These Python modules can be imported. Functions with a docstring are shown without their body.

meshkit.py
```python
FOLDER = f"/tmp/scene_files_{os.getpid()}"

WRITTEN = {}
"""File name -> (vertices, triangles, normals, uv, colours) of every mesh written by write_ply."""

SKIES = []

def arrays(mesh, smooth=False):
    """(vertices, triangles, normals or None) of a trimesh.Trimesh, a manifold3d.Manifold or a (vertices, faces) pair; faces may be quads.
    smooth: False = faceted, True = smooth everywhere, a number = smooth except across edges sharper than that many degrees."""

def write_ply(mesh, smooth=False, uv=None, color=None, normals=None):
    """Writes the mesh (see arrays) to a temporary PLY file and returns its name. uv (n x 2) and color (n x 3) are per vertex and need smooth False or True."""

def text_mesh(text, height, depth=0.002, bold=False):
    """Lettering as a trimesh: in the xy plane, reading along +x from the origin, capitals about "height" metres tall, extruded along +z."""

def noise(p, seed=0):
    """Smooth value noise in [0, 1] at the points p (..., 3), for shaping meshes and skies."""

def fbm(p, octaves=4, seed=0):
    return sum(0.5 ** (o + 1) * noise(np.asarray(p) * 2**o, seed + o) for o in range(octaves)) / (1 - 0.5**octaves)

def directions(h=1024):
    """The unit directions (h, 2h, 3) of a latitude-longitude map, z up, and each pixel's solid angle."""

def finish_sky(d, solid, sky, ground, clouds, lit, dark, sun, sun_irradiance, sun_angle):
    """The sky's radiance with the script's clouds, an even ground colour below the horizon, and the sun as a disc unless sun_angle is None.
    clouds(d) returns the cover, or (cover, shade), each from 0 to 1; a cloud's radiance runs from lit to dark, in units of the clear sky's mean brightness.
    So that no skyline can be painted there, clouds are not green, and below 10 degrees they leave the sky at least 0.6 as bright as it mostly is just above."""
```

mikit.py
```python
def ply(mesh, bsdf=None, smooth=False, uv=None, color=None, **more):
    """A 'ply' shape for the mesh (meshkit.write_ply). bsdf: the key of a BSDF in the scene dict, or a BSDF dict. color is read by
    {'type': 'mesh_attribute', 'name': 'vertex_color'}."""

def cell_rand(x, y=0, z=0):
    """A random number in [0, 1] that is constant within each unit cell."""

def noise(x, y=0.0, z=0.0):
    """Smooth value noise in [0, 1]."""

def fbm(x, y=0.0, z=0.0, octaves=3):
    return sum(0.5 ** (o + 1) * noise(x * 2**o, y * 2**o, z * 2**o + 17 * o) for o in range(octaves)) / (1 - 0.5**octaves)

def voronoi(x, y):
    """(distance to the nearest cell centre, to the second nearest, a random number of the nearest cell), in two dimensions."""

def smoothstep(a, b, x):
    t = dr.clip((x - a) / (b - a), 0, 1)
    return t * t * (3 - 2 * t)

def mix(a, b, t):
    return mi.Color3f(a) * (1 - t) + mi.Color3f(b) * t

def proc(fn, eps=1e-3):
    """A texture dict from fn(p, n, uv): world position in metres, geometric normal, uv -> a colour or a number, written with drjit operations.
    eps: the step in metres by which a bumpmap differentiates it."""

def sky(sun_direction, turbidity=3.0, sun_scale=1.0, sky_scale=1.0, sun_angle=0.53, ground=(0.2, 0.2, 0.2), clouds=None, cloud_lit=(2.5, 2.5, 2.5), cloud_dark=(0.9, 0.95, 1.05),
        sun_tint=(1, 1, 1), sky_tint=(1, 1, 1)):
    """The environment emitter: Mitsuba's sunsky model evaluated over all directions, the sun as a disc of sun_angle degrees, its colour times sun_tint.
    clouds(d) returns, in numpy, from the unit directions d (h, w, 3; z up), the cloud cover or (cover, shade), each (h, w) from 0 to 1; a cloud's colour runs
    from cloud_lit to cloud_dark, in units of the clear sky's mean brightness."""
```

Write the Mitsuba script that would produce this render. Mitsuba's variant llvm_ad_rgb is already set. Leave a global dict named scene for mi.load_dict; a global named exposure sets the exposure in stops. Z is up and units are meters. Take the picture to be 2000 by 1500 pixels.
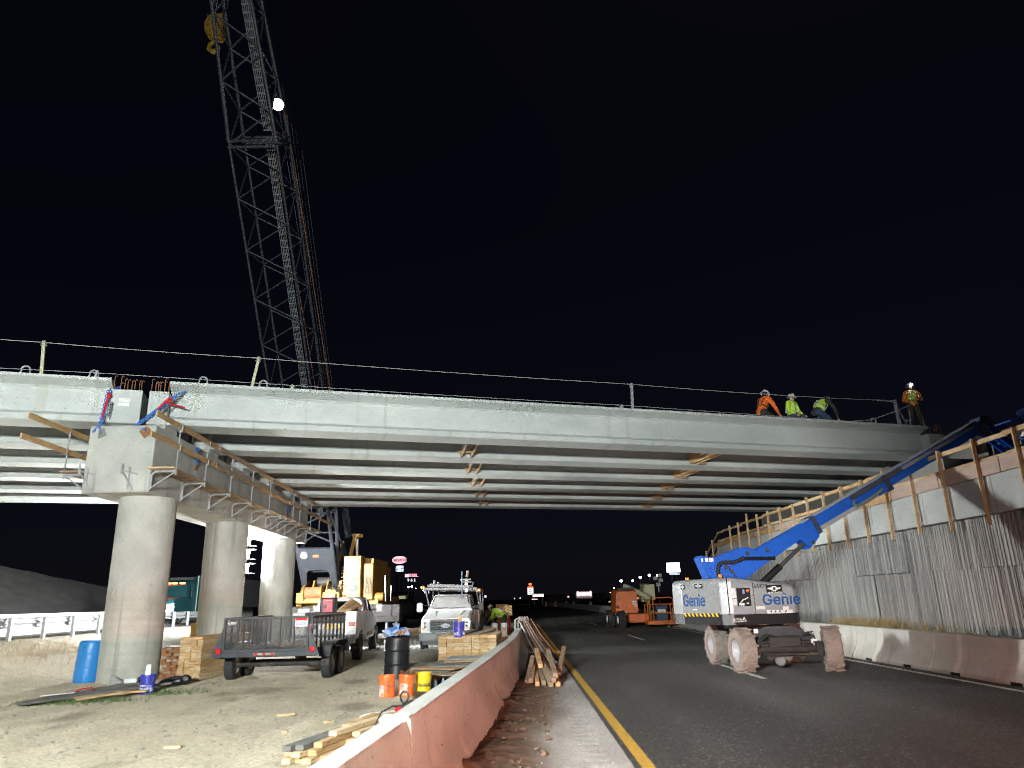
import math, random
import numpy as np, trimesh, shapely, manifold3d as m3
import drjit as dr, mitsuba as mi
import mikit, meshkit
from mikit import fbm, noise, voronoi, smoothstep, mix, cell_rand

T4 = mi.ScalarTransform4f
scene, labels = {}, {}
R = random.Random(7)

# ---------------------------------------------------------------- camera, sky, exposure
EYE, PITCH, ROLL = (0.0, 0.0, 1.65), math.radians(16.75), math.radians(1.55)
fwd = np.array([0, math.cos(PITCH), math.sin(PITCH)])
up0 = np.cross([1.0, 0, 0], fwd)
up = math.cos(ROLL) * up0 + math.sin(ROLL) * np.array([1.0, 0, 0])
scene['camera'] = {'type': 'perspective', 'fov': math.degrees(2 * math.atan(1000 / 1400)), 'fov_axis': 'x', 'near_clip': 0.05, 'far_clip': 3000.0,
                   'to_world': T4().look_at(origin=list(EYE), target=list(np.array(EYE) + fwd), up=list(up))}
SKY = mikit.sky((0.2, 0.3, 0.93), turbidity=3, sun_scale=0.0, sky_scale=0.034, sky_tint=(1.0, 0.72, 0.85), ground=(0.02, 0.02, 0.02))
SKY['sampling_weight'] = 0.6
scene['sky'] = SKY
exposure = 0.0

# lamp strengths (radiance of the lit faces)
KEY, TOWER_L, TAIL = 33500.0, 4300.0, (9000.0, 3700.0, 2700.0)

# ---------------------------------------------------------------- materials
def rgb(c): return {'type': 'rgb', 'value': [float(x) for x in c]}
def pr(color, rough=0.5, metal=0.0, spec=0.5, coat=0.0, **k):
    return {'type': 'twosided', 'bsdf': {'type': 'principled', 'base_color': color if isinstance(color, dict) else rgb(color), 'roughness': rough if isinstance(rough, dict) else float(rough),
            'metallic': float(metal), 'specular': float(spec), 'clearcoat': float(coat), **k}}
def bump(inner, fn, scale, eps=2e-3):
    return {'type': 'bumpmap', 'arbitrary': mikit.proc(fn, eps=eps), 'scale': float(scale), 'bsdf': inner['bsdf'] if inner['type'] == 'twosided' else inner}
def mat(name, b): scene['m_' + name] = b
def S(c, k): return [x * k for x in c]

def f_girder(p, n, uv):
    s = p.x * 0.951 + p.y * 0.309
    a = fbm(s * 0.35, p.z * 0.8, p.y * 0.35, octaves=4)
    st = fbm(s * 6.0, p.z * 0.35, p.y * 0.4, octaves=3)
    pit = voronoi(s * 5.0, p.z * 5.0 + p.y * 5)
    dark = smoothstep(0.10, 0.03, pit[0]) * smoothstep(0.72, 0.9, pit[2])
    c = mix((0.42, 0.445, 0.43), (0.54, 0.565, 0.545), smoothstep(0.25, 0.75, a))
    c = mix(c, (0.40, 0.385, 0.31), smoothstep(0.62, 0.80, st) * 0.45)
    c = c * (0.93 + 0.14 * noise(s * 30, p.y * 30, p.z * 30))
    return c * (1 - 0.5 * dark)
mat('girder', pr(mikit.proc(f_girder), 0.72, spec=0.35))

def f_pier(p, n, uv):
    a = fbm(p.x * 1.3, p.y * 1.3, p.z * 1.1, octaves=4)
    st = fbm(p.x * 7, p.y * 3.5, p.z * 0.25, octaves=3)
    bands = fbm(p.z * 9.0, p.x * 0.7, p.y * 0.7, octaves=2)
    low = smoothstep(2.5, 1.9, p.z + 0.06 * a)
    c = mix((0.355, 0.36, 0.335), (0.475, 0.48, 0.44), smoothstep(0.2, 0.8, a))
    c = mix(c, mix((0.30, 0.28, 0.23), (0.43, 0.40, 0.33), smoothstep(0.25, 0.75, a * 0.6 + bands * 0.4)), low * 0.5)
    c = c * (1 - 0.28 * smoothstep(0.60, 0.78, st))
    pit = voronoi((p.x + p.y) * 6.0, p.z * 6.0)
    return c * (1 - 0.5 * smoothstep(0.09, 0.03, pit[0]) * smoothstep(0.7, 0.85, pit[2])) * (0.94 + 0.12 * noise(p.x * 25, p.y * 25, p.z * 25))
mat('pier', pr(mikit.proc(f_pier), 0.8, spec=0.3))

def f_panel(p, n, uv):
    a = fbm(p.y * 0.5, p.z * 0.5, 3.0, octaves=4)
    v = fbm(p.y * 14.0, p.z * 0.8, 1.0, octaves=3)
    g = noise(p.y * 60, p.z * 60, p.x * 60)
    c = mix((0.22, 0.228, 0.225), (0.37, 0.375, 0.36), smoothstep(0.25, 0.75, v * 0.6 + a * 0.4))
    return c * (0.8 + 0.4 * g)
mat('panel', pr(mikit.proc(f_panel), 0.85, spec=0.3))

def f_coping(p, n, uv):
    a = fbm(p.y * 0.9, p.z * 0.9, p.x, octaves=4)
    pit = voronoi(p.y * 4.0, p.z * 4.0)
    c = mix((0.38, 0.40, 0.395), (0.48, 0.50, 0.49), smoothstep(0.25, 0.75, a))
    return c * (1 - 0.55 * smoothstep(0.12, 0.03, pit[0]) * smoothstep(0.62, 0.8, pit[2])) * (0.94 + 0.12 * noise(p.y * 22, p.z * 22, p.x * 22))
mat('coping', pr(mikit.proc(f_coping), 0.75, spec=0.3))

def f_barrier(p, n, uv):
    a = fbm(p.x * 1.2, p.y * 0.9, p.z * 1.6, octaves=4)
    st = fbm(p.y * 8.0, p.z * 0.7, p.x * 0.7, octaves=3)
    pit = voronoi(p.y * 5.0, p.z * 5.0 + p.x * 2)
    sc = smoothstep(0.76, 0.80, noise(p.y * 3.1, p.z * 0.45 + 7, 3.0)) * smoothstep(0.45, 0.6, noise(p.y * 1.1, p.z * 2.0, 9.0))
    c = mix((0.33, 0.325, 0.30), (0.47, 0.46, 0.43), smoothstep(0.2, 0.8, a))
    c = mix(c, (0.25, 0.23, 0.20), smoothstep(0.58, 0.8, st) * 0.35)
    c = mix(c, (0.56, 0.53, 0.48), sc * 0.6)
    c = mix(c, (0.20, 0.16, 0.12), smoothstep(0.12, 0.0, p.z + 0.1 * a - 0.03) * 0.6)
    return c * (1 - 0.6 * smoothstep(0.10, 0.03, pit[0]) * smoothstep(0.72, 0.85, pit[2])) * (0.93 + 0.14 * noise(p.x * 40, p.y * 40, p.z * 40))
mat('barrier', pr(mikit.proc(f_barrier), 0.8, spec=0.3))
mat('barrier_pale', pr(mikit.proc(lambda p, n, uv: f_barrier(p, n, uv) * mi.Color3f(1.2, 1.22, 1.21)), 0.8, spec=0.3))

def f_asphalt(p, n, uv):
    big = fbm(p.x * 0.35, p.y * 0.12, 1.0, octaves=3)
    ag = voronoi(p.x * 55.0, p.y * 55.0)
    sp = cell_rand(p.x * 70, p.y * 70, 3.0)
    c = mix((0.060, 0.058, 0.056), (0.112, 0.107, 0.101), smoothstep(0.25, 0.75, big))
    c = c * (0.65 + 0.8 * ag[2])
    c = mix(c, (0.30, 0.28, 0.25), smoothstep(0.965, 0.985, ag[2]) * 0.8)
    wheel = smoothstep(0.55, 0.0, dr.abs(dr.abs(p.x - 3.1) - 0.9)) + smoothstep(0.55, 0.0, dr.abs(dr.abs(p.x - 6.6) - 0.9))
    return c * (1 + 0.16 * wheel)
def b_asphalt(p, n, uv): return voronoi(p.x * 55.0, p.y * 55.0)[0] + 0.6 * noise(p.x * 90, p.y * 90)
mat('asphalt', bump(pr(mikit.proc(f_asphalt), 0.62, spec=0.4), b_asphalt, 0.006, 3e-3))

def f_shoulder(p, n, uv):
    a = fbm(p.x * 1.6, p.y * 0.5, 2.0, octaves=4)
    ag = voronoi(p.x * 48.0, p.y * 48.0)
    dirt = smoothstep(0.55, -0.25, p.x - 0.045 * p.y + 0.55 * (a - 0.5) + 0.2)
    c = mix((0.27, 0.258, 0.242), (0.41, 0.395, 0.37), smoothstep(0.25, 0.75, a)) * (0.8 + 0.4 * ag[2])
    c = mix(c, (0.36, 0.33, 0.29), smoothstep(0.96, 0.98, ag[2]) * 0.7)
    soil = mix((0.070, 0.046, 0.032), (0.17, 0.115, 0.08), fbm(p.x * 9, p.y * 14, 1.0, octaves=4))
    return mix(c, soil, dirt)
mat('shoulder', bump(pr(mikit.proc(f_shoulder), 0.75, spec=0.3), lambda p, n, uv: fbm(p.x * 26, p.y * 40, octaves=3), 0.012, 3e-3))

def f_paint_y(p, n, uv):
    w = smoothstep(0.42, 0.62, fbm(p.x * 30, p.y * 22, octaves=3))
    return mix((0.62, 0.36, 0.055), (0.42, 0.27, 0.08), w * 0.55)
mat('line_yellow', pr(mikit.proc(f_paint_y), 0.6))
mat('line_white', pr(mikit.proc(lambda p, n, uv: mix((0.62, 0.60, 0.57), (0.33, 0.31, 0.29), smoothstep(0.5, 0.66, fbm(p.x * 20, p.y * 9, octaves=3)) * 0.6)), 0.6))

def f_dirt(p, n, uv):
    a = fbm(p.x * 0.28, p.y * 0.28, 1.0, octaves=4)
    b = fbm(p.x * 2.2, p.y * 1.1, 5.0, octaves=4)
    g = voronoi(p.x * 26.0, p.y * 26.0)
    c = mix((0.42, 0.355, 0.26), (0.56, 0.485, 0.365), smoothstep(0.2, 0.8, a * 0.5 + b * 0.5))
    near = smoothstep(19.0, 25.0, p.y + 2.0 * b)
    c = mix(c, mix((0.15, 0.14, 0.125), (0.27, 0.255, 0.23), b), near * 0.75)
    gy = smoothstep(26.5, 28.5, p.y + 2.4 * b) * smoothstep(36.5, 33.0, p.y) * smoothstep(-8.0, -6.4, p.x) * smoothstep(-0.6, -1.6, p.x)
    c = mix(c, mix((0.30, 0.30, 0.29), (0.62, 0.61, 0.58), g[2]), gy * 0.85)
    c = mix(c, (0.14, 0.115, 0.085), smoothstep(0.60, 0.78, fbm(p.x * 1.1 + 9, p.y * 0.7, 3.0, octaves=4)) * 0.55)
    c = mix(c, (0.13, 0.145, 0.06), smoothstep(0.66, 0.78, fbm(p.x * 2.0 + 4, p.y * 1.4, 8.0, octaves=3)) * smoothstep(-6.4, -7.6, p.x) * smoothstep(19.5, 15.5, p.y) * 0.45)
    return c * (0.80 + 0.36 * g[2])
def b_dirt(p, n, uv): return fbm(p.x * 5, p.y * 5, octaves=4) + 0.35 * voronoi(p.x * 26.0, p.y * 26.0)[0]
mat('dirt', bump(pr(mikit.proc(f_dirt), 0.95, spec=0.15), b_dirt, 0.022, 4e-3))
mat('hill', pr(mikit.proc(lambda p, n, uv: mix((0.22, 0.22, 0.22), (0.42, 0.41, 0.40), fbm(p.x * 0.8, p.y * 0.8, p.z * 2, octaves=5))), 0.95, spec=0.1))
mat('far_ground', pr((0.03, 0.03, 0.03), 0.9, spec=0.1))

def wood(c0, c1, knots=True):
    def f(p, n, uv):
        gx = fbm(p.x * 7 + p.z * 31, p.y * 7 + p.z * 23, p.z * 40, octaves=3)
        a = fbm(p.x * 1.7, p.y * 1.7, p.z * 6.0, octaves=2)
        k = smoothstep(0.10, 0.05, voronoi((p.x + p.y) * 2.6, p.z * 9.0)[0]) if knots else 0.0
        return mix(mix(c0, c1, smoothstep(0.25, 0.75, gx * 0.6 + a * 0.4)), S(c0, 0.45), k * 0.7)
    return f
mat('lumber', pr(mikit.proc(wood((0.40, 0.235, 0.105), (0.60, 0.40, 0.21))), 0.7, spec=0.25))
mat('lumber_pale', pr(mikit.proc(wood((0.46, 0.32, 0.17), (0.66, 0.50, 0.31))), 0.7, spec=0.25))
mat('lumber_old', pr(mikit.proc(wood((0.23, 0.165, 0.105), (0.38, 0.29, 0.20))), 0.8, spec=0.2))
mat('plywood', pr(mikit.proc(wood((0.33, 0.20, 0.10), (0.52, 0.34, 0.18), False)), 0.75, spec=0.2))
mat('form_pink', pr(mikit.proc(wood((0.40, 0.29, 0.24), (0.52, 0.40, 0.34), False)), 0.7, spec=0.25))
mat('form_grey', pr(mikit.proc(wood((0.20, 0.195, 0.18), (0.31, 0.30, 0.28), False)), 0.75, spec=0.2))
mat('weathered', pr(mikit.proc(wood((0.10, 0.095, 0.085), (0.19, 0.18, 0.165), False)), 0.85, spec=0.15))

def worn(c, d=(0.16, 0.13, 0.10), amt=0.35, rough=0.4, coat=0.0, sc=2.0):
    def f(p, n, uv):
        a = fbm(p.x * sc, p.y * sc, p.z * sc * 1.3, octaves=4)
        return mix(c, d, smoothstep(0.52, 0.82, a) * amt) * (0.95 + 0.1 * noise(p.x * 9, p.y * 9, p.z * 9))
    return pr(mikit.proc(f), rough, coat=coat)
mat('blue_paint', worn((0.008, 0.098, 0.50), (0.012, 0.06, 0.25), 0.5, 0.45, 0.1))
mat('grey_paint', worn((0.255, 0.275, 0.285), (0.19, 0.19, 0.18), 0.4, 0.33, 0.4))
mat('orange_paint', worn((0.72, 0.155, 0.022), (0.35, 0.10, 0.03), 0.4, 0.45, 0.2))
mat('crane_yellow', worn((0.30, 0.165, 0.025), (0.20, 0.12, 0.05), 0.65, 0.5, 0.0, 2.5))
mat('crane_steel', worn((0.032, 0.036, 0.045), (0.03, 0.03, 0.033), 0.6, 0.5, 0.0, 1.5))
mat('white_paint', worn((0.70, 0.72, 0.72), (0.42, 0.38, 0.33), 0.4, 0.28, 0.6, 1.6))
mat('black_steel', worn((0.042, 0.045, 0.052), (0.10, 0.09, 0.075), 0.5, 0.5, 0.0, 3.0))
mat('grime_steel', worn((0.03, 0.028, 0.027), (0.13, 0.10, 0.08), 0.6, 0.6, 0.0, 5.0))
mat('galvanised', worn((0.30, 0.315, 0.33), (0.26, 0.27, 0.28), 0.6, 0.42, 0.0, 4.0))
mat('rust', worn((0.27, 0.115, 0.05), (0.13, 0.06, 0.035), 0.6, 0.8, 0.0, 9.0))
mat('tyre', worn((0.035, 0.035, 0.036), (0.16, 0.145, 0.125), 0.6, 0.85, 0.0, 4.0))
mat('tyre_dusty', worn((0.27, 0.22, 0.19), (0.17, 0.135, 0.115), 0.7, 0.9, 0.0, 6.0))
mat('soil', bump(pr(mikit.proc(lambda p, n, uv: mix((0.085, 0.055, 0.038), (0.20, 0.14, 0.10), fbm(p.x * 9, p.y * 9, p.z * 20, octaves=4))), 0.95, spec=0.1), lambda p, n, uv: fbm(p.x * 22, p.y * 22, octaves=3), 0.03, 3e-3))
for nm, c, r_ in (('cream', (0.52, 0.50, 0.30), 0.45), ('black', (0.012, 0.012, 0.014), 0.4), ('charcoal', (0.05, 0.053, 0.058), 0.5), ('rubber', (0.02, 0.02, 0.02), 0.7), ('navy', (0.03, 0.045, 0.09), 0.5),
                  ('white', (0.78, 0.78, 0.76), 0.4), ('white_flat', (0.72, 0.72, 0.70), 0.8), ('steel', (0.20, 0.21, 0.22), 0.4), ('rim', (0.47, 0.45, 0.48), 0.4), ('tan_rim', (0.42, 0.38, 0.30), 0.5),
                  ('bucket_orange', (0.80, 0.16, 0.035), 0.35), ('bucket_yellow', (0.85, 0.60, 0.02), 0.35), ('bucket_blue', (0.045, 0.05, 0.36), 0.35), ('drum_blue', (0.025, 0.20, 0.52), 0.38),
                  ('bright_blue', (0.05, 0.16, 0.52), 0.5), ('pale_blue', (0.23, 0.36, 0.55), 0.6), ('red', (0.55, 0.02, 0.025), 0.35), ('crimson', (0.48, 0.012, 0.05), 0.35), ('sign_yellow', (0.80, 0.50, 0.02), 0.4),
                  ('hivis', (0.52, 0.78, 0.06), 0.8), ('hivis_orange', (0.85, 0.155, 0.02), 0.8), ('hivis_orange2', (0.75, 0.25, 0.06), 0.8), ('denim', (0.045, 0.07, 0.12), 0.9), ('dark_cloth', (0.035, 0.035, 0.03), 0.9),
                  ('olive', (0.055, 0.055, 0.035), 0.9), ('skin', (0.42, 0.25, 0.17), 0.55), ('hair', (0.03, 0.02, 0.015), 0.7), ('hat', (0.75, 0.75, 0.74), 0.35), ('reflect', (0.72, 0.73, 0.72), 0.45),
                  ('logo_blue', (0.01, 0.075, 0.26), 0.4), ('logo_grey', (0.50, 0.52, 0.53), 0.4), ('teal', (0.008, 0.04, 0.045), 0.35), ('dull_steel', (0.16, 0.175, 0.18), 0.6), ('straw', (0.42, 0.31, 0.15), 0.9), ('weed', (0.075, 0.13, 0.035), 0.8), ('pebble', (0.27, 0.25, 0.22), 0.9),
                  ('pale_stone', (0.50, 0.49, 0.46), 0.9), ('yucca', (0.015, 0.09, 0.045), 0.6), ('amber', (0.85, 0.30, 0.01), 0.3), ('tail_red', (0.62, 0.01, 0.02), 0.25), ('rope', (0.42, 0.42, 0.40), 0.7), ('bag', (0.012, 0.013, 0.015), 0.35),
                  ('post_wood', (0.52, 0.50, 0.34), 0.7), ('sheet', (0.62, 0.63, 0.62), 0.6), ('cab_dark', (0.012, 0.016, 0.018), 0.3), ('netting', (0.16, 0.20, 0.19), 0.7), ('green', (0.03, 0.12, 0.06), 0.6), ('abutment', (0.30, 0.29, 0.27), 0.85)):
    mat(nm, pr(c, r_))
mat('chrome', {'type': 'twosided', 'bsdf': {'type': 'roughconductor', 'material': 'Cr', 'alpha': 0.12}})
mat('lamp_glass', pr((0.75, 0.78, 0.80), 0.08, spec=0.8, coat=1.0))
mat('car_glass', pr((0.016, 0.028, 0.026), 0.06, spec=0.7, coat=1.0))
mat('window', {'type': 'thindielectric', 'int_ior': 1.5})

# ---------------------------------------------------------------- mesh helpers: every shape is a (vertices, triangles) pair
def V(*a): return np.array(a, float)
def nrm(v): v = np.asarray(v, float); return v / np.linalg.norm(v)
def join(*ms):
    ms = [m for m in (ms[0] if len(ms) == 1 and isinstance(ms[0], list) else ms) if m is not None]
    vs, fs, k = [], [], 0
    for v, f in ms:
        vs.append(v); fs.append(f + k); k += len(v)
    return np.vstack(vs), np.vstack(fs)
def tm(t): return np.array(t.vertices, float), np.array(t.faces, int)
def xf(m, M): return m[0] @ M[:3, :3].T + M[:3, 3], (m[1] if np.linalg.det(M[:3, :3]) > 0 else m[1][:, ::-1])
def mv(m, x=0, y=0, z=0): return m[0] + V(x, y, z), m[1]
def FR(o, x, y):
    x = nrm(x); z = nrm(np.cross(x, y)); y = np.cross(z, x)
    M = np.eye(4); M[:3, 0], M[:3, 1], M[:3, 2], M[:3, 3] = x, y, z, o
    return M
def RZ(a, o=(0, 0, 0)):
    M = np.eye(4); c, s = math.cos(a), math.sin(a); M[:2, :2] = [[c, -s], [s, c]]; M[:3, 3] = o
    return M
_hc = {}
def cbox(sx, sy, sz, b=0.0, c=(0, 0, 0)):
    """a box centred on c, its edges chamfered by b"""
    h = V(sx, sy, sz) / 2
    if b <= 0:
        v = np.array([[x, y, z] for x in (-1, 1) for y in (-1, 1) for z in (-1, 1)], float) * h
        f = np.array([[0, 1, 3], [0, 3, 2], [4, 6, 7], [4, 7, 5], [0, 4, 5], [0, 5, 1], [2, 3, 7], [2, 7, 6], [0, 2, 6], [0, 6, 4], [1, 5, 7], [1, 7, 3]])
        return v + V(*c), f
    if 'f' not in _hc:
        q = np.array([[sg[k] * (1.0 if k == ax else 0.8) for k in range(3)] for sg in [(x, y, z) for x in (-1, 1) for y in (-1, 1) for z in (-1, 1)] for ax in range(3)], float)
        _hc['s'], _hc['k'], _hc['f'] = np.sign(q), np.isclose(np.abs(q), 1.0), _hull(q)
    b = min(b, 0.45 * min(sx, sy, sz))
    return np.where(_hc['k'], _hc['s'] * h, _hc['s'] * (h - b)) + V(*c), _hc['f']
def _hull(q):
    from scipy.spatial import ConvexHull
    H = ConvexHull(q); f = H.simplices.copy()
    for i, t in enumerate(f):
        n = np.cross(q[t[1]] - q[t[0]], q[t[2]] - q[t[0]])
        if n @ q[t].mean(0) < 0: f[i] = t[::-1]
    return f
def hull(q):
    q = np.asarray(q, float); c = q.mean(0)
    return q, _hull(q - c)
def beam(p0, p1, w, h, b=0.0, upv=(0, 0, 1), ext=0.0):
    """a bar from p0 to p1; w across, h along upv"""
    p0, p1 = V(*p0), V(*p1); d = p1 - p0; L = np.linalg.norm(d); d /= L
    u = np.asarray(upv, float)
    if abs(d @ nrm(u)) > 0.97: u = V(1, 0, 0) if abs(d[0]) < 0.8 else V(0, 1, 0)
    x = nrm(np.cross(d, u)); z = np.cross(x, d)
    M = np.eye(4); M[:3, 0], M[:3, 1], M[:3, 2], M[:3, 3] = x, d, z, (p0 + p1) / 2
    return xf(cbox(w, L + 2 * ext, h, b), M)
def tube(path, r, n=8, cap=True):
    P = np.asarray(path, float); m = len(P); r = np.broadcast_to(np.asarray(r, float), m)
    t = np.gradient(P, axis=0); t /= np.linalg.norm(t, axis=1, keepdims=True) + 1e-12
    u = V(0, 0, 1) if abs(t[0][2]) < 0.9 else V(1, 0, 0)
    vs = []; a = np.arange(n) * 2 * math.pi / n
    x = nrm(np.cross(t[0], u))
    for i in range(m):
        x = nrm(x - t[i] * (x @ t[i])); y = np.cross(t[i], x)
        vs.append(P[i] + r[i] * (np.cos(a)[:, None] * x + np.sin(a)[:, None] * y))
    v = np.vstack(vs); f = []
    k = np.arange(n); k2 = (k + 1) % n
    for i in range(m - 1):
        A = i * n; B = A + n
        f += [np.stack([A + k, A + k2, B + k2], 1), np.stack([A + k, B + k2, B + k], 1)]
    if cap:
        v = np.vstack([v, P[:1], P[-1:]]); c0 = m * n
        f += [np.stack([k2, k, k * 0 + c0], 1), np.stack([(m - 1) * n + k, (m - 1) * n + k2, k * 0 + c0 + 1], 1)]
    return v, np.vstack(f)
def rod(p0, p1, r, n=8): return tube([p0, p1], r, n)
def lathe(prof, n=24, closed=False):
    """profile of (r, z) turned about z"""
    P = np.asarray(prof, float); a = np.arange(n) * 2 * math.pi / n; m = len(P)
    v = np.stack([P[:, None, 0] * np.cos(a), P[:, None, 0] * np.sin(a), np.repeat(P[:, 1:2], n, 1)], -1).reshape(-1, 3)
    k = np.arange(n); k2 = (k + 1) % n; f = []
    for i in range(m if closed else m - 1):
        A = i * n; B = ((i + 1) % m) * n
        f += [np.stack([A + k, A + k2, B + k2], 1), np.stack([A + k, B + k2, B + k], 1)]
    return v, np.vstack(f)
def prism(poly, h, z0=0.0, holes=None):
    """polygon in xy extruded along z"""
    pg = shapely.Polygon(poly, holes)
    t = trimesh.creation.extrude_polygon(shapely.geometry.polygon.orient(pg), h, engine='earcut')
    return mv(tm(t), 0, 0, z0)
YZ = np.array([[0, 0, 1, 0], [1, 0, 0, 0], [0, 1, 0, 0], [0, 0, 0, 1]], float)   # polygon (y, z) extruded along x
XZ = np.array([[1, 0, 0, 0], [0, 0, -1, 0], [0, 1, 0, 0], [0, 0, 0, 1]], float)  # polygon (x, z) extruded along -y
def side(poly, x0, x1): return xf(prism(poly, x1 - x0, x0), YZ)
def front(poly, y0, y1): return xf(prism(poly, y1 - y0, -y1), XZ)
def loft(rings, cap=True):
    m, n = len(rings), len(rings[0]); v = np.vstack([np.asarray(r, float) for r in rings]); f = []
    k = np.arange(n); k2 = (k + 1) % n
    for i in range(m - 1):
        A = i * n; B = A + n
        f += [np.stack([A + k, A + k2, B + k2], 1), np.stack([A + k, B + k2, B + k], 1)]
    if cap:
        v = np.vstack([v, np.mean(rings[0], 0)[None], np.mean(rings[-1], 0)[None]]); c0 = m * n
        f += [np.stack([k2, k, k * 0 + c0], 1), np.stack([(m - 1) * n + k, (m - 1) * n + k2, k * 0 + c0 + 1], 1)]
    return v, np.vstack(f)
def rring(y, x0, x1, z0, z1, r, seg=3, taper=0.0):
    """a rounded rectangle in the plane y; the top edge drawn in by taper"""
    pts = []
    for cx, cz, a0 in ((x1 - r, z0 + r, -90), (x1 - r, z1 - r, 0), (x0 + r, z1 - r, 90), (x0 + r, z0 + r, 180)):
        for i in range(seg + 1):
            a = math.radians(a0 + 90 * i / seg); z = cz + r * math.sin(a); x = cx + r * math.cos(a)
            k = (z - z0) / (z1 - z0); mx = (x0 + x1) / 2
            pts.append((mx + (x - mx) * (1 - taper * k), y, z))
    return pts
def quad(a, b, c, d, t=0.012):
    """a thin plate on four corners, thickened inwards (against its normal)"""
    q = np.array([a, b, c, d], float); n = nrm(np.cross(q[1] - q[0], q[2] - q[0])) * t
    v = np.vstack([q, q - n])
    f = [[0, 1, 2], [0, 2, 3], [4, 6, 5], [4, 7, 6]]
    for i in range(4):
        j = (i + 1) % 4; f += [[i, i + 4, j + 4], [i, j + 4, j]]
    return v, np.array(f)
def blob(r, sub=2, squash=(1, 1, 1)):
    t = trimesh.creation.icosphere(subdivisions=sub, radius=r); v, f = tm(t); return v * V(*squash), f
def text(s, h, o, x, y, depth=0.006, bold=False, centre=False):
    t = tm(meshkit.text_mesh(s, h, depth, bold))
    if centre: t = mv(t, -(t[0][:, 0].min() + t[0][:, 0].max()) / 2, -h / 2)
    return xf(t, FR(o, x, y))

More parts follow.
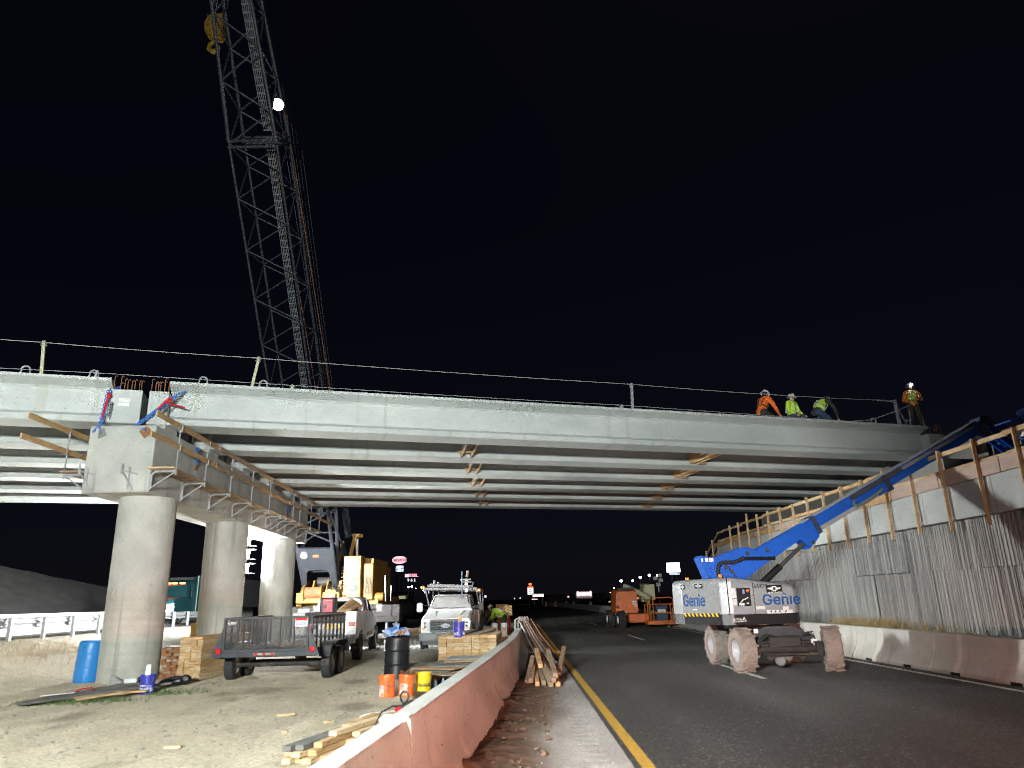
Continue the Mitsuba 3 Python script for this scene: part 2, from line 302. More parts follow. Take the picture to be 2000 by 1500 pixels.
# ---------------------------------------------------------------- scene helpers
CUR = [np.eye(4)]
def numbered(k):
    if k not in scene and k not in labels and not any(q.startswith(k + '__') for q in _roots.get(k, ())): return k
    i = 1
    while f'{k}_{i:03d}' in scene or f'{k}_{i:03d}' in labels: i += 1
    return f'{k}_{i:03d}'
_roots, _cnt = {}, {}
def newkey(k):
    i = _cnt.get(k, 0); _cnt[k] = i + 1
    return k if i == 0 else f'{k}_{i:03d}'
def thing(name, label, cat, at=(0, 0, 0), rz=0.0, group=None, M=None):
    k = newkey(name); labels[k] = {'label': label, 'category': cat}
    if group: labels[k]['group'] = group
    CUR[0] = M if M is not None else RZ(rz, at)
    return k
def SC(s): return np.diag([s, s, s, 1.0])
def obj(parent, name, mesh, m, smooth=False, label=None, uv=None, stuff=False, **more):
    k = newkey(parent + '__' + name if parent else name)
    v, f = xf(mesh, CUR[0])
    if uv is not None: uv = np.tile(np.asarray(uv, float), (len(v), 1)) if np.ndim(uv) == 1 else uv
    scene[k] = mikit.ply(trimesh.Trimesh(v, f, process=False), 'm_' + m, smooth=smooth, uv=uv, **more)
    if label: labels[k] = {'label': label}
    if stuff: labels.setdefault(k, {})['kind'] = 'stuff'
    return k
def one(name, mesh, m, label, cat, group=None, smooth=False, at=(0, 0, 0), rz=0.0, **kw):
    CUR[0] = RZ(rz, at); k = obj(None, name, mesh, m, smooth, **kw)
    labels[k] = {'label': label, 'category': cat}
    if group: labels[k]['group'] = group
    return k
def setting(name, mesh, m, smooth=False, **kw):
    CUR[0] = np.eye(4); k = obj(None, name, mesh, m, smooth, **kw); labels[k] = {'kind': 'structure'}
    return k
def glow(parent, name, mesh, L, weight=0.02, smooth=False):
    """a mesh that gives off light"""
    k = newkey(parent + '__' + name if parent else name); v, f = xf(mesh, CUR[0])
    c = v - v.mean(0)
    if np.einsum('ij,ij->i', c[f[:, 0]], np.cross(c[f[:, 1]], c[f[:, 2]])).sum() < 0: f = f[:, ::-1]
    L = [float(x) for x in (L if np.ndim(L) else (L, L, L))]
    scene[k] = mikit.ply(trimesh.Trimesh(v, f, process=False), 'm_black', smooth=smooth, emitter={'type': 'area', 'radiance': rgb(L), 'sampling_weight': float(weight)})
    return k
def plank(parent, p0, p1, w, h, tone='lumber', name='board', b=0.006, upv=(0, 0, 1)):
    return obj(parent, name, beam(p0, p1, w, h, b, upv), tone)
def arc(c, r, a0, a1, n, x=(1, 0, 0), y=(0, 0, 1)):
    c, x, y = V(*c), V(*x), V(*y)
    return [c + r * (math.cos(a) * x + math.sin(a) * y) for a in np.radians(np.linspace(a0, a1, n))]
def grid(xs, ys, zf):
    X, Y = np.meshgrid(xs, ys, indexing='ij'); Z = zf(X, Y); nx, ny = X.shape
    v = np.stack([X, Y, Z], -1).reshape(-1, 3); i = np.arange(nx - 1)[:, None] * ny + np.arange(ny - 1)[None]
    i = i.ravel(); f = np.vstack([np.stack([i, i + ny, i + ny + 1], 1), np.stack([i, i + ny + 1, i + 1], 1)])
    return v, f
def nfbm(x, y, s, o=4, seed=0): return meshkit.fbm(np.stack([x * s, y * s, 0 * x + 0.5], -1), o, seed)
def tyre(r, w, rim, lugs=0, sidewall=0.03, n=28):
    """(tyre, rim disc) on the x axis, outer face to +x"""
    h = w / 2; pr_ = [(rim, -h * 0.8), (rim + 0.02, -h * 0.98), (r - 0.06, -h), (r - 0.012, -h * 0.86), (r, -h * 0.6), (r, h * 0.6), (r - 0.012, h * 0.86), (r - 0.06, h), (rim + 0.02, h * 0.98), (rim, h * 0.8)]
    t = lathe(pr_, n, closed=True)
    parts = [t]
    if lugs:
        for i in range(lugs):
            a = i * 2 * math.pi / lugs
            for sg in (-1, 1):
                da = (0.5 if sg > 0 else 0.0) * 2 * math.pi / lugs
                p = [V(math.cos(a + da + q) * (r + 0.012), math.sin(a + da + q) * (r + 0.012), sg * zz) for q, zz in ((0.0, 0.01), (-0.16, h * 0.55), (-0.26, h * 0.98))]
                for u_, v_ in zip(p[:-1], p[1:]): parts.append(beam(u_, v_, 0.045 * r / 0.45, 0.035, 0.006, upv=(math.cos(a + da), math.sin(a + da), 0), ext=0.008))
    rm = lathe([(0.0, h * 0.35), (rim * 0.28, h * 0.42), (rim * 0.34, h * 0.30), (rim * 0.72, h * 0.18), (rim * 0.86, h * 0.55), (rim, h * 0.8), (rim, -h * 0.8), (rim * 0.9, -h * 0.7), (rim * 0.6, -h * 0.4), (0, -h * 0.4)], n)
    Mx = np.array([[0, 0, 1, 0], [1, 0, 0, 0], [0, 1, 0, 0], [0, 0, 0, 1]], float)
    return xf(join(parts), Mx), xf(rm, Mx)
def wheel(parent, c, r, w, rim, mt='tyre', mr='steel', yaw=0.0, lugs=0, flip=False, n=28, nm='wheel'):
    a, b = tyre(r, w, rim, lugs, n=n)
    M = RZ(yaw + (math.pi if flip else 0), c)
    k = obj(parent, nm, xf(a, M), mt, smooth=35)
    obj(k, 'rim', xf(b, M), mr, smooth=40)
    return k

# ---------------------------------------------------------------- the setting: ground, road, hill
def dens(a, b, fine, c0, c1, coarse):
    out = [a]
    while out[-1] < b:
        x = out[-1]; d = 0 if c0 <= x <= c1 else min(abs(x - c0), abs(x - c1))
        out.append(x + min(coarse, fine + 0.12 * d))
    return np.array(out)
def barx(y): return np.interp(y, [-8, 0.15, 6.25, 12.35, 18.45, 24.55], [-1.75, -1.20, -0.70, -0.26, 0.13, 0.30])   # road-side base line of the left barrier
def ground_z(x, y):
    rise = 0.78 * np.clip((-10.3 - x - 0.10 * (y - 18)) / 4.2, 0, 1) ** 1.4
    bumps = 0.05 * (nfbm(x, y, 0.45, 4, 1) - 0.5) + 0.022 * (nfbm(x, y, 2.3, 3, 2) - 0.5)
    ruts = -0.03 * np.exp(-((x + 2.9 + 0.04 * y) / 0.28) ** 2) - 0.03 * np.exp(-((x + 4.9 + 0.04 * y) / 0.28) ** 2)
    return 0.03 + rise + bumps * 1.0 + ruts * (y > 3)
xs = dens(-42.0, 0.7, 0.09, -13.5, 0.7, 3.0); xs[-1] = 0.75
ys = dens(-12.0, 75.0, 0.09, 4.5, 27.0, 3.0)
def gz(X, Y):
    Z = ground_z(X, Y)
    lim = barx(np.minimum(Y, 24.5)) - 0.12
    return np.where(X > lim, np.minimum(Z, -0.12), Z)
setting('dirt_ground', grid(xs, ys, gz), 'dirt', smooth=True)
setting('plain', grid(np.array([-1500, -300, -60, -10, 60, 300, 1500.0]), np.array([-300, -60, 60, 300, 900, 2200.0]), lambda X, Y: 0 * X - 0.35), 'far_ground')
def bend(y): return -0.00019 * max(0.0, y - 75) ** 2
def strip(x0, x1, y0, y1, z, st=8.0):
    ys_ = np.arange(y0, y1 + 0.1, st); v = []
    for y in ys_: v += [(x0 + bend(y), y, z), (x1 + bend(y), y, z)]
    i = np.arange(len(ys_) - 1) * 2
    return np.array(v), np.vstack([np.stack([i, i + 1, i + 3], 1), np.stack([i, i + 3, i + 2], 1)])
road = setting('road', strip(1.12, 9.4, -28, 340, 0.0), 'asphalt')
def shoulder_z(X, Y):
    z = 0.0 * X + 0.001
    t = ((Y / 0.305) % 1.0) - 0.5; on = (Y > 4) & (Y < 22) & (X > 0.66) & (X < 0.94)
    z = z - 0.016 * np.where(on, np.clip(1 - (np.abs(t) / 0.27) ** 2, 0, 1), 0)
    base = barx(np.clip(Y, -8, 24.5)) + 0.02
    d = np.clip(1 - (X - base) / 0.75, 0, 1.0)
    lump = meshkit.fbm(np.stack([X * 3.2, Y * 3.6, 0 * X], -1), 4, 5) + 0.35 * meshkit.noise(np.stack([X * 1.5, Y * 4.5, 0 * X], -1), 9)
    return z + 0.16 * d ** 1.3 * np.clip(lump - 0.30, 0, 1) * (Y < 16.5)
obj(road, 'shoulder', grid(np.unique(np.r_[np.arange(-1.9, 0.66, 0.045), 0.655, 0.665, np.arange(0.70, 0.93, 0.04), 0.935, 0.945, np.arange(0.98, 1.15, 0.05)]), np.unique(np.r_[np.arange(-8, 5, 0.5), np.arange(5, 17, 0.0254), np.arange(17, 22, 0.0508), np.arange(22, 90, 4.0)]), shoulder_z), 'shoulder', smooth=25)
obj(road, 'edge_line', strip(1.20, 1.34, -10, 52, 0.005, 2.0), 'line_yellow', label='solid yellow edge line')
obj(road, 'edge_line', strip(8.12, 8.25, -10, 300, 0.005, 6.0), 'line_white', label='solid white edge line')
for y0, y1 in ((3.4, 5.6), (15.5, 18.75), (29.8, 34.3), (46.8, 52), (62, 67), (77, 82), (92, 97), (107, 112)):
    obj(road, 'lane_dash', strip(4.84, 4.97, y0, y1, 0.005, max(1.0, (y1 - y0) / 2)), 'line_white')
# opposite carriageway and the embankment beyond it
CUR[0] = np.eye(4)
opp = setting('opposite_road', grid(np.array([-33, -16.8]), np.array([5, 120.0]), lambda X, Y: 0 * X + 0.83), 'asphalt')
def hill_z(X, Y):
    crest = np.interp(Y, [20, 45, 60, 90, 140], [7.0, 6.1, 5.3, 2.6, 0.2])
    return 0.8 + crest * np.clip((-34 - X) / 11.0, 0, 1) + 0.35 * (nfbm(X, Y, 0.35, 4, 3) - 0.5)
setting('hill', grid(np.linspace(-75, -33, 60), np.linspace(12, 140, 150), hill_z), 'hill', smooth=True)

# loose stones, clods and weeds
CUR[0] = np.eye(4)
ico = tm(trimesh.creation.icosphere(subdivisions=0)); rs = np.random.RandomState(3)
def scatter(n, pos, size, flat=0.6, seed=1):
    r_ = np.random.RandomState(seed); out = []
    for i in range(n):
        x, y, z = pos(r_); s = size(r_)
        v = ico[0] * (1 + 0.25 * r_.randn(12, 1)) * s * V(1, 1, flat)
        a = r_.rand() * 6.3; c, s_ = math.cos(a), math.sin(a)
        out.append((v @ np.array([[c, s_, 0], [-s_, c, 0], [0, 0, 1]]) + V(x, y, z + s * 0.2), ico[1]))
    return join(out)
def on_ground(r_, x0, x1, y0, y1):
    x = x0 + (x1 - x0) * r_.rand(); y = y0 + (y1 - y0) * r_.rand() ** 1.3
    return x, y, float(ground_z(np.array([x]), np.array([y]))[0])
k = obj(None, 'gravel', scatter(1500, lambda r_: on_ground(r_, -9.5, -1.2, 6.0, 24), lambda r_: 0.008 + 0.026 * r_.rand() ** 4, 0.6, 1), 'pebble'); labels[k] = {'kind': 'stuff'}
def verge(r_):
    y = 6.5 + 9.5 * r_.rand(); return float(barx(y)) + 0.05 + 0.75 * r_.rand() ** 1.5, y, 0.02
k = obj(None, 'soil_clods', scatter(420, verge, lambda r_: 0.006 + 0.028 * r_.rand() ** 3, 0.7, 2), 'soil'); labels[k] = {'kind': 'stuff'}
k = obj(None, 'shoulder_grit', scatter(420, lambda r_: (float(-0.5 + 1.6 * r_.rand()), 6.5 + 8 * r_.rand(), 0.003), lambda r_: 0.003 + 0.009 * r_.rand() ** 3, 0.7, 4), 'pale_stone'); labels[k] = {'kind': 'stuff'}
k = obj(None, 'crushed_stone', scatter(900, lambda r_: on_ground(r_, -6.6, -0.9, 27, 34), lambda r_: 0.02 + 0.05 * r_.rand() ** 2, 0.7, 6), 'pale_stone'); labels[k] = {'kind': 'stuff'}
def blades(n, pos, h, seed, lean=0.5):
    r_ = np.random.RandomState(seed); vs, fs = [], []
    for i in range(n):
        p = V(*pos(r_)); a = r_.rand() * 6.3; hh = h * (0.4 + 0.8 * r_.rand()); w = 0.006 + 0.004 * r_.rand()
        t = V(math.cos(a), math.sin(a), 0) * hh * lean * r_.rand(); s_ = V(-math.sin(a), math.cos(a), 0) * w
        vs += [p - s_, p + s_, p + t * 0.5 + V(0, 0, hh * 0.6) + s_ * 0.6, p + t * 0.5 + V(0, 0, hh * 0.6) - s_ * 0.6, p + t + V(0, 0, hh)]
        b = 5 * i; fs += [[b, b + 1, b + 2], [b, b + 2, b + 3], [b + 3, b + 2, b + 4]]
    return np.array(vs), np.array(fs)
def patch(cx, cy, sx, sy):
    def f(r_):
        x, y = cx + sx * r_.randn(), cy + sy * r_.randn(); return x, y, float(ground_z(np.array([x]), np.array([y]))[0]) - 0.01
    return f
k = obj(None, 'weeds', join(blades(420, patch(-8.2, 14.4, 0.55, 0.25), 0.10, 1, 1.0), blades(260, patch(-7.0, 15.6, 0.35, 0.25), 0.08, 2, 1.0), blades(220, patch(-10.0, 12.3, 0.8, 0.12), 0.07, 8, 1.0)), 'weed'); labels[k] = {'kind': 'stuff'}
k = obj(None, 'dry_grass', join(blades(700, patch(-13.9, 22.5, 0.7, 1.6), 0.16, 3, 0.8), blades(700, patch(-10.6, 24.5, 0.7, 1.0), 0.28, 4, 0.7), blades(240, lambda r_: (9.75 + 0.2 * r_.randn(), 18.2 + 1.6 * r_.randn() , 0.62), 0.30, 5, 0.8), blades(900, lambda r_: (9.3 + 0.9 * r_.rand(), 19.5 + 3.6 * r_.rand(), 0.62), 0.34, 6, 0.8)), 'straw'); labels[k] = {'kind': 'stuff'}

# ---------------------------------------------------------------- bridge: pier, girders, bracing
SK = math.radians(18); DV, NV = V(math.cos(SK), math.sin(SK), 0), V(-math.sin(SK), math.cos(SK), 0)
ZB, GH, N0, NS = 6.17, 1.15, 19.68, 3.02
def W(d, n, z): return DV * d + NV * n + V(0, 0, z)
BM = np.eye(4); BM[:3, 0], BM[:3, 1] = DV, NV            # local frame (d, n, z) of the bridge

pier = thing('bridge_pier', 'round concrete pier columns carrying a long pale cap beam under the girders', 'bridge pier')
for i, (x, y) in enumerate(((-9.42, 18.45), (-9.74, 24.5), (-10.10, 31.2))):
    c = lathe([(0, -0.4), (0.675, -0.4), (0.675, 4.34), (0.66, 4.37), (0, 4.37)], 56)
    obj(pier, 'column', mv(c, x, y, 0), 'pier', smooth=30)
UV_ = nrm(V(-0.05, 1, 0)); CM = FR((-9.63, 17.2, 0), (UV_[1], -UV_[0], 0), UV_)   # cap frame: x across, y along
CUR[0] = CM
obj(pier, 'cap', cbox(1.60, 16.4, 1.66, 0.025, (0, 8.2, 5.20)), 'pier')
for i, y in enumerate((2.62, 5.3, 8.0, 10.7, 13.4)):
    obj(pier, 'joint_strip', cbox(0.006, 0.02, 1.60, 0.0, (0.802, y, 5.20)), 'pier')
for k in range(6):   # bearing seats
    n = N0 + NS * k + 0.45; p = np.linalg.inv(CM) @ np.append(W(-3.5 + 0.82 * k, n, 0), 1)
    for sx in (-0.42, 0.42): obj(pier, 'bearing_seat', cbox(0.5, 0.75, 0.13, 0.01, (p[0] + sx, p[1], 6.09)), 'pier')

HB, HT = 0.45, 0.50
PROF = [(-HB, 0.02), (-HB + 0.02, 0), (HB - 0.02, 0), (HB, 0.02), (HB, 0.155), (0.11, 0.30), (0.09, 0.90), (0.14, 0.96), (HT, 1.075), (HT, GH), (-HT, GH), (-HT, 1.075), (-0.14, 0.96), (-0.09, 0.90), (-0.11, 0.30), (-HB, 0.155)]
def girder(k, d0, d1, label, group=None, ends='', loops=(), fine=True):
    g = thing('concrete_girder', label, 'girder', M=BM, group=group)
    n = N0 + NS * k + 0.45
    a = 0.46 if 'l' in ends else 0.12; b = 0.74 if 'r' in ends else 0.30
    poly = [(n + p, ZB + q) for p, q in PROF]
    obj(g, 'beam', xf(prism(poly, (d1 - b) - (d0 + a), d0 + a), YZ), 'girder')
    for s, e in ((d0, d0 + a), (d1 - b, d1)):
        obj(g, 'end_block', cbox(e - s + 0.004, 0.896, 0.88, 0.015, ((s + e) / 2, n + 0.001, ZB + 0.44)), 'girder')
        r_ = []
        for i in range(9 if fine else 5):
            x = s + (e - s) * (i + 0.5 + 0.3 * (R.random() - 0.5)) / (9 if fine else 5); nn = n - 0.35 + 0.5 * R.random() * (i % 2)
            h = 0.26 + 0.12 * R.random()
            r_.append(tube([(x, nn, ZB + 0.82), (x, nn, ZB + 0.86 + h), (x + 0.03, nn, ZB + 0.90 + h), (x + 0.05, nn, ZB + 0.86 + h)], 0.011, 5))
        obj(g, 'rebar', join(r_), 'rust')
    for d in loops:
        p = arc((d, n - 0.2, ZB + GH + 0.16), 0.10, 200, -20, 9); p = [(d - 0.16, n - 0.2, ZB + GH - 0.03)] + [tuple(q) for q in p] + [(d + 0.15, n - 0.2, ZB + GH - 0.03)]
        obj(g, 'lifting_loop', tube(p, 0.024, 8), 'galvanised', smooth=True)
    return g
ORD = ['frontmost', 'second', 'third', 'fourth', 'fifth', 'rearmost']
for k in range(6):
    girder(k, -3.42 + 0.82 * k, 23.0 + 0.9 * k, f'long pale concrete girder over the roadway, {ORD[k]} of the six crossing the road', 'girders over the road', 'lr', (-2.2, -0.68, 20.1, 21.68) if k == 0 else ())
for k in range(6):
    g = girder(k, -30 + 0.82 * k, -3.58 + 0.82 * k, f'concrete girder running off to the left of the pier, {ORD[k]} of the left span', 'girders of the left span', 'r', (-6.32, -4.8) if k == 0 else ())
    if k == 0:
        for z in (0.60, 0.48): obj(g, 'paper_tag', cbox(0.27, 0.006, 0.085, 0, (-3.97 - 0.1 * (z < 0.5) * 0.1, N0 - 0.004, ZB + z)), 'white_flat')
CUR[0] = BM
g0 = 'concrete_girder'
for d, z, w in ((-1.62, 1.02, 0.13), (-0.5, 1.02, 0.13), (19.1, 1.03, 0.22), (20.4, 0.14, 0.3)):
    obj(g0, 'embedded_plate', beam((d - w, N0 - 0.02 + (0.14 if z > 1 else 0), ZB + z), (d + w, N0 - 0.02 + (0.14 if z > 1 else 0), ZB + z), 0.04, 0.05 if z > 1 else 0.02), 'galvanised')
# timber bracing in the bays
def brace(k, d, kind, label, group):
    t = thing('timber_brace', label, 'bracing', M=BM, group=group)
    n0, n1 = N0 + NS * k + 0.93, N0 + NS * (k + 1) - 0.02
    if kind == 'pair':
        for s in (-0.17, 0.17):
            obj(t, 'board', beam((d + s, n0, ZB + 0.52), (d + s + 0.10, n1, ZB + 0.10), 0.05, 0.24, 0.005), 'lumber_old')
            obj(t, 'board', beam((d + s + 0.05, n0 + 0.3, ZB + 0.28), (d + s + 0.15, n1, ZB + 0.72), 0.04, 0.09, 0.004), 'lumber_old')
        obj(t, 'board', beam((d - 0.25, n1 - 0.35, ZB + 0.12), (d + 0.34, n1 - 0.35, ZB + 0.12), 0.09, 0.045, 0.004), 'lumber')
    else:
        obj(t, 'plywood_gusset', xf(prism([(n0, ZB + 0.9), (n0, ZB + 0.3), (n1, ZB + 0.16), (n1, ZB + 0.9)], 0.02, d - 0.36), YZ), 'plywood')
        for s in (0.0, 0.22): obj(t, 'board', beam((d + s + 0.30, n0, ZB + 0.42), (d + s - 0.32, n1, ZB + 0.14), 0.05, 0.2, 0.005), 'lumber')
        obj(t, 'block', cbox(0.3, 0.12, 0.10, 0.01, (d + 0.02, n1 - 0.2, ZB + 0.06)), 'lumber_old')
for k in range(5):
    w_ = ['first', 'second', 'third', 'fourth', 'fifth'][k]
    brace(k, 5.6 + 0.97 * k, 'pair', f'pair of brown timber braces between girders at midspan, {w_} bay from the front', 'timber braces at midspan')
    brace(k, 14.45 + 1.07 * k, 'gusset', f'slanting timber brace with plywood gusset near the right wall, {w_} bay from the front', 'timber braces near the wall')
t = thing('timber_brace', 'brown plywood brace wedged between the rear girders left of the pier', 'bracing', M=BM)
obj(t, 'board', beam((-7.6, N0 + NS * 4 + 1.6, ZB + 0.45), (-4.6, N0 + NS * 4 + 2.4, ZB + 0.10), 0.06, 0.22, 0.005), 'plywood')
obj(t, 'block', cbox(0.5, 0.3, 0.24, 0.01, (-4.7, N0 + NS * 4 + 2.5, ZB + 0.10)), 'lumber')

# safety line along the girder top
for i, (d, n_, top, lean, lab) in enumerate(((-5.93, 0.15, 0.92, -0.07, 'wooden safety line post on the left girder, leftmost'), (-0.97, 0.15, 0.90, 0.13, 'leaning pale safety line post above the pier'), (10.45, 0.15, 0.90, 0.03, 'safety line post standing alone at midspan'), (21.22, 0.2, 0.98, -0.03, 'notched safety line end post beside the standing worker'))):
    t = thing('safety_post', lab, 'post', M=BM, group=None)
    z0 = ZB + GH; n = N0 + n_
    obj(t, 'post', beam((d, n, z0 - 0.02), (d + lean, n, z0 + top), 0.075 if i < 3 else 0.11, 0.075, 0.008), 'post_wood' if i < 2 else 'galvanised')
    obj(t, 'base_plate', cbox(0.18, 0.18, 0.03, 0.005, (d, n, z0 + 0.012)), 'galvanised')
    for zz in (top - 0.06, top - 0.12): obj(t, 'cable_clamp', tube(arc((d + lean * zz / top, n, z0 + zz), 0.065, 0, 350, 10, (1, 0, 0), (0, 1, 0)), 0.012, 6), 'galvanised')
    if i == 3:
        for q in range(7): obj(t, 'notch', cbox(0.02, 0.05, 0.05, 0.0, (d - 0.015, n - 0.05, z0 + 0.3 + 0.08 * q)), 'black')
        obj(t, 'stay', rod((d + 0.02, n, z0 + 0.75), (d + 0.6, n + 0.2, z0 + 0.02), 0.014, 6), 'rope')
for i, (d, z_, lab) in enumerate(((0.06, 0.17, 'short yellowish cable stub post right of the leaning post'), (10.08, 0.17, 'short cable stub post left of the midspan post'), (-4.75, 0.24, 'short threaded stub inside the lifting loop near the girder end'))):
    t = thing('stub_post', lab, 'post', M=BM)
    obj(t, 'stub', beam((d, N0 + 0.2, ZB + GH - 0.02), (d + 0.03, N0 + 0.2, ZB + GH + z_), 0.07, 0.06, 0.006), 'post_wood' if i == 0 else 'galvanised')
    obj(t, 'tie', tube(arc((d + 0.02, N0 + 0.2, ZB + GH + z_ * 0.7), 0.06, 0, 350, 9, (1, 0, 0), (0, 1, 0)), 0.013, 5), 'rope')
def sag(d0, d1, z0, z1, s, n=14): return [(d0 + (d1 - d0) * t_, N0 + 0.17, z0 + (z1 - z0) * t_ - s * 4 * t_ * (1 - t_)) for t_ in np.linspace(0, 1, n)]
t = thing('safety_cable', 'upper steel safety cable strung along the girder tops', 'cable', M=BM)
pts = sag(-14, -5.99, 8.26, 8.21, 0.02) + sag(-5.99, -0.85, 8.21, 8.19, 0.02)[1:] + sag(-0.85, 10.48, 8.19, 8.19, 0.03)[1:] + sag(10.48, 20.4, 8.19, 8.24, 0.05)[1:]
obj(t, 'wire', tube(pts, 0.009, 6), 'rope', smooth=True)
obj(t, 'turnbuckle', rod((20.4, N0 + 0.17, 8.24), (21.15, N0 + 0.18, 8.24), 0.03, 8), 'galvanised')
for q in (20.42, 21.0): obj(t, 'shackle', blob(0.06, 1), 'galvanised') if False else obj(t, 'shackle', mv(blob(0.06, 1, (1.3, 0.8, 0.8)), q, N0 + 0.17, 8.24), 'galvanised')
one('lower_safety_cable', tube(np.array([W(*p) for p in sag(-14, -4.7, 7.44, 7.49, 0.02) + sag(-4.7, 0.08, 7.49, 7.47, 0.0)[1:] + sag(0.08, 10.1, 7.47, 7.47, 0.02)[1:] + sag(10.1, 21.2, 7.47, 7.36, 0.0)[1:]]), 0.008, 6), 'rope', 'lower safety cable running just above the girder edge', 'cable', smooth=True)
one('tag_rope', tube(np.array([W(*p) for p in [(19.0, N0 + 0.2, 7.38), (20.0, N0 + 0.22, 7.50), (21.1, N0 + 0.25, 7.86), (22.1, N0 + 0.4, 8.22)]]), 0.018, 6), 'rope', 'grey rope running up to the standing worker', 'rope', smooth=True)

# chains with load binders at the pier
def chain_mesh(p0, p1, r=0.012, L=0.075):
    p0, p1 = V(*p0), V(*p1); n = max(2, int(np.linalg.norm(p1 - p0) / (L * 0.78))); d = nrm(p1 - p0); a = nrm(np.cross(d, V(0, 0.3, 1) if abs(d[2]) < 0.9 else V(1, 0.2, 0))); b = np.cross(d, a); out = []
    for i in range(n):
        c = p0 + (p1 - p0) * (i + 0.5) / n; s_ = a if i % 2 else b
        out.append(tube([c + d * L * 0.5 * math.cos(q) + s_ * 0.026 * math.sin(q) for q in np.linspace(0, 2 * math.pi, 9)], r, 5, False))
    return join(out)
nf = N0 - 0.06
for i, (top, bot, plate, handle, lab) in enumerate((((-4.36, 6.98), (-4.42, 6.03), (-4.53, 5.86), ((-4.30, 6.9), (-4.38, 6.25)), 'blue chain with red lever binder left of the girder gap'),
                                                   ((-2.78, 6.97), (-3.66, 6.03), (-3.62, 5.87), ((-2.90, 6.86), (-3.15, 6.55)), 'blue chain with red lever binder right of the girder gap'))):
    t = thing('chain_binder', lab, 'chain', M=BM)
    a, b = (top[0], nf, top[1]), (bot[0], nf - 0.12 - 0.45 * 0, bot[1])
    c = (plate[0], 18.25 if False else nf - 0.14, plate[1])
    obj(t, 'chain', join(chain_mesh(a, b), chain_mesh((a[0] + 0.06, a[1], a[2]), (b[0] + 0.05, b[1], b[2])), chain_mesh((a[0] + 0.2, a[1] + 0.3, a[2] + 0.18), a), chain_mesh(b, c)), 'bright_blue', smooth=True)
    obj(t, 'binder', join(rod((handle[0][0], nf - 0.08, handle[0][1]), (handle[1][0], nf - 0.10, handle[1][1]), 0.028, 7), rod((handle[0][0] - 0.02, nf - 0.1, handle[0][1] - 0.02), (handle[0][0] + 0.02, nf - 0.1, handle[0][1] - 0.12), 0.045, 7)), 'red')
    if i == 1: obj(t, 'handle', join(rod((-3.02, nf - 0.1, 6.72), (-2.52, nf - 0.2, 6.58), 0.022, 7)), 'red'); obj(t, 'slack_chain', chain_mesh((-2.85, nf - 0.1, 6.7), (-3.05, nf - 0.1, 6.45)), 'charcoal', smooth=True)
    else: obj(t, 'slack_chain', chain_mesh((-4.22, nf - 0.08, 6.65), (-4.25, nf - 0.1, 6.25)), 'charcoal', smooth=True)
    CUR[0] = np.eye(4)
    X_ = (-10.15, -9.06)[i]
    obj(t, 'anchor_plate', xf(cbox(0.22, 0.22, 0.025, 0.004), FR((X_, 17.18, 5.84), (0.8, -0.05 * 0.8, (0.35, 0.65)[i]), (-0.4, 0.02, 0.9))), 'steel' if i == 0 else 'rust')
    obj(t, 'bolt', xf(lathe([(0, 0.05), (0.025, 0.05), (0.025, 0), (0, 0)], 8), FR((X_, 17.17, 5.84), (1, 0, 0), (0, 0, 1))), 'steel')
    p_ = W(b[0], b[1], b[2]); obj(t, 'chain_tail', chain_mesh(tuple(p_), (X_, 17.15, 5.9)), 'bright_blue', smooth=True)
for (y, z, lab, m_) in ((2.6, 5.72, 'short blue chain hanging on the cap side near the front', 'bright_blue'), (12.6, 5.55, 'blue chain hanging at the rear end of the pier cap', 'bright_blue')):
    t = thing('hanging_chain', lab, 'chain', M=CM)
    obj(t, 'chain', join(chain_mesh((0.84, y - 0.1, z + 0.25), (0.84, y, z - 0.2)), chain_mesh((0.86, y - 0.02, z + 0.25), (0.86, y + 0.05, z - 0.15))), m_, smooth=True)
    obj(t, 'anchor_plate', cbox(0.02, 0.16, 0.16, 0.003, (0.815, y + 0.08, z - 0.28)), 'rust')

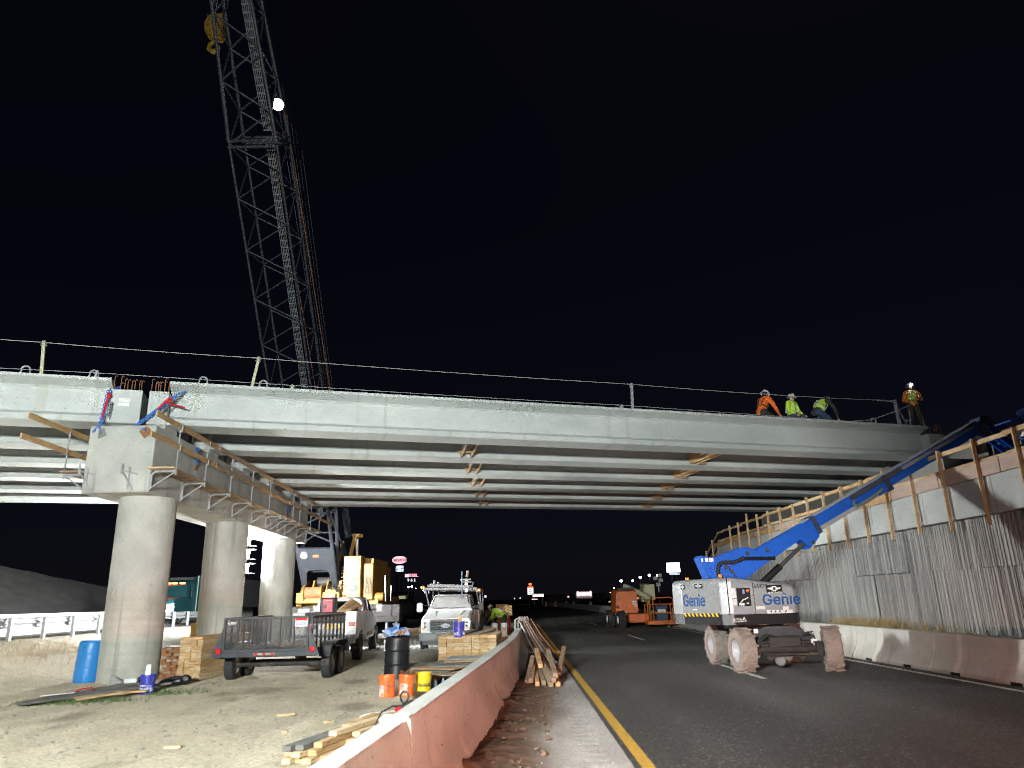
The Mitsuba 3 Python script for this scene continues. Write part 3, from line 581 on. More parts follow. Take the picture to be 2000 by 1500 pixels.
# work platforms on brackets either side of the cap
def platform(sgn, label, ys_, rail0, rail1):
    t = thing('work_platform', label, 'scaffold platform', M=CM)
    x0 = sgn * 0.80; xo = sgn * 1.40; zt = 4.86
    for i, y in enumerate(ys_):
        p = [(x0 + sgn * 0.03, y, 4.42), (x0 + sgn * 0.03, y, zt - 0.12), (x0 + sgn * 0.06, y, zt - 0.04), (x0 + sgn * 0.14, y, zt), (xo, y, zt)]
        obj(t, 'bracket', join(tube(p, 0.028, 8), rod((x0 + sgn * 0.03, y, 4.46), (xo - sgn * 0.02, y, zt - 0.02), 0.02, 7), beam((x0 + sgn * 0.014, y, 4.40), (x0 + sgn * 0.014, y, zt + 0.02), 0.07, 0.02)), 'galvanised', smooth=35)
        if i in (5, 6) and sgn > 0: continue
        q = [(xo, y, zt - 0.10), (xo, y, 5.38), (xo + sgn * 0.0, y, 5.96)]
        obj(t, 'guard_post', join(tube(q, 0.019, 7), *[tube([(xo, y, zz - 0.10), (xo + 0.05 * sgn, y, zz - 0.06), (xo + 0.055 * sgn, y, zz + 0.06)], 0.016, 6) for zz in (5.44, 5.93)]), 'galvanised', smooth=35)
    y = rail0 + 0.25 if sgn > 0 else rail0
    while y < rail1:
        y2 = min(y + 2.4, rail1 + 0.3)
        for j in range(2): obj(t, 'walkway_plank', cbox(0.27, y2 - y - 0.02, 0.04, 0.006, (x0 + sgn * (0.19 + 0.285 * j), (y + y2) / 2, zt + 0.05)), 'lumber_old')
        y = y2
    if sgn > 0: obj(t, 'walkway_plank', cbox(0.62, 0.30, 0.04, 0.006, (x0 + 0.33, -0.12, zt + 0.055)), 'lumber_pale')
    for z_, s0 in ((5.95, -1.45), (5.44, -1.6)):
        a = s0; n = 0
        while a < rail1 - (2.8 if z_ > 5.9 else -1.6):
            b_ = a + 4.3; obj(t, 'rail_board', beam((xo + 0.02 * sgn + 0.035 * sgn * (n % 2), a, z_ + 0.004 * n), (xo + 0.02 * sgn + 0.035 * sgn * (n % 2), b_, z_ + 0.02), 0.035, 0.13, 0.004), 'lumber_old' if n % 2 else 'lumber'); a = b_ - 0.25; n += 1
    # the stray bracket on the end face of the cap
    e = (0.30, -0.70)[sgn < 0]
    obj(t, 'end_bracket', join(tube([(e, -0.02, 4.45), (e, -0.03, 4.84), (e, -0.34 * 0 - 0.06, 4.98)], 0.02, 6), rod((e - 0.16, -0.10, 4.90), (e + 0.2, -0.05, 4.80), 0.016, 6), rod((e - 0.16, -0.10, 4.90), (e + 0.12, -0.02, 4.42), 0.016, 6), rod((e - 0.16, -0.10, 4.80), (e - 0.16, -0.10, 5.05), 0.02, 6)), 'galvanised', smooth=35)
platform(1, 'scaffold walkway with timber guard rails along the road side of the pier cap', (-0.02, 1.88, 3.9, 5.95, 8.0, 9.7, 10.4, 11.3, 12.4, 14.4, 16.1), -0.25, 16.8)
platform(-1, 'scaffold walkway with timber guard rails on the far left side of the pier cap', (0.25, 2.6, 5.2, 8.0, 11.0), 0.0, 12.0)

# ---------------------------------------------------------------- retaining wall on the right and the concrete barriers
WX = 10.60
wall = thing('retaining_wall', 'tall ribbed concrete retaining wall with smooth coping and timber guard rail', 'wall')
def ribbed(y0, y1, z0, z1, seed):
    r_ = np.random.RandomState(seed); y = y0; pts = []
    while y < y1 - 0.03:
        w = 0.055 + 0.10 * r_.rand() ** 1.5; w = min(w, y1 - y); g = min(0.022 + 0.02 * r_.rand(), 0.6 * w); d = 0.03 + 0.055 * r_.rand()
        pts += [(y, 0.0), (y + w - g, 0.012 * r_.rand()), (y + w - g * 0.8, d), (y + w - g * 0.2, d)]; y += w
    pts = np.array(pts); rows = []
    for i, z in enumerate(np.linspace(z0, z1, 7)):
        j = 0.0015 * r_.randn(len(pts)); rows.append(np.stack([WX + pts[:, 1] + j * 0.6, pts[:, 0], np.full(len(pts), z)], 1))
    v = np.vstack(rows); n = len(pts); i = (np.arange(6)[:, None] * n + np.arange(n - 1)[None]).ravel()
    return v, np.vstack([np.stack([i, i + n, i + n + 1], 1), np.stack([i, i + n + 1, i + 1], 1)])
for row, (z0, z1, off) in enumerate(((0.35, 2.065, 0.0), (2.08, 3.175, 1.1))):
    y = 8.4 + off - 2.0
    while y < 38.4:
        y2 = min(y + 3.15, 38.4); obj(wall, 'panel', ribbed(y + 0.004, y2 - 0.004, z0 + 0.02 * (R.random() - 0.5), z1, int(y * 10) + row), 'panel'); y = y2
zc0, zc1 = 3.20, 4.01
y = 7.4; i = 0
while y < 38.4:
    y2 = min(y + 2.80, 38.4)
    obj(wall, 'coping', cbox(0.30, y2 - y - 0.008, zc1 - zc0, 0.012, (WX - 0.13 + 0.15, (y + y2) / 2, (zc0 + zc1) / 2)), 'coping')
    if y > 21.3: obj(wall, 'upstand', cbox(0.22, y2 - y - 0.01, 0.32, 0.01, (WX + 0.09, (y + y2) / 2, zc1 + 0.16)), 'coping')
    y = y2
tone = ['form_pink', 'form_pink', 'form_pink', 'lumber', 'plywood', 'lumber', 'form_pink', 'plywood', 'form_pink', 'lumber', 'plywood']
for i in range(11):
    a = 13.0 + 2.35 * i
    hz = 0.33 if i < 3 else (0.28 if i < 5 else 0.20)
    obj(wall, 'form_board', cbox(0.03, 2.32, hz, 0.004, (WX - 0.155, a + 1.17, zc1 + hz / 2 + 0.003)), tone[i])
for i in range(17):
    y = 13.25 + 1.395 * i
    top = 4.87 + 0.10 * (R.random() - 0.5) + (0.25 if i == 14 else 0)
    obj(wall, 'stud', beam((WX - 0.205, y, 2.96 + 0.05 * (R.random() - 0.5)), (WX - 0.195, y + 0.03 * (R.random() - 0.5), top), 0.045, 0.09, 0.004, upv=(1, 0, 0)), 'lumber_pale')
for z_ in (4.76, 4.33):
    a = 11.8; n = 0
    while a < 37.9:
        b_ = min(a + 3.25, 38.0); jz = 0.02 * (R.random() - 0.5) - (0.0 if a < 28 else 0.008 * (a - 28))
        obj(wall, 'rail_board', beam((WX - 0.150 + 0.03 * (n % 2), a, z_ + jz), (WX - 0.150 + 0.03 * (n % 2), b_, z_ + jz + 0.02), 0.035, 0.105, 0.004), 'lumber' if (n + int(z_ * 10)) % 3 else 'lumber_pale'); a = b_ - 0.1; n += 1
for q, (z0, z1) in enumerate(((4.70, 3.35), (4.27, 2.83))):
    obj(wall, 'rail_board', beam((WX - 0.13, 37.9, z0), (WX - 0.13, 41.8, z1), 0.035, 0.11, 0.004), 'lumber_old')
for y, z in ((39.1, 4.43), (40.5, 3.95)): obj(wall, 'stud', beam((WX - 0.17, y, z - 1.4), (WX - 0.17, y, z), 0.045, 0.09, 0.004, upv=(1, 0, 0)), 'lumber_pale')
obj(wall, 'return_face', xf(prism([(38.4, -0.2), (38.4, 4.01), (43.2, 2.45), (47, 0.2), (47, -0.2)], 0.3, WX), YZ), 'abutment')
obj(wall, 'backfill', join(cbox(14, 26.0, 4.3, 0, (WX + 7.45, 25.3, 1.75)), cbox(14, 14, 4.2, 0, (WX + 7.45, 5.2, 1.69)), cbox(1.6, 46.0, 0.8, 0, (WX - 0.75, 16.0, 0.22))), 'hill')
ab = thing('bridge_abutment', 'low grey concrete abutment seat beneath the right girder ends', 'abutment', M=BM)
sh = [(22.0, N0 - 0.6), (24.2, N0 - 0.6), (29.2, N0 + 16.6), (27.0, N0 + 16.6)]
obj(ab, 'seat', prism(sh, 2.0, 4.02), 'abutment')
obj(ab, 'back_wall', prism([(24.2, N0 - 0.6), (24.6, N0 - 0.6), (29.6, N0 + 16.6), (29.2, N0 + 16.6)], 2.95, 4.02), 'abutment')

BP = [(0.0, 0.0), (0.0, 0.075), (0.055, 0.16), (0.115, 0.27), (0.150, 0.36), (0.195, 0.735), (0.212, 0.76), (0.388, 0.76), (0.405, 0.735), (0.45, 0.36), (0.485, 0.27), (0.545, 0.16), (0.6, 0.075), (0.6, 0.0)]
def barrier(a, b, label, group, flip=False, pale=False):
    """F-shape segment whose traffic-side base line runs from a to b"""
    a, b = V(*a, 0), V(*b, 0); L = np.linalg.norm(b - a); d = (b - a) / L
    k = thing('concrete_barrier', label, 'barrier', group=group, M=FR(a, d, np.cross(V(0, 0, 1), d)))
    sg = 1 if not flip else -1
    rings, xs_ = [], np.r_[0.012, np.linspace(0.06, L - 0.06, 10), L - 0.012]
    for i, x in enumerate(xs_):
        ins = 0.02 if i in (0, len(xs_) - 1) else 0.0
        ring = [(x, sg * (0.3 + (p - 0.3) * (1 - ins)), q * (1 - ins * 0.6)) for p, q in BP]
        rings.append(ring if flip else ring[::-1])
    obj(k, 'body', loft(rings), 'barrier_pale' if pale else 'barrier', smooth=28)
    for fx in (0.25, 0.75): obj(k, 'drain_slot', join(cbox(0.30, 0.012, 0.055, 0, (L * fx, sg * -0.002, 0.03))), 'black')
    for fx in (0.2, 0.5, 0.8): obj(k, 'anchor_hole', cbox(0.035, 0.01, 0.05, 0, (L * fx + 0.1 * R.random(), sg * 0.148, 0.33)), 'charcoal')
    return k
ys_ = [-6.0, 0.15, 6.25, 12.35, 18.45, 24.55]
for i in range(5):
    lab = ['barrier segment beside the photographer', 'nearest red-lit concrete barrier segment in the left foreground', 'red-lit barrier segment past the first joint, scraped by traffic', 'barrier segment beside the large lumber stack with timbers on its road side', 'far end segment of the left barrier under the bundle of pipes'][i]
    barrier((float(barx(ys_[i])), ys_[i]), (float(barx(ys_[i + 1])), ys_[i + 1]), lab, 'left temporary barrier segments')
t = thing('mortar_patch', 'whitish mortar lump over the barrier joint in the foreground', 'mortar', at=(float(barx(6.25)) - 0.30, 6.25, 0))
pt = [(-0.15, 0.0), (-0.12, 0.784), (0.105, 0.784), (0.12, 0.70)]
obj(t, 'pad', cbox(0.24, 0.22, 0.03, 0.012, (-0.0, 0.0, 0.772)), 'sheet')
obj(t, 'drip', hull([(0.09, -0.05, 0.77), (0.125, -0.05, 0.77), (0.09, 0.07, 0.77), (0.125, 0.07, 0.77), (0.12, -0.04, 0.70), (0.13, -0.03, 0.62), (0.13, 0.04, 0.70), (0.115, 0.03, 0.66)]), 'sheet')
NTH = ['first', 'second', 'third', 'fourth', 'fifth', 'sixth', 'seventh', 'eighth', 'ninth', 'tenth', 'eleventh', 'twelfth', 'thirteenth', 'fourteenth', 'fifteenth', 'sixteenth']
q = -2.0; i = 0
while q < 62:
    x0 = 8.55 - 0.0 * q; 
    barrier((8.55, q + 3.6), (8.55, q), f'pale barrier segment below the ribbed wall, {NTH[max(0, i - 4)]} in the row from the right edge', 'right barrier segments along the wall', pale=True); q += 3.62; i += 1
one('far_barrier', join(*[xf(loft([[(0.0, p, z) for p, z in BP][::-1], [(11.9, p, z) for p, z in BP][::-1]]), FR((9.3 + bend(y), y + 12, 0), (bend(y) - bend(y + 12), -12, 0), (12, bend(y) - bend(y + 12), 0))) for y in np.arange(64, 200, 12)]), 'barrier', 'dark concrete barrier continuing along the road far behind the orange lift', 'barrier')

# ---------------------------------------------------------------- people
def skin_of(bones, ref=0.035, it=6):
    """one continuous surface round tapering bones ((p0, r0), (p1, r1))"""
    out = []
    for (p, r), (q, s) in bones:
        a = m3.Manifold.sphere(r, 14).translate(tuple(float(x) for x in p)); b = m3.Manifold.sphere(s, 14).translate(tuple(float(x) for x in q))
        out.append(m3.Manifold.batch_hull([a, b]))
    m = m3.Manifold.batch_boolean(out, m3.OpType.Add).refine_to_length(ref).to_mesh()
    t = trimesh.Trimesh(np.array(m.vert_properties[:, :3]), np.array(m.tri_verts))
    trimesh.smoothing.filter_taubin(t, 0.5, -0.53, it)
    return tm(t)
def person(label, group, M, J, top='hivis', legs='denim', vest=None, hat='hat', face=(0, 1, 0), harness=False, hidden_lamp=False):
    k = thing('person', label, 'person', M=M, group=group)
    g = {n: V(*p) for n, p in J.items()}
    hc, ch, nk, hd = (g['lh'] + g['rh']) / 2, g['ch'], g['nk'], g['hd']
    fy = nrm(V(*face)); side_ = nrm(g['rs'] - g['ls']); up_ = nrm(np.cross(side_, fy))
    bones = [((hc, .13), (ch, .135)), ((g['lh'], .105), (g['rh'], .105)), ((g['ls'], .075), (g['rs'], .075)), ((ch, .13), ((g['ls'] + g['rs']) / 2, .11)), (((g['ls'] + g['rs']) / 2, .07), (nk, .055)), ((nk, .055), (hd - up_ * .04, .06)),
             ((hd + up_ * .025, .092), (hd - up_ * .03 + fy * .012, .078)), ((hd - up_ * .03, .07), (hd - up_ * .095 + fy * .045, .042)), ((hd + fy * .09 - up_ * .005, .014), (hd + fy * .108 - up_ * .035, .016)),
             ((hd + side_ * .082 + up_ * .01, .018), (hd + side_ * .088 - up_ * .025, .014)), ((hd - side_ * .082 + up_ * .01, .018), (hd - side_ * .088 - up_ * .025, .014))]
    arms, legb, boots = [], [], []
    for s in 'lr':
        arms += [((g[s + 's'], .068), (g[s + 'e'], .048)), ((g[s + 'e'], .047), (g[s + 'w'], .032))]
        legb += [((g[s + 'h'], .098), (g[s + 'k'], .062)), ((g[s + 'k'], .060), (g[s + 'a'], .042))]
        t_ = nrm(fy * V(1, 1, 0) + 1e-6) if (g[s + 'a'][2] < g[s + 'k'][2] - 0.15) else nrm(g[s + 'a'] - g[s + 'k'])
        boots += [((g[s + 'a'] + V(0, 0, 0.03), .052), (g[s + 'a'] - V(0, 0, .025), .05)), ((g[s + 'a'] - V(0, 0, .025), .05), (g[s + 'a'] + t_ * .17 - V(0, 0, .03), .04))]
    hands = []
    for s in 'lr':
        w = g[s + 'w']; d = nrm(w - g[s + 'e']); a = nrm(np.cross(d, V(0.2, 0.1, 1))); b = np.cross(a, d)
        hands += [((w, .028), (w + d * .075, .030)), ((w + d * .03 + a * .02, .024), (w + d * .08 + a * .028, .020)), ((w + d * .03 - a * .02, .024), (w + d * .08 - a * .028, .020))]
        for i, (o, L_) in enumerate(((-.033, .060), (-.011, .072), (.011, .068), (.032, .052))):
            p0 = w + d * .085 + a * o; p1 = p0 + d * L_ * .6 - b * .015; hands += [((p0, .0105), (p1, .0095)), ((p1, .0095), (p1 + d * L_ * .35 - b * .035, .008))]
        hands += [((w + d * .03 + a * .035, .013), (w + d * .065 + a * .065 - b * .01, .011)), ((w + d * .065 + a * .065 - b * .01, .011), (w + d * .10 + a * .06 - b * .03, .009))]
    obj(k, 'body', skin_of(bones + arms + legb + hands, 0.03, 3), 'skin', smooth=True)
    inf = lambda bs, e: [((p, r + e), (q, s + e)) for (p, r), (q, s) in bs]
    tors = bones[:4]
    obj(k, 'shirt', skin_of(inf(tors, .02) + inf(arms, .018), 0.045, 8), top, smooth=True)
    obj(k, 'trousers', skin_of(inf([bones[1]], .026) + inf(legb, .026), 0.05, 8), legs, smooth=True)
    obj(k, 'boots', skin_of(inf(boots, .008), 0.04, 4), 'dark_cloth', smooth=True)
    obj(k, 'hair', skin_of([((hd + up_ * .03 - fy * .015, .096), (hd - up_ * .02 - fy * .03, .085))], 0.04, 2), 'hair', smooth=True)
    if vest: obj(k, 'vest', skin_of([((hc + (ch - hc) * .25, .165), (ch, .17)), ((ch, .165), ((g['ls'] + g['rs']) / 2 - up_ * .02, .135)), ((g['ls'] * .6 + g['rs'] * .4, .11), (g['rs'] * .6 + g['ls'] * .4, .11))], 0.05, 6), vest, smooth=True)
    tape = []
    ax = nrm(ch - hc); F_ = nrm(np.cross(ax, side_)); rr_ = .178 if vest else .162
    for q in (.45,):
        c = hc + (ch - hc) * q; tape.append(tube([c + (side_ * 1.08 * math.cos(a) + F_ * math.sin(a)) * rr_ for a in np.linspace(0, 6.28, 17)], .02, 5, False))
    for sg in (-1, 1):
        for fb in (-1, 1): tape.append(tube([hc + (ch - hc) * .45 + F_ * fb * rr_ + side_ * sg * .09, ch + F_ * fb * (rr_ - .01) + side_ * sg * .10, (g['ls'] + g['rs']) / 2 + up_ * .1 + side_ * sg * .11], .016, 5))
    obj(k, 'harness' if harness else 'reflective_tape', join(tape), 'dark_cloth' if harness else 'reflect', smooth=True)
    Hm = FR(hd + up_ * .035, side_, fy)
    if hat: obj(k, 'hard_hat', xf(join(lathe([(.165, .0), (.16, .012), (.122, .018), (.118, .06), (.095, .105), (.05, .128), (0, .135)], 22), mv(cbox(.03, .2, .02, .008), 0, 0, .128)), Hm), hat, smooth=40)
    obj(k, 'eyes', join(*[mv(blob(.011, 1), *(hd + fy * .088 + side_ * sg * .034 + up_ * .005)) for sg in (-1, 1)]), 'black')
    obj(k, 'mouth', tube([hd + fy * .086 - up_ * .066 + side_ * q for q in (-.025, 0, .025)], .006, 5), 'crimson')
    return k
def pose(hip, chest, head, el, er, wl, wr, kl, kr, al, ar, sw=.19, hw=.10, sd=(1, 0, 0)):
    s = V(*sd); ch = V(*chest); hp = V(*hip); n_ = nrm(V(*head) - ch)
    return dict(lh=hp - s * hw, rh=hp + s * hw, ch=ch, ls=ch + n_ * .10 - s * sw, rs=ch + n_ * .10 + s * sw, nk=ch + n_ * .17, hd=head, le=el, re=er, lw=wl, rw=wr, lk=kl, rk=kr, la=al, ra=ar)
def onbeam(d, n, yaw): return RZ(yaw + SK, W(d, N0 + n, ZB + GH))
kneel = pose((0, -.12, .27), (0, .10, .66), (0, .22, .94), (-.30, .22, .42), (.32, .25, .42), (-.22, .46, .26), (.26, .50, .22), (-.15, .30, .10), (.15, .30, .10), (-.13, -.22, .10), (.13, -.22, .10))
person('worker kneeling on the girder in an orange sweatshirt with dark harness', 'workers on the girder', onbeam(15.6, .45, math.radians(-75)), kneel, 'hivis_orange', 'dark_cloth', None, 'hat', harness=True, face=(0, .9, -.35))
sit = pose((0, -.05, .16), (0, .0, .58), (0, .04, .85), (-.30, .05, .40), (.30, .05, .40), (-.22, .24, .26), (.22, .24, .26), (-.2, .36, .16), (.2, .36, .16), (-.12, .05, .10), (.12, .05, .10))
person('worker sitting on the girder in a lime long-sleeved hi-vis shirt, facing the road', 'workers on the girder', onbeam(16.85, .5, math.radians(195)), sit, 'hivis', 'denim', None, 'hat', face=(0, 1, -.15))
crouch = pose((0, -.15, .42), (0, .22, .78), (0, .46, .90), (-.26, .48, .55), (.28, .48, .55), (-.16, .62, .25), (.2, .66, .22), (-.2, .28, .48), (.16, .30, .16), (-.16, .05, .09), (.14, -.12, .09))
person('worker crouching over the girder in a yellow and orange vest and blue jeans', 'workers on the girder', onbeam(18.0, .5, math.radians(-82)), crouch, 'dark_cloth', 'denim', 'hivis', 'charcoal', face=(0, .75, -.65))
stand = pose((0, 0, .93), (0, .02, 1.30), (0, .06, 1.60), (-.32, .06, 1.10), (.32, .02, 1.08), (-.10, .28, 1.08), (.14, .27, 1.04), (-.14, .03, .50), (.14, .0, .50), (-.17, .0, .09), (.18, -.02, .09))
pk = person('worker standing at the girder end in a yellow hi-vis jacket with a lit headlamp', 'workers on the girder', onbeam(22.3, .45, math.radians(150)), stand, 'hivis_orange2', 'olive', 'hivis', 'hat')
obj(pk, 'leg_stripe', join(*[tube([(s * .185, .05, .86), (s * .205, .07, .5), (s * .225, .04, .12)], .012, 5) for s in (-1, 1)]), 'reflect')
obj(pk, 'headlamp_strap', mv(tube(arc((0, .06, 1.655), .135, 0, 360, 18, (1, 0, 0), (0, 1, 0)), .012, 5, False), 0, 0, 0), 'black')
glow(pk, 'headlamp', mv(blob(.045, 2), 0, .225, 1.66), (900, 980, 1100), 0.05)

# ---------------------------------------------------------------- blue boom lift on the road
ph = math.radians(5); GP = V(4.6, 17.6, 0); GM = np.eye(4); GM[:2, 0] = [math.cos(ph), math.sin(ph)]; GM[:2, 1] = [-math.sin(ph), math.cos(ph)]; GM[:3, 3] = GP
# local frame: b along the boom, c away from the camera, z up
gl = thing('boom_lift', 'grey and blue telescopic boom lift with dusty tyres parked on the lane', 'boom lift', M=np.eye(4))
for c, yaw, fl in (((4.90, 16.78, .46), 0.10, True), ((4.92, 19.0, .46), 0.06, True), ((6.80, 16.62, .46), math.pi - 0.30, True), ((6.82, 19.0, .46), 0, False)):
    wheel(gl, c, .445, .36, .235, 'tyre_dusty', 'rim', yaw, lugs=13, flip=fl)
ch = [(5.22, .32), (5.22, .74), (5.40, .80), (5.62, .98), (6.12, .98), (6.50, .74), (6.62, .66), (6.62, .36), (6.2, .24), (5.6, .24)]
obj(gl, 'chassis', join(front([(5.14, .50), (5.14, .80), (5.55, .93), (6.15, .93), (6.55, .72), (6.55, .46)], 17.0, 19.4), cbox(.5, .3, .2, .03, (5.85, 18.0, .92))), 'black_steel')
obj(gl, 'front_box', cbox(.70, .32, .34, .03, (5.84, 16.86, .56)), 'grime_steel')
obj(gl, 'axle', rod((5.1, 19.0, .46), (6.7, 19.0, .46), .11, 10), 'grime_steel'); obj(gl, 'axle_beam', join(front([(5.28, .62), (5.28, .44), (5.5, .22), (5.62, .30), (6.08, .30), (6.2, .22), (6.45, .44), (6.45, .62)], 16.80, 17.10), rod((5.1, 16.78, .46), (6.62, 16.66, .46), .07)), 'grime_steel')
obj(gl, 'steering_link', join(rod((5.18, 16.68, .60), (5.5, 16.72, .62), .03), rod((6.2, 16.68, .60), (6.6, 16.55, .60), .03), cbox(.16, .14, .26, .02, (5.20, 16.76, .46)), cbox(.16, .14, .26, .02, (6.54, 16.64, .46)), rod((5.3, 16.66, .36), (6.5, 16.6, .36), .022)), 'grime_steel')
obj(gl, 'hose', join(*[tube([(5.42 + .1 * i, 16.72, .72), (5.38 + .05 * i, 16.64, .78), (5.27, 16.66, .70 - .03 * i), (5.22, 16.7, .55)], .014, 6) for i in range(3)], *[tube([(6.22, 16.75, .72), (6.34 + .05 * i, 16.66, .82), (6.46, 16.62, .66), (6.5, 16.64, .5)], .014, 6) for i in range(3)]), 'rubber', smooth=True)
obj(gl, 'tow_hook', tube(arc((5.84, 16.68, .46), .035, -30, 300, 9), .012, 6), 'amber')
obj(gl, 'hub_gear', xf(lathe([(0, .05), (.09, .05), (.12, .02), (.12, 0), (0, 0)], 12), FR((5.76, 16.95, .22), (1, 0, 0), (0, 0, 1))), 'steel')
obj(gl, 'plate', cbox(.10, .012, .09, 0, (5.30, 16.985, .84)), 'white_flat')
obj(gl, 'reflector_box', cbox(.13, .02, .09, .004, (6.42, 16.60, .62)), 'white_flat')
obj(gl, 'turntable', mv(lathe([(0, 0), (.52, 0), (.52, .10), (0, .10)], 32), 5.75, 18.0, .90), 'black_steel', smooth=30)
CUR[0] = GM
plan = shapely.Polygon([(-.70, .95), (-.66, .35), (-.10, -.63), (.16, -.76), (1.60, -.76), (1.75, -.62), (1.75, .85), (1.55, 1.2), (-.45, 1.25)]).buffer(-.10).buffer(.10, quad_segs=6)
bp = np.array(plan.exterior.coords)[:-1]
if shapely.LinearRing(bp).is_ccw is False: bp = bp[::-1]
def ztop(b): return np.interp(b, [-.7, .1, .8, 1.4, 1.75], [1.99, 2.02, 1.97, 1.88, 1.72])
def body(z0f, z1f, inset=0.0, rnd=True):
    pl = np.array(shapely.Polygon(bp).buffer(-inset, join_style=2).exterior.coords)[:-1] if inset else bp
    cen = pl.mean(0); rings = []
    for t_, s in ((0, .985), (.03, 1), (.80, 1), (.90, .992), (.96, .972), (1.0, .93)) if rnd else ((0, 1), (1, 1)):
        q = cen + (pl - cen) * s; zt = ztop(q[:, 0]) if z1f is None else np.full(len(q), z1f)
        rings.append(np.c_[q, z0f + (zt - z0f) * t_])
    return loft(rings)
obj(gl, 'cowling', body(1.20, None), 'grey_paint', smooth=32)
obj(gl, 'lower_skirt', body(.985, 1.215, .012, False), 'black')
fx = nrm(V(.56, -.98, 0))   # tail face: along fx, outward
TO = V(-.66, .35, 0); tn = nrm(np.cross(fx, V(0, 0, 1)))
def tail(s, z, d=.004): return TO + fx * s + V(0, 0, z) + tn * d
def wide(s, h, o, x, k, d=.004):
    t = tm(meshkit.text_mesh(s, h, d, True)); return xf((t[0] * V(k, 1, 1), t[1]), FR(o, x, (0, 0, 1)))
def panel_(s0, s1, z0, z1, d=.006, t_=.008): return quad(tail(s0, z0, d), tail(s1, z0, d), tail(s1, z1, d), tail(s0, z1, d), t_)
obj(gl, 'seam', cbox(.014, .02, .80, 0, (.07, -.735, 1.60)), 'black'); obj(gl, 'seam', cbox(.012, .012, .70, 0, (.66, -.756, 1.55)), 'black')
obj(gl, 'hazard_strip', panel_(.02, 1.10, 1.165, 1.235), 'black')
for i in range(9): obj(gl, 'hazard_stripe', quad(tail(.03 + .118 * i, 1.235, .010), tail(.07 + .118 * i, 1.165, .010), tail(.125 + .118 * i, 1.165, .010), tail(.085 + .118 * i, 1.235, .010), .004), 'sign_yellow')
obj(gl, 'brand_text', wide('Genie', .25, tail(.03, 1.40), fx, .72), 'logo_blue')
SN = -.757
def sp(b, z, d=.004): return (b, SN - d, z)
def plate_(b0, b1, z0, z1, m_, nm='sticker', d=.004): obj(gl, nm, cbox(b1 - b0, .005, z1 - z0, 0, ((b0 + b1) / 2, SN - d, (z0 + z1) / 2)), m_)
obj(gl, 'brand_text', join(wide('Genıe', .215, sp(.83, 1.40, .006), (1, 0, 0), 1.12), xf(prism([(0, 0), (.055, .055), (.11, 0), (.085, 0), (.055, .03), (.025, 0)], .004), FR(sp(1.305, 1.60, .006), (1, 0, 0), (0, 0, 1)))), 'logo_blue')
obj(gl, 'number', text('63979', .075, sp(.67, 1.765, .005), (1, 0, 0), (0, 0, 1), .003, True), 'black')
plate_(.265, .58, 1.38, 1.77, 'black', 'instruction_panel')
plate_(.09, .25, 1.56, 1.77, 'sheet', 'sticker'); plate_(.17, .25, 1.40, 1.54, 'sheet', 'sticker')
obj(gl, 'panel_drawing', join(tube([sp(.31, 1.43, .01), sp(.39, 1.51, .01), sp(.52, 1.56, .01)], .012, 5), xf(cbox(.12, .05, .006), FR(sp(.36, 1.42, .01), (1, 0, 0), (0, 0, 1))), xf(cbox(.06, .02, .006), FR(sp(.50, 1.44, .01), (1, 0, 0), (0, 0, 1)))), 'white_flat')
obj(gl, 'panel_dot', xf(mv(lathe([(0, .004), (.035, .004), (.035, 0), (0, 0)], 14), 0, 0, 0), FR(sp(.52, 1.71, .008), (1, 0, 0), (0, 0, 1))), 'bucket_orange')
obj(gl, 'panel_figure', xf(cbox(.06, .10, .006, .002), FR(sp(.43, 1.69, .01), (1, .3, 0), (-.3 * 0, 0, 1))), 'pale_blue')
def emblem(o, x, w, h, tx):
    z = (0, 0, 1); M_ = FR(o, x, z)
    obj(gl, 'emblem_plate', xf(cbox(w, h, .005), M_), 'black')
    wing = [(-.44, .12), (-.16, .18), (-.10, .36), (.10, .36), (.16, .18), (.44, .12), (.36, -.02), (.18, -.10), (.08, -.30), (-.08, -.30), (-.18, -.10), (-.36, -.02)]
    obj(gl, 'emblem', xf(prism([(a * w, b * h) for a, b in wing], .004, .003), M_), 'white_flat')
    obj(gl, 'emblem_disc', xf(mv(lathe([(0, .003), (.10 * w, .003), (.10 * w, 0), (0, 0)], 14), 0, .02 * h, .008), M_), 'charcoal')
    if tx: obj(gl, 'emblem_text', text('RENTALS & SALES', h * .16, np.array(o) + V(0, -.004, -h * .46), x, z, .003, True, True), 'white_flat')
emblem(sp(1.15, 1.735), (1, 0, 0), .37, .17, True)
emblem(tuple(tail(.56, 1.84, .012)), fx, .24, .10, False); emblem(tuple(tail(.07, 1.83, .012)), fx, .13, .10, False)
plate_(.68, .89, 1.30, 1.37, 'sheet'); plate_(.92, 1.52, 1.205, 1.275, 'sheet'); plate_(1.30, 1.44, 1.275, 1.35, 'sheet')
for q in (1.0, 1.10, 1.20, 1.34): plate_(q, q + .035, 1.225, 1.265, 'charcoal', 'sticker_icon', .007)
obj(gl, 'skirt_text', join(text('XC', .075, (.10, -.750, 1.045), (1, 0, 0), (0, 0, 1), .003, True), text('XTRA', .03, (.225, -.750, 1.085), (1, 0, 0), (0, 0, 1), .003, True), text('CAPACITY', .03, (.225, -.750, 1.042), (1, 0, 0), (0, 0, 1), .003, True), xf(prism([(0, 0), (.04, .07), (.08, 0), (.055, 0), (.04, .035), (.025, 0)], .003), FR((.34, -.750, 1.085), (1, 0, 0), (0, 0, 1)))), 'white_flat')
obj(gl, 'handle', xf(cbox(.14, .03, .03, .01), FR(tuple(tail(.40, 1.32, .015)), fx, (0, 0, 1))), 'white')
obj(gl, 'latch', cbox(.22, .05, .04, .015, (.82, -.72, 1.0)), 'sign_yellow')
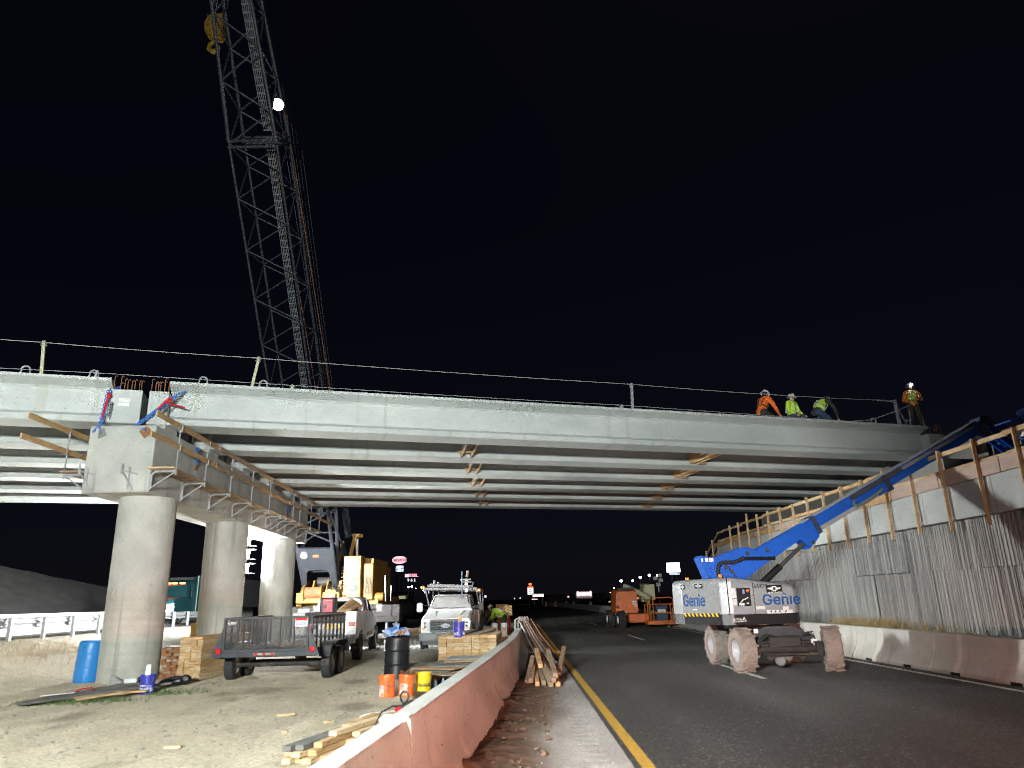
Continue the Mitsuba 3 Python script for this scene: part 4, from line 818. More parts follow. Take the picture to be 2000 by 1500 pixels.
obj(gl, 'beacon', join(mv(lathe([(0, .10), (.035, .095), (.045, .07), (.045, .0), (0, 0)], 12), .08, -.35, 2.0)), 'amber', smooth=40)
obj(gl, 'beacon', mv(lathe([(0, .08), (.04, .07), (.045, 0), (0, 0)], 12), -.48, .35, 1.98), 'amber', smooth=40)
cw = .16
def boom(poly, c0, c1): return xf(prism(poly, c1 - c0, -c1), XZ)
obj(gl, 'boom_base', boom([(-.33, 2.47), (-.28, 2.53), (.02, 2.47), (.62, 2.66), (.72, 2.70), (.92, 2.70), (1.06, 2.62), (2.60, 3.36), (2.66, 3.14), (2.70, 2.92), (2.42, 2.64), (2.22, 2.86), (1.15, 2.24), (.76, 1.97), (-.14, 1.97)], -.20, .20), 'blue_paint')
dB = nrm(V(4.5, 2.23)); nB = V(-dB[1], dB[0])
def bx_(o, l0, l1, h0, h1, c0, c1): return boom([tuple(V(*o) + dB * l + nB * h) for l, h in ((l0, h0), (l1, h0), (l1, h1), (l0, h1))], c0, c1)
O = (2.62, 3.16)
obj(gl, 'boom_mid', bx_(O, -.3, 2.32, -.16, .20, -.155, .155), 'blue_paint')
obj(gl, 'boom_tip', bx_(O, 2.2, 5.42, -.10, .20, -.125, .125), 'blue_paint')
obj(gl, 'boom_rail', join(bx_(O, -.2, 5.40, .203, .235, -.15, -.05), bx_(O, -.2, 5.40, .203, .235, .05, .15)), 'galvanised')
obj(gl, 'wear_strip', bx_(O, 2.5, 5.3, .09, .17, -.150, -.128), 'grey_paint')
obj(gl, 'wear_strip', bx_(O, -.1, 1.9, -.155, -.06, -.172, -.158), 'galvanised')
obj(gl, 'cable_track', bx_(O, 1.2, 2.8, .10, .19, -.235, -.158), 'charcoal')
lp = [V(*O) + dB * l + nB * h for l, h in ((1.22, .06), (1.16, 0), (1.22, -.08), (1.36, -.10), (2.0, -.06), (2.06, -.02))]
obj(gl, 'hose_loop', tube([(p[0], -.22, p[1]) for p in lp], .035, 8), 'netting', smooth=True)
obj(gl, 'collar', bx_(O, -.02, .10, -.20, .24, -.21, .21), 'navy'); obj(gl, 'collar', bx_(O, 2.22, 2.36, -.19, .22, -.175, .175), 'navy')
obj(gl, 'boom_head', join(boom([(7.38, 5.50), (7.46, 5.86), (7.62, 5.90), (7.86, 5.72), (7.74, 5.48), (7.55, 5.36)], -.19, .19)), 'navy')
obj(gl, 'jib', join(*[beam((7.55, s, 5.60), (8.42, s, 4.86), .07, .10, .01) for s in (-.2, .2)], beam((7.74, 0, 5.66), (8.52, 0, 5.02), .12, .14, .01), rod((7.62, -.1, 5.46), (8.1, -.1, 5.10), .04)), 'blue_paint')
obj(gl, 'jib_plate', boom([(7.62, 5.42), (7.74, 5.50), (7.88, 5.36), (7.74, 5.30)], -.23, -.215), 'white')
obj(gl, 'lift_cylinder', rod((1.15, -.1, 1.85), (1.66, -.1, 2.25), .085, 12), 'black', smooth=40)
obj(gl, 'cylinder_rod', join(rod((1.6, -.1, 2.20), (2.32, -.1, 2.76), .045, 10), rod((1.62, -.13, 2.27), (2.30, -.13, 2.80), .012, 6)), 'charcoal', smooth=40)
hp = [V(.15, -.24, 2.0), V(.08, -.25, 2.12), V(.10, -.26, 2.28), V(.22, -.26, 2.36), V(.45, -.26, 2.36), V(.66, -.25, 2.42), V(.74, -.25, 2.44)]
from scipy.interpolate import CubicSpline
cs = CubicSpline(np.linspace(0, 1, 7), np.array(hp)); tt = np.linspace(0, 1, 61)
obj(gl, 'hose_bundle', tube(cs(tt), np.where(np.arange(61) % 4 < 2, .048, .038), 9), 'rubber', smooth=40)
obj(gl, 'hose_tube', rod((.72, -.225, 2.44), (1.5, -.225, 2.43), .042, 9), 'black', smooth=40)
obj(gl, 'boom_sticker', join(*[cbox(w, .004, .09, 0, (b, -.203, 2.43)) for b, w in ((-.26, .04), (-.15, .08), (-.04, .10))]), 'white_flat')
for b, z in ((.30, 2.25), (.42, 2.16), (.86, 2.56), (1.35, 2.62), (2.52, 2.78)): obj(gl, 'pin', xf(lathe([(0, .03), (.04, .03), (.05, 0), (0, 0)], 10), FR((b, -.20, z), (1, 0, 0), (0, 0, 1))), 'charcoal')
obj(gl, 'brace_strap', beam((.30, -.215, 2.32), (.52, -.215, 2.02), .012, .03), 'navy')
bk = thing('lift_basket', 'blue work basket behind the timber rail at the right edge', 'work basket', M=GM)
for q in (0, .5, 1.0): obj(bk, 'rail', join(rod((8.36, -.7, 4.78 + q), (8.36, .7, 4.78 + q), .022), rod((8.36, -.7, 4.78 + q), (10.2, -.7, 4.78 + q), .022), rod((8.36, .7, 4.78 + q), (10.2, .7, 4.78 + q), .022)), 'blue_paint', smooth=40)
for x_ in (8.36, 9.2, 10.2):
    for y_ in (-.7, .7): obj(bk, 'post', rod((x_, y_, 4.74), (x_, y_, 5.80), .022), 'galvanised', smooth=40)
obj(bk, 'control_cover', boom([(8.40, 5.74), (8.38, 5.96), (8.80, 6.14), (8.86, 5.92)], -.72, -.30), 'blue_paint')
obj(bk, 'floor', cbox(1.9, 1.5, .08, .01, (9.3, 0, 4.72)), 'grime_steel')
obj(bk, 'control_box', cbox(.3, .5, .26, .03, (8.55, -.35, 5.38)), 'logo_grey')

# ---------------------------------------------------------------- orange boom lift farther along the road
jl = thing('boom_lift', 'orange boom lift with its basket lowered to the road behind the grey lift', 'boom lift', at=(5.9, 41.0, 0), rz=0)
for c, fl in (((-.32, .05, .46), True), ((-.62, 2.4, .46), True), ((1.5, 2.5, .46), False)): wheel(jl, c, .46, .40, .22, 'tyre', 'white', 0.12, lugs=12, flip=fl)
obj(jl, 'chassis', join(cbox(1.2, 2.9, .34, .03, (.75, 1.3, .46)), cbox(1.1, .5, .40, .03, (.65, .05, .55))), 'orange_paint')
hood = [rring(0, -.56, .66, .80, 1.92, .14, 3, .10), rring(.3, -.62, .70, .76, 2.02, .14, 3, .10), rring(1.8, -.62, .70, .76, 2.05, .16, 3, .10), rring(2.2, -.5, .6, .85, 1.9, .2, 3, .10)]
obj(jl, 'hood', loft(hood), 'orange_paint', smooth=35)
obj(jl, 'hood_cap', loft([rring(.1, -.40, .50, 1.98, 2.12, .05), rring(1.4, -.40, .50, 2.0, 2.16, .05)]), 'grime_steel')
obj(jl, 'sticker', join(cbox(.10, .01, .12, 0, (-.49, -.02, 1.60)), cbox(.16, .01, .16, 0, (-.45, .0, 1.12))), 'black'); obj(jl, 'sticker', join(cbox(.06, .012, .06, 0, (-.49, -.03, 1.60)), cbox(.22, .012, .10, 0, (.44, -.03, 1.38)), cbox(.22, .012, .07, 0, (.46, -.03, 1.26)), cbox(.1, .012, .06, 0, (.5, -.03, 1.16))), 'white_flat')
obj(jl, 'boom', join(beam((.12, 1.0, 2.25), (1.25, -.3, 1.58), .24, .22, .02), beam((.3, 1.0, 2.08), (1.1, -.1, 1.62), .12, .10, .01)), 'cream')
obj(jl, 'tower_boom', side([(1.0, 1.75), (1.0, 2.2), (2.6, 2.35), (2.6, 1.35), (2.2, 1.35), (2.0, 1.75)], 1.25, 1.75), 'cream')
obj(jl, 'tower_boom', cbox(.62, .5, .85, .03, (1.50, 1.2, 1.86)), 'cream')
obj(jl, 'linkage', join(beam((1.2, -.2, 1.62), (1.15, -.55, .55), .10, .08), beam((1.05, -.2, 1.5), (1.3, -.5, .7), .07, .07), rod((1.25, -.3, 1.5), (1.12, -.45, .75), .04)), 'crane_yellow')
bx0, bx1, by0, by1 = .92, 3.28, -1.2, -.35
obj(jl, 'basket_floor', cbox(bx1 - bx0, by1 - by0, .20, .02, ((bx0 + bx1) / 2, (by0 + by1) / 2, .30)), 'orange_paint')
rails = []
for z in (.78, 1.22):
    for y in (by0, by1): rails.append(rod((bx0 + .3, y, z), (bx1, y, z), .025, 7))
    for x in (bx0 + .02, bx1): rails.append(rod((x, by0, z), (x, by1, z), .025, 7))
for x in (bx0 + .03, 1.25, 2.15, 2.32, 2.9, bx1): rails += [rod((x, by0, .35), (x, by0, 1.22), .025, 7), rod((x, by1, .35), (x, by1, 1.22), .025, 7)]
rails.append(tube([(1.25, by0, 1.2), (1.26, by0, 1.5), (1.36, by0, 1.56), (2.2, by0, 1.56), (2.32, by0, 1.48), (2.34, by0, 1.2)], .03, 7))
for r_ in rails: obj(jl, 'rail', r_, 'orange_paint', smooth=40)
obj(jl, 'control_box', join(cbox(.66, .3, .22, .03, (1.72, by0 + .25, 1.06)), cbox(.60, .3, .42, .03, (1.72, by0 + .22, .56))), 'navy')
obj(jl, 'control_panel', hull([(1.50, by0 + .1, .78), (1.94, by0 + .1, .78), (1.50, by0 + .1, .98), (1.9, by0 + .12, .98), (1.56, by0 + .14, 1.08), (1.84, by0 + .14, 1.08), (1.5, by0 + .3, .78), (1.94, by0 + .3, .78), (1.84, by0 + .3, 1.06)]), 'sheet')
obj(jl, 'canvas', cbox(.5, .04, .60, .02, (2.62, by1 - .1, .72)), 'netting')
obj(jl, 'logo_text', text('JLG LIFT', .11, (1.78, by0 - .005, .26), (1, 0, 0), (0, 0, 1), .004, True), 'black')
obj(jl, 'reflector', join(*[cbox(.05, .008, .05, 0, (x, by0 - .004, .28)) for x in (1.05, 1.2, 3.2)]), 'sign_yellow')
obj(jl, 'trolley_foot', mv(blob(.07, 1), 2.0, by0, .1), 'steel')

# ---------------------------------------------------------------- crane
cr = thing('crawler_crane', 'large yellow crane with a tall grey lattice boom behind the pier', 'crane', M=np.eye(4))
B0 = V(-10.58, 40.0, 2.45); AX = nrm(V(0.011, -0.843, 1.0)); BX = nrm(np.cross(AX, V(0, 1, 0.0)) * -1) if False else V(1, 0, 0); BX = nrm(BX - AX * (BX @ AX)); BY = np.cross(AX, BX)
if BY[1] < 0: BY = -BY
def bp3(s, a, c): return B0 + AX * s + BX * a + BY * c
HW, HD = .98, 1.9
S1, S2, SM, LS = 5.2, 36.0, 22.8, 24.25     # end of the butt section, end of what can be seen, joint
def hw(s): return np.interp(s, [0, S1, SM, 28, 36], [.88, HW, HW, .76, .45])
def hd(s): return np.interp(s, [0, S1, SM, 28, 36], [.30, HD, HD, 1.35, .7])
for a in (-1, 1):
    for c in (0, 1):
        for s0, s1, r_ in ((S1, SM - .05, .055), (SM + .05, S2, .075)):
            obj(cr, 'boom_chord', tube([bp3(s, a * hw(s), c * hd(s)) for s in np.linspace(s0, s1, 6)], r_, 8), 'crane_steel', smooth=40)
        obj(cr, 'boom_chord', tube([bp3(s, a * hw(s), c * hd(s)) for s in (0.0, S1)], .10, 8), 'crane_steel', smooth=40)
def lace(s0, s1, n, c, axis, r_=.030, ph_=0):
    out = []
    for i in range(n):
        sa, sb = s0 + (s1 - s0) * i / n, s0 + (s1 - s0) * (i + 1) / n; sg = 1 if (i + ph_) % 2 else -1
        if axis == 'x': p, q = bp3(sa, sg * hw(sa), c * hd(sa)), bp3(sb, -sg * hw(sb), c * hd(sb))
        else: p, q = bp3(sa, c * hw(sa), (0 if sg < 0 else 1) * hd(sa)), bp3(sb, c * hw(sb), (1 if sg < 0 else 0) * hd(sb))
        out.append((p, q))
    return [rod(p, q, r_, 6) for p, q in out]
for s0, s1, n in ((S1, SM, 16), (SM, S2, 11)):
    for c, ax_, p_ in ((0, 'x', 0), (1, 'x', 1), (-1, 'y', 0), (1, 'y', 1)):
        for r_ in lace(s0, s1, n, c, ax_, .032 if s0 < 10 else .042, p_): obj(cr, 'boom_brace', r_, 'crane_steel', smooth=40)
for s in (S1, SM - .12, SM + .12):
    for c in (0, 1): obj(cr, 'boom_frame', rod(bp3(s, -hw(s) - .06, c * hd(s)), bp3(s, hw(s) + .06, c * hd(s)), .06, 8), 'crane_steel', smooth=40)
    for a in (-1, 1): obj(cr, 'boom_frame', rod(bp3(s, a * hw(s), 0), bp3(s, a * hw(s), hd(s)), .06, 8), 'crane_steel', smooth=40)
for s in np.linspace(.8, S1 - .2, 5): obj(cr, 'boom_frame', rod(bp3(s, -hw(s), 0.9 * hd(s)), bp3(s, hw(s), .9 * hd(s)), .04, 7), 'crane_steel', smooth=40)
for i, s in enumerate((2.2, 3.2, 4.2)): obj(cr, 'boom_brace', rod(bp3(s, (-1) ** i * hw(s), hd(s)), bp3(s + 1, -(-1) ** i * hw(s), hd(s)), .05, 7), 'crane_steel', smooth=40)
wk = []
for s in np.arange(S1 - 1.5, S2, .3): wk.append(xf(cbox(.34, .05, .03), FR(bp3(s, .12, hd(s) * .98), BX, AX)))
for q in (-.15, -.075, 0, .075, .15): wk.append(tube([bp3(s, .12 + q, hd(s) * .97) for s in np.linspace(S1 - 1.5, SM - .4, 5)], .020, 5)); wk.append(tube([bp3(s, .12 + q, hd(s) * .97) for s in np.linspace(SM + .4, S2, 5)], .020, 5))
obj(cr, 'boom_walkway', join(wk), 'dull_steel')
# butt plate between the boom feet
pl = [(-hw(2.6), 2.7), (hw(2.6), 2.7), (hw(1.8) * .97, 1.5), (hw(0) * 1.0, .0), (hw(0) * .82, .0), (hw(.8) * .66, 1.15), (hw(.9) * .5, 1.32), (-hw(.9) * .5, 1.32), (-hw(.8) * .66, 1.15), (-hw(0) * .82, 0), (-hw(0), 0), (-hw(1.8) * .97, 1.5)]
obj(cr, 'boom_foot_plate', xf(prism(pl, .12, -.06), FR(B0 - BY * .02, BX, AX)), 'crane_steel')
obj(cr, 'foot_plate_slot', xf(cbox(.34, .16, .06, .02), FR(bp3(2.25, .05, -.10), BX, AX)), 'rust')
obj(cr, 'sheave', xf(lathe([(0, .06), (.16, .06), (.20, .08), (.20, -.08), (.16, -.06), (0, -.06)], 18), FR(bp3(2.35, -.55, -.12), BX, AX)), 'steel', smooth=30)
# upper works
Y0 = 40.3
obj(cr, 'deck', join(cbox(4.4, 7.0, .42, .03, (-9.7, Y0 + 3.4, 1.80)), cbox(2.3, 1.2, .55, .03, (-10.6, Y0 - .2, 2.02))), 'crane_yellow')
obj(cr, 'drum', xf(lathe([(0, .42), (.30, .42), (.30, -.42), (0, -.42)], 24), FR((-10.85, Y0 - .72, 2.28), (0, 1, 0), (0, 0, 1))), 'rust', smooth=30)
for s in (-.46, .46): obj(cr, 'drum_flange', xf(lathe([(0, .03), (.40, .03), (.40, -.03), (0, -.03)], 24), FR((-10.85 + s, Y0 - .72, 2.28), (0, 1, 0), (0, 0, 1))), 'crane_yellow', smooth=30)
obj(cr, 'drum', xf(lathe([(0, .40), (.26, .40), (.26, -.40), (0, -.40)], 20), FR((-10.55, Y0 + .4, 2.85), (0, 1, 0), (0, 0, 1))), 'grime_steel', smooth=30)
for x in (-11.35, -11.0, -10.25, -9.95): obj(cr, 'bracket', side([(Y0 - .5, 2.0), (Y0 - .5, 2.55), (Y0 - .25, 2.92), (Y0 - .05, 2.92), (Y0 + .2, 2.4), (Y0 + .2, 2.0)], x, x + .09), 'crane_yellow')
obj(cr, 'bracket', join(cbox(.62, .5, .72, .03, (-9.95, Y0 - .4, 2.10)), cbox(.24, .3, .50, .03, (-9.55, Y0 - .3, 2.65))), 'crane_yellow')
obj(cr, 'hose', join(*[tube([(-10.4 + .2 * i, Y0 - .6, 2.3), (-10.3 + .25 * i, Y0 - .8, 2.72), (-9.9 + .2 * i, Y0 - .75, 2.5), (-9.8 + .2 * i, Y0 - .5, 2.1)], .022, 6) for i in range(5)]), 'rubber', smooth=True)
obj(cr, 'fender', side([(Y0 - .6, 1.6), (Y0 + 1.2, 1.6), (Y0 + 1.2, 2.95), (Y0 + .6, 2.95)], -11.78, -11.5), 'crane_yellow')
# cab
cx0, cx1 = -9.28, -8.38; cy = Y0 - .75
obj(cr, 'cab', join(cbox(.92, 1.6, .98, .03, (-8.82, cy + .82, 2.18)), cbox(.92, .10, .07, .01, (-8.82, cy + .05, 4.07)), cbox(.07, .10, 1.42, .01, (cx0 + .035, cy + .05, 3.36)), cbox(.09, .10, 1.42, .01, (cx1 - .04, cy + .05, 3.36)), cbox(.92, 1.6, .07, .02, (-8.82, cy + .8, 4.10)), cbox(.92, .06, 1.5, 0, (-8.82, cy + 1.58, 3.34)), cbox(.06, .5, 1.42, 0, (cx1 - .03, cy + .33, 3.36)), cbox(.92, .10, .50, .02, (-8.82, cy + .05, 2.72))), 'crane_yellow')
obj(cr, 'windscreen', quad((cx0 + .07, cy + .03, 2.98), (cx1 - .09, cy + .03, 2.98), (cx1 - .09, cy + .03, 4.03), (cx0 + .07, cy + .03, 4.03), .01), 'car_glass')
obj(cr, 'lower_window', quad((cx0 + .16, cy - .02, 2.32), (cx1 - .15, cy - .02, 2.32), (cx1 - .15, cy - .02, 2.66), (cx0 + .16, cy - .02, 2.66), .012), 'car_glass')
obj(cr, 'side_window', cbox(.012, .55, .8, 0, (cx1 + .004, cy + .85, 3.45)), 'car_glass')
obj(cr, 'seat', join(cbox(.34, .3, .5, .05, (-8.80, cy + .6, 3.1)), rod((-8.95, cy + .3, 2.9), (-8.98, cy + .3, 3.5), .02)), 'sheet')
obj(cr, 'gauge', xf(lathe([(0, .02), (.11, .02), (.12, 0), (0, 0)], 16), FR((-8.68, cy - .01, 1.92), (1, 0, 0), (0, 0, 1))), 'white_flat')
obj(cr, 'engine_house', join(cbox(.55, 5.5, 1.9, .04, (-8.05, Y0 + 2.4, 2.80)), cbox(.46, 4.5, .42, .03, (-8.12, Y0 + 2.6, 3.85))), 'crane_yellow')
for q in range(6): obj(cr, 'louvre', cbox(.03, .03, .9, 0, (-7.95 + .06 * q - .2, Y0 - .36, 2.6)), 'grime_steel')
obj(cr, 'side_panel', side([(Y0 - .3, 2.1), (Y0 + 2.4, 2.1), (Y0 + 2.4, 4.1), (Y0 + 1.2, 4.0)], -9.52, -9.34), 'crane_yellow')
for q in range(7): obj(cr, 'ladder_rung', cbox(.22, .03, .025, 0, (-9.38, cy + .35, 2.55 + .17 * q)), 'crane_yellow')
obj(cr, 'gantry', join(beam((-9.42, Y0 + 1.2, 4.1), (-9.15, Y0 + 1.2, 5.35), .16, .20, .02), beam((-9.98, Y0 + 1.2, 3.9), (-9.85, Y0 + 1.2, 5.10), .16, .20, .02), beam((-9.32, Y0 + 1.2, 5.40), (-8.72, Y0 + 1.2, 5.36), .2, .20, .02), rod((-9.05, Y0 + 1.2, 4.1), (-9.12, Y0 + 1.2, 5.3), .03)), 'crane_yellow')
obj(cr, 'gantry_ram', join(rod((-9.0, Y0 + 1.15, 4.1), (-9.0, Y0 + 1.15, 5.20), .06, 10), rod((-10.0, Y0 + 1.15, 3.6), (-10.0, Y0 + 1.15, 4.4), .05, 10)), 'white', smooth=40)
obj(cr, 'strut', join(rod((-9.35, Y0 + .6, 4.0), (-9.98, Y0 - 1.5, 6.4), .07, 8), rod((-9.42, Y0 + .4, 3.9), (-9.62, Y0 - .2, 4.6), .11, 8)), 'crane_steel', smooth=40)
obj(cr, 'hoist_rope', join(*[rod((-9.35 - .06 * i, Y0 + 1.1, 5.35 - .02 * i), tuple(bp3(22 + i, .5 - .18 * i, hd(20) + 3.6)), .014, 5) for i in range(6)]), 'charcoal')
obj(cr, 'pendant', join(*[tube([bp3(s, a * 1.02, o) for s, o in ((9.0, 3.55), (10.3, 3.2), (SM + 1, 1.9))], .022, 6) for a in (.25, .98)]), 'rust', smooth=True)
obj(cr, 'pendant_socket', join(*[mv(blob(.08, 1), *bp3(10.3, a * 1.02, 3.2)) for a in (.25, .98)]), 'rust')
obj(cr, 'exhaust', join(rod((-7.22, Y0 + .5, 1.75), (-7.26, Y0 + .5, 2.90), .10, 12), rod((-7.26, Y0 + .5, 2.9), (-7.27, Y0 + .5, 3.12), .06, 10), rod((-6.98, Y0 + .8, 1.75), (-6.98, Y0 + .8, 2.6), .06, 10)), 'chrome', smooth=40)
obj(cr, 'tank', join(*[xf(lathe([(0, .24), (.20, .24), (.22, .2), (.22, -.2), (.20, -.24), (0, -.24)], 14), FR((-7.5 + .0 * i, Y0 + .1 + .5 * i, 2.0), (0, 1, 0), (0, 0, 1))) for i in range(2)]), 'crane_yellow', smooth=30)
obj(cr, 'carrier', join(cbox(5.8, 8.5, .75, .04, (-9.6, Y0 + 3.9, 1.22)), cbox(2.0, 1.0, .9, .04, (-7.3, Y0 + .2, 1.15)), cbox(6.6, .4, .3, .02, (-9.6, Y0 - .2, .85))), 'grime_steel')
for x in (-12.1, -7.0, -6.5): obj(cr, 'outrigger_leg', join(rod((x, Y0 - .2, .1), (x, Y0 - .2, 1.0), .09, 10), cbox(.7, .7, .10, .02, (x, Y0 - .2, .08))), 'steel', smooth=40)
for y in (Y0 + 1.5, Y0 + 3.0, Y0 + 6.0): wheel(cr, (-7.1, y, .55), .55, .35, .28, 'tyre', 'steel')
# lamp on the boom and the hook block
fl = thing('boom_lamp', 'round white floodlight glowing on the right chord of the crane boom', 'lamp', M=np.eye(4))
lp_ = bp3(LS, .95, 1.0)
dl = nrm(V(0, 0, 1.65) - lp_ + V(6, 0, 0)); Lm = FR(lp_, np.cross(V(0, 0, 1), dl), np.cross(dl, np.cross(V(0, 0, 1), dl)))
obj(fl, 'housing', xf(lathe([(0, -.26), (.12, -.25), (.24, -.08), (.27, 0), (.24, .0), (.0, -.02)], 20), Lm), 'black_steel', smooth=35)
glow(fl, 'lens', xf(blob(.235, 2, (1, 1, .16)), Lm), (150, 140, 160), 0.8)
obj(fl, 'bracket', rod(lp_, bp3(LS, hw(LS), 1.3), .03, 6), 'crane_steel')
hb = thing('hook_block', 'yellow crane hook block hanging beside the top of the boom', 'hook block', at=(-12.35, 25.1, 0))
hz = 25.75
shp = [(-.26, .35), (.30, .40), (.42, .10), (.40, -.45), (.26, -.72), (-.10, -.70), (-.36, -.52), (-.42, -.10)]
for i, y in enumerate((-.22, -.075, .075, .22)): obj(hb, 'cheek_plate', mv(front(shp, y - .03, y + .03), 0, 0, hz), 'crane_yellow')
for i in range(3): obj(hb, 'sheave', mv(xf(lathe([(0, .05), (.34, .05), (.38, .06), (.38, -.06), (.34, -.05), (0, -.05)], 20), FR((0, -.147 + .147 * i, 0), (1, 0, 0), (0, 0, 1))), 0, 0, hz), 'grime_steel')
obj(hb, 'pin', mv(rod((-.3, -.3, .3), (-.3, .3, .3), .06), 0, 0, hz), 'grime_steel')
obj(hb, 'hook', mv(tube([(0, 0, -.66), (0, 0, -.86), (-.18, 0, -1.02), (-.20, 0, -1.25), (0, 0, -1.42), (.20, 0, -1.28), (.22, 0, -1.10)], [.09, .09, .10, .11, .12, .09, .04], 9), 0, 0, hz), 'crane_yellow', smooth=40)
obj(hb, 'rope', join(*[rod((x, y, hz + .2), (x * .8 + .3, y + .3, hz + 14), .014, 5) for x, y in ((-.2, -.12), (-.18, .12), (.26, -.12), (.3, .12))]), 'rope')

# ---------------------------------------------------------------- crew truck facing the camera (nose towards -y)
ft = thing('crew_truck', 'white crew truck facing the camera with a steel ladder rack over its cab', 'truck', at=(-2.56, 26.5, 0.02), rz=0.0)
def car(k, rings, m_='white_paint', nm='body'): obj(k, nm, loft(rings), m_, smooth=32)
hw_ = .93
car(ft, [rring(.10, -.84, .84, .58, 1.06, .10), rring(.22, -.90, .90, .55, 1.12, .10, 3, .03), rring(.9, -hw_, hw_, .50, 1.22, .12, 3, .05), rring(1.62, -hw_, hw_, .48, 1.32, .12, 3, .06), rring(1.75, -hw_, hw_, .48, 1.33, .10, 3, .05), rring(4.3, -hw_, hw_, .48, 1.33, .08, 3, .04)])
car(ft, [rring(1.62, -.84, .84, 1.24, 1.36, .04, 3, .02), rring(2.45, -.80, .80, 1.24, 1.84, .14, 3, .12), rring(2.7, -.80, .80, 1.24, 1.90, .14, 3, .12), rring(4.2, -.80, .80, 1.24, 1.90, .12, 3, .12)], nm='cabin')
obj(ft, 'hood_ridge', join(*[beam((s * .42, .30, 1.125), (s * .55, 1.55, 1.325), .10, .03, .012) for s in (-1, 1)]), 'white_paint')
obj(ft, 'windscreen', quad((-.72, 1.70, 1.385), (.72, 1.70, 1.385), (.60, 2.42, 1.81), (-.60, 2.42, 1.81), .02), 'car_glass')
obj(ft, 'windscreen_trim', join(beam((-.76, 1.66, 1.355), (.76, 1.66, 1.355), .05, .03), *[beam((s * .74, 1.69, 1.38), (s * .62, 2.44, 1.82), .035, .03) for s in (-1, 1)], beam((-.62, 2.44, 1.825), (.62, 2.44, 1.825), .04, .03)), 'black')
obj(ft, 'wiper', join(rod((-.6, 1.665, 1.39), (-.05, 1.72, 1.42), .01), rod((.05, 1.665, 1.39), (.6, 1.72, 1.42), .01)), 'black')
for s in (-1, 1): obj(ft, 'side_window', quad((s * .815, 2.05, 1.40), (s * .815, 3.3, 1.40), (s * .765, 3.3, 1.78), (s * .765, 2.45, 1.78), .014), 'car_glass')
obj(ft, 'grille', loft([rring(.045, -.56, .56, .62, 1.02, .07), rring(.13, -.58, .58, .60, 1.04, .07)]), 'black')
for z in (.70, .78, .86, .94): obj(ft, 'grille_bar', cbox(1.04, .05, .030, .01, (0, .03, z)), 'charcoal')
for z in (.74, .90): obj(ft, 'grille_bar', join(*[cbox(.12, .02, .05, .006, (-.45 + .18 * q, .022, z)) for q in range(6)]), 'black_steel')
El = FR((0, 0.0, .82), (1, 0, 0), (0, 0, 1))
obj(ft, 'badge', xf(lathe([(0, .012), (.11, .010), (.12, 0), (0, 0)], 24)[0] * V(1.45, .58, 1) if False else lathe([(0, .012), (.11, .010), (.12, 0), (0, 0)], 24)[0], El) if False else xf((lathe([(0, .012), (.11, .010), (.12, 0), (0, 0)], 24)[0] * V(1.45, .62, 1), lathe([(0, .012), (.11, .010), (.12, 0), (0, 0)], 24)[1]), El), 'logo_grey', smooth=30)
obj(ft, 'badge_text', text('Ford', .075, (0, -.014, .82), (1, 0, 0), (0, 0, 1), .003, True, True), 'logo_blue')
for s in (-1, 1):
    hl = [(s * .60, .09, .66), (s * .84, .13, .66), (s * .88, .16, .98), (s * .62, .08, 1.00)]
    if s < 0: hl = hl[::-1]
    k_ = obj(ft, 'headlight', quad(*hl, .05), 'lamp_glass'); 
    obj(k_, 'bulb', join(mv(blob(.045, 1), s * .73, .10, .80), mv(blob(.04, 1), s * .74, .10, .91)), 'chrome')
    obj(k_, 'turn_lamp', cbox(.10, .02, .09, .01, (s * .78, .10, .72)), 'amber')
obj(ft, 'bumper', loft([rring(-.10, -.78, .78, .34, .58, .05), rring(-.02, -.92, .92, .32, .60, .06), rring(.3, -.95, .95, .34, .60, .06)]), 'galvanised', smooth=35)
obj(ft, 'valance', loft([rring(-.06, -.80, .80, .20, .36, .04), rring(.25, -.92, .92, .20, .36, .05)]), 'charcoal', smooth=35)
obj(ft, 'bumper_opening', cbox(.62, .03, .12, .02, (0, -.10, .47)), 'black')
obj(ft, 'licence_plate', cbox(.30, .015, .16, .004, (.12, -.125, .44)), 'white_flat'); obj(ft, 'plate_text', text('A7 4S1K', .055, (.12, -.135, .44), (1, 0, 0), (0, 0, 1), .002, True, True), 'red')
for s in (-1, 1):
    obj(ft, 'fender', join(tube([(s * .92, .35 + .78 * 0, .42)] + [(s * .94, q[1], q[2]) for q in arc((0, .82, .38), .47, 170, 10, 9, (0, 1, 0), (0, 0, 1))] + [(s * .92, 1.3, .42)], .04, 6)), 'charcoal', smooth=True)
    wheel(ft, (s * .84, .85, .36), .38, .24, .21, 'tyre', 'steel', 0, flip=s < 0)
    wheel(ft, (s * .90, 5.6, .36), .38, .24, .21, 'tyre', 'steel', 0, flip=s < 0)
    obj(ft, 'door_handle', cbox(.02, .14, .03, .005, (s * .935, 3.0, 1.12)), 'charcoal'); obj(ft, 'door_seam', cbox(.01, .012, .75, 0, (s * .931, 2.0, .95)), 'charcoal')
    m_ = obj(ft, 'mirror', cbox(.22, .10, .34, .04, (s * 1.16, 1.92, 1.44)), 'white_paint' if s < 0 else 'charcoal')
    obj(m_, 'mirror_arm', join(rod((s * .86, 1.9, 1.50), (s * 1.08, 1.92, 1.53), .018), rod((s * .86, 1.9, 1.34), (s * 1.08, 1.92, 1.36), .018)), 'black')
    obj(ft, 'side_step', cbox(.14, 1.6, .07, .02, (s * .94, 2.8, .42)), 'charcoal')
obj(ft, 'service_body', join(cbox(.40, 3.1, .85, .03, (-.78, 6.0, 1.02)), cbox(.40, 3.1, .85, .03, (.78, 6.0, 1.02)), cbox(1.2, 3.1, .10, .02, (0, 6.0, .80))), 'white_paint')
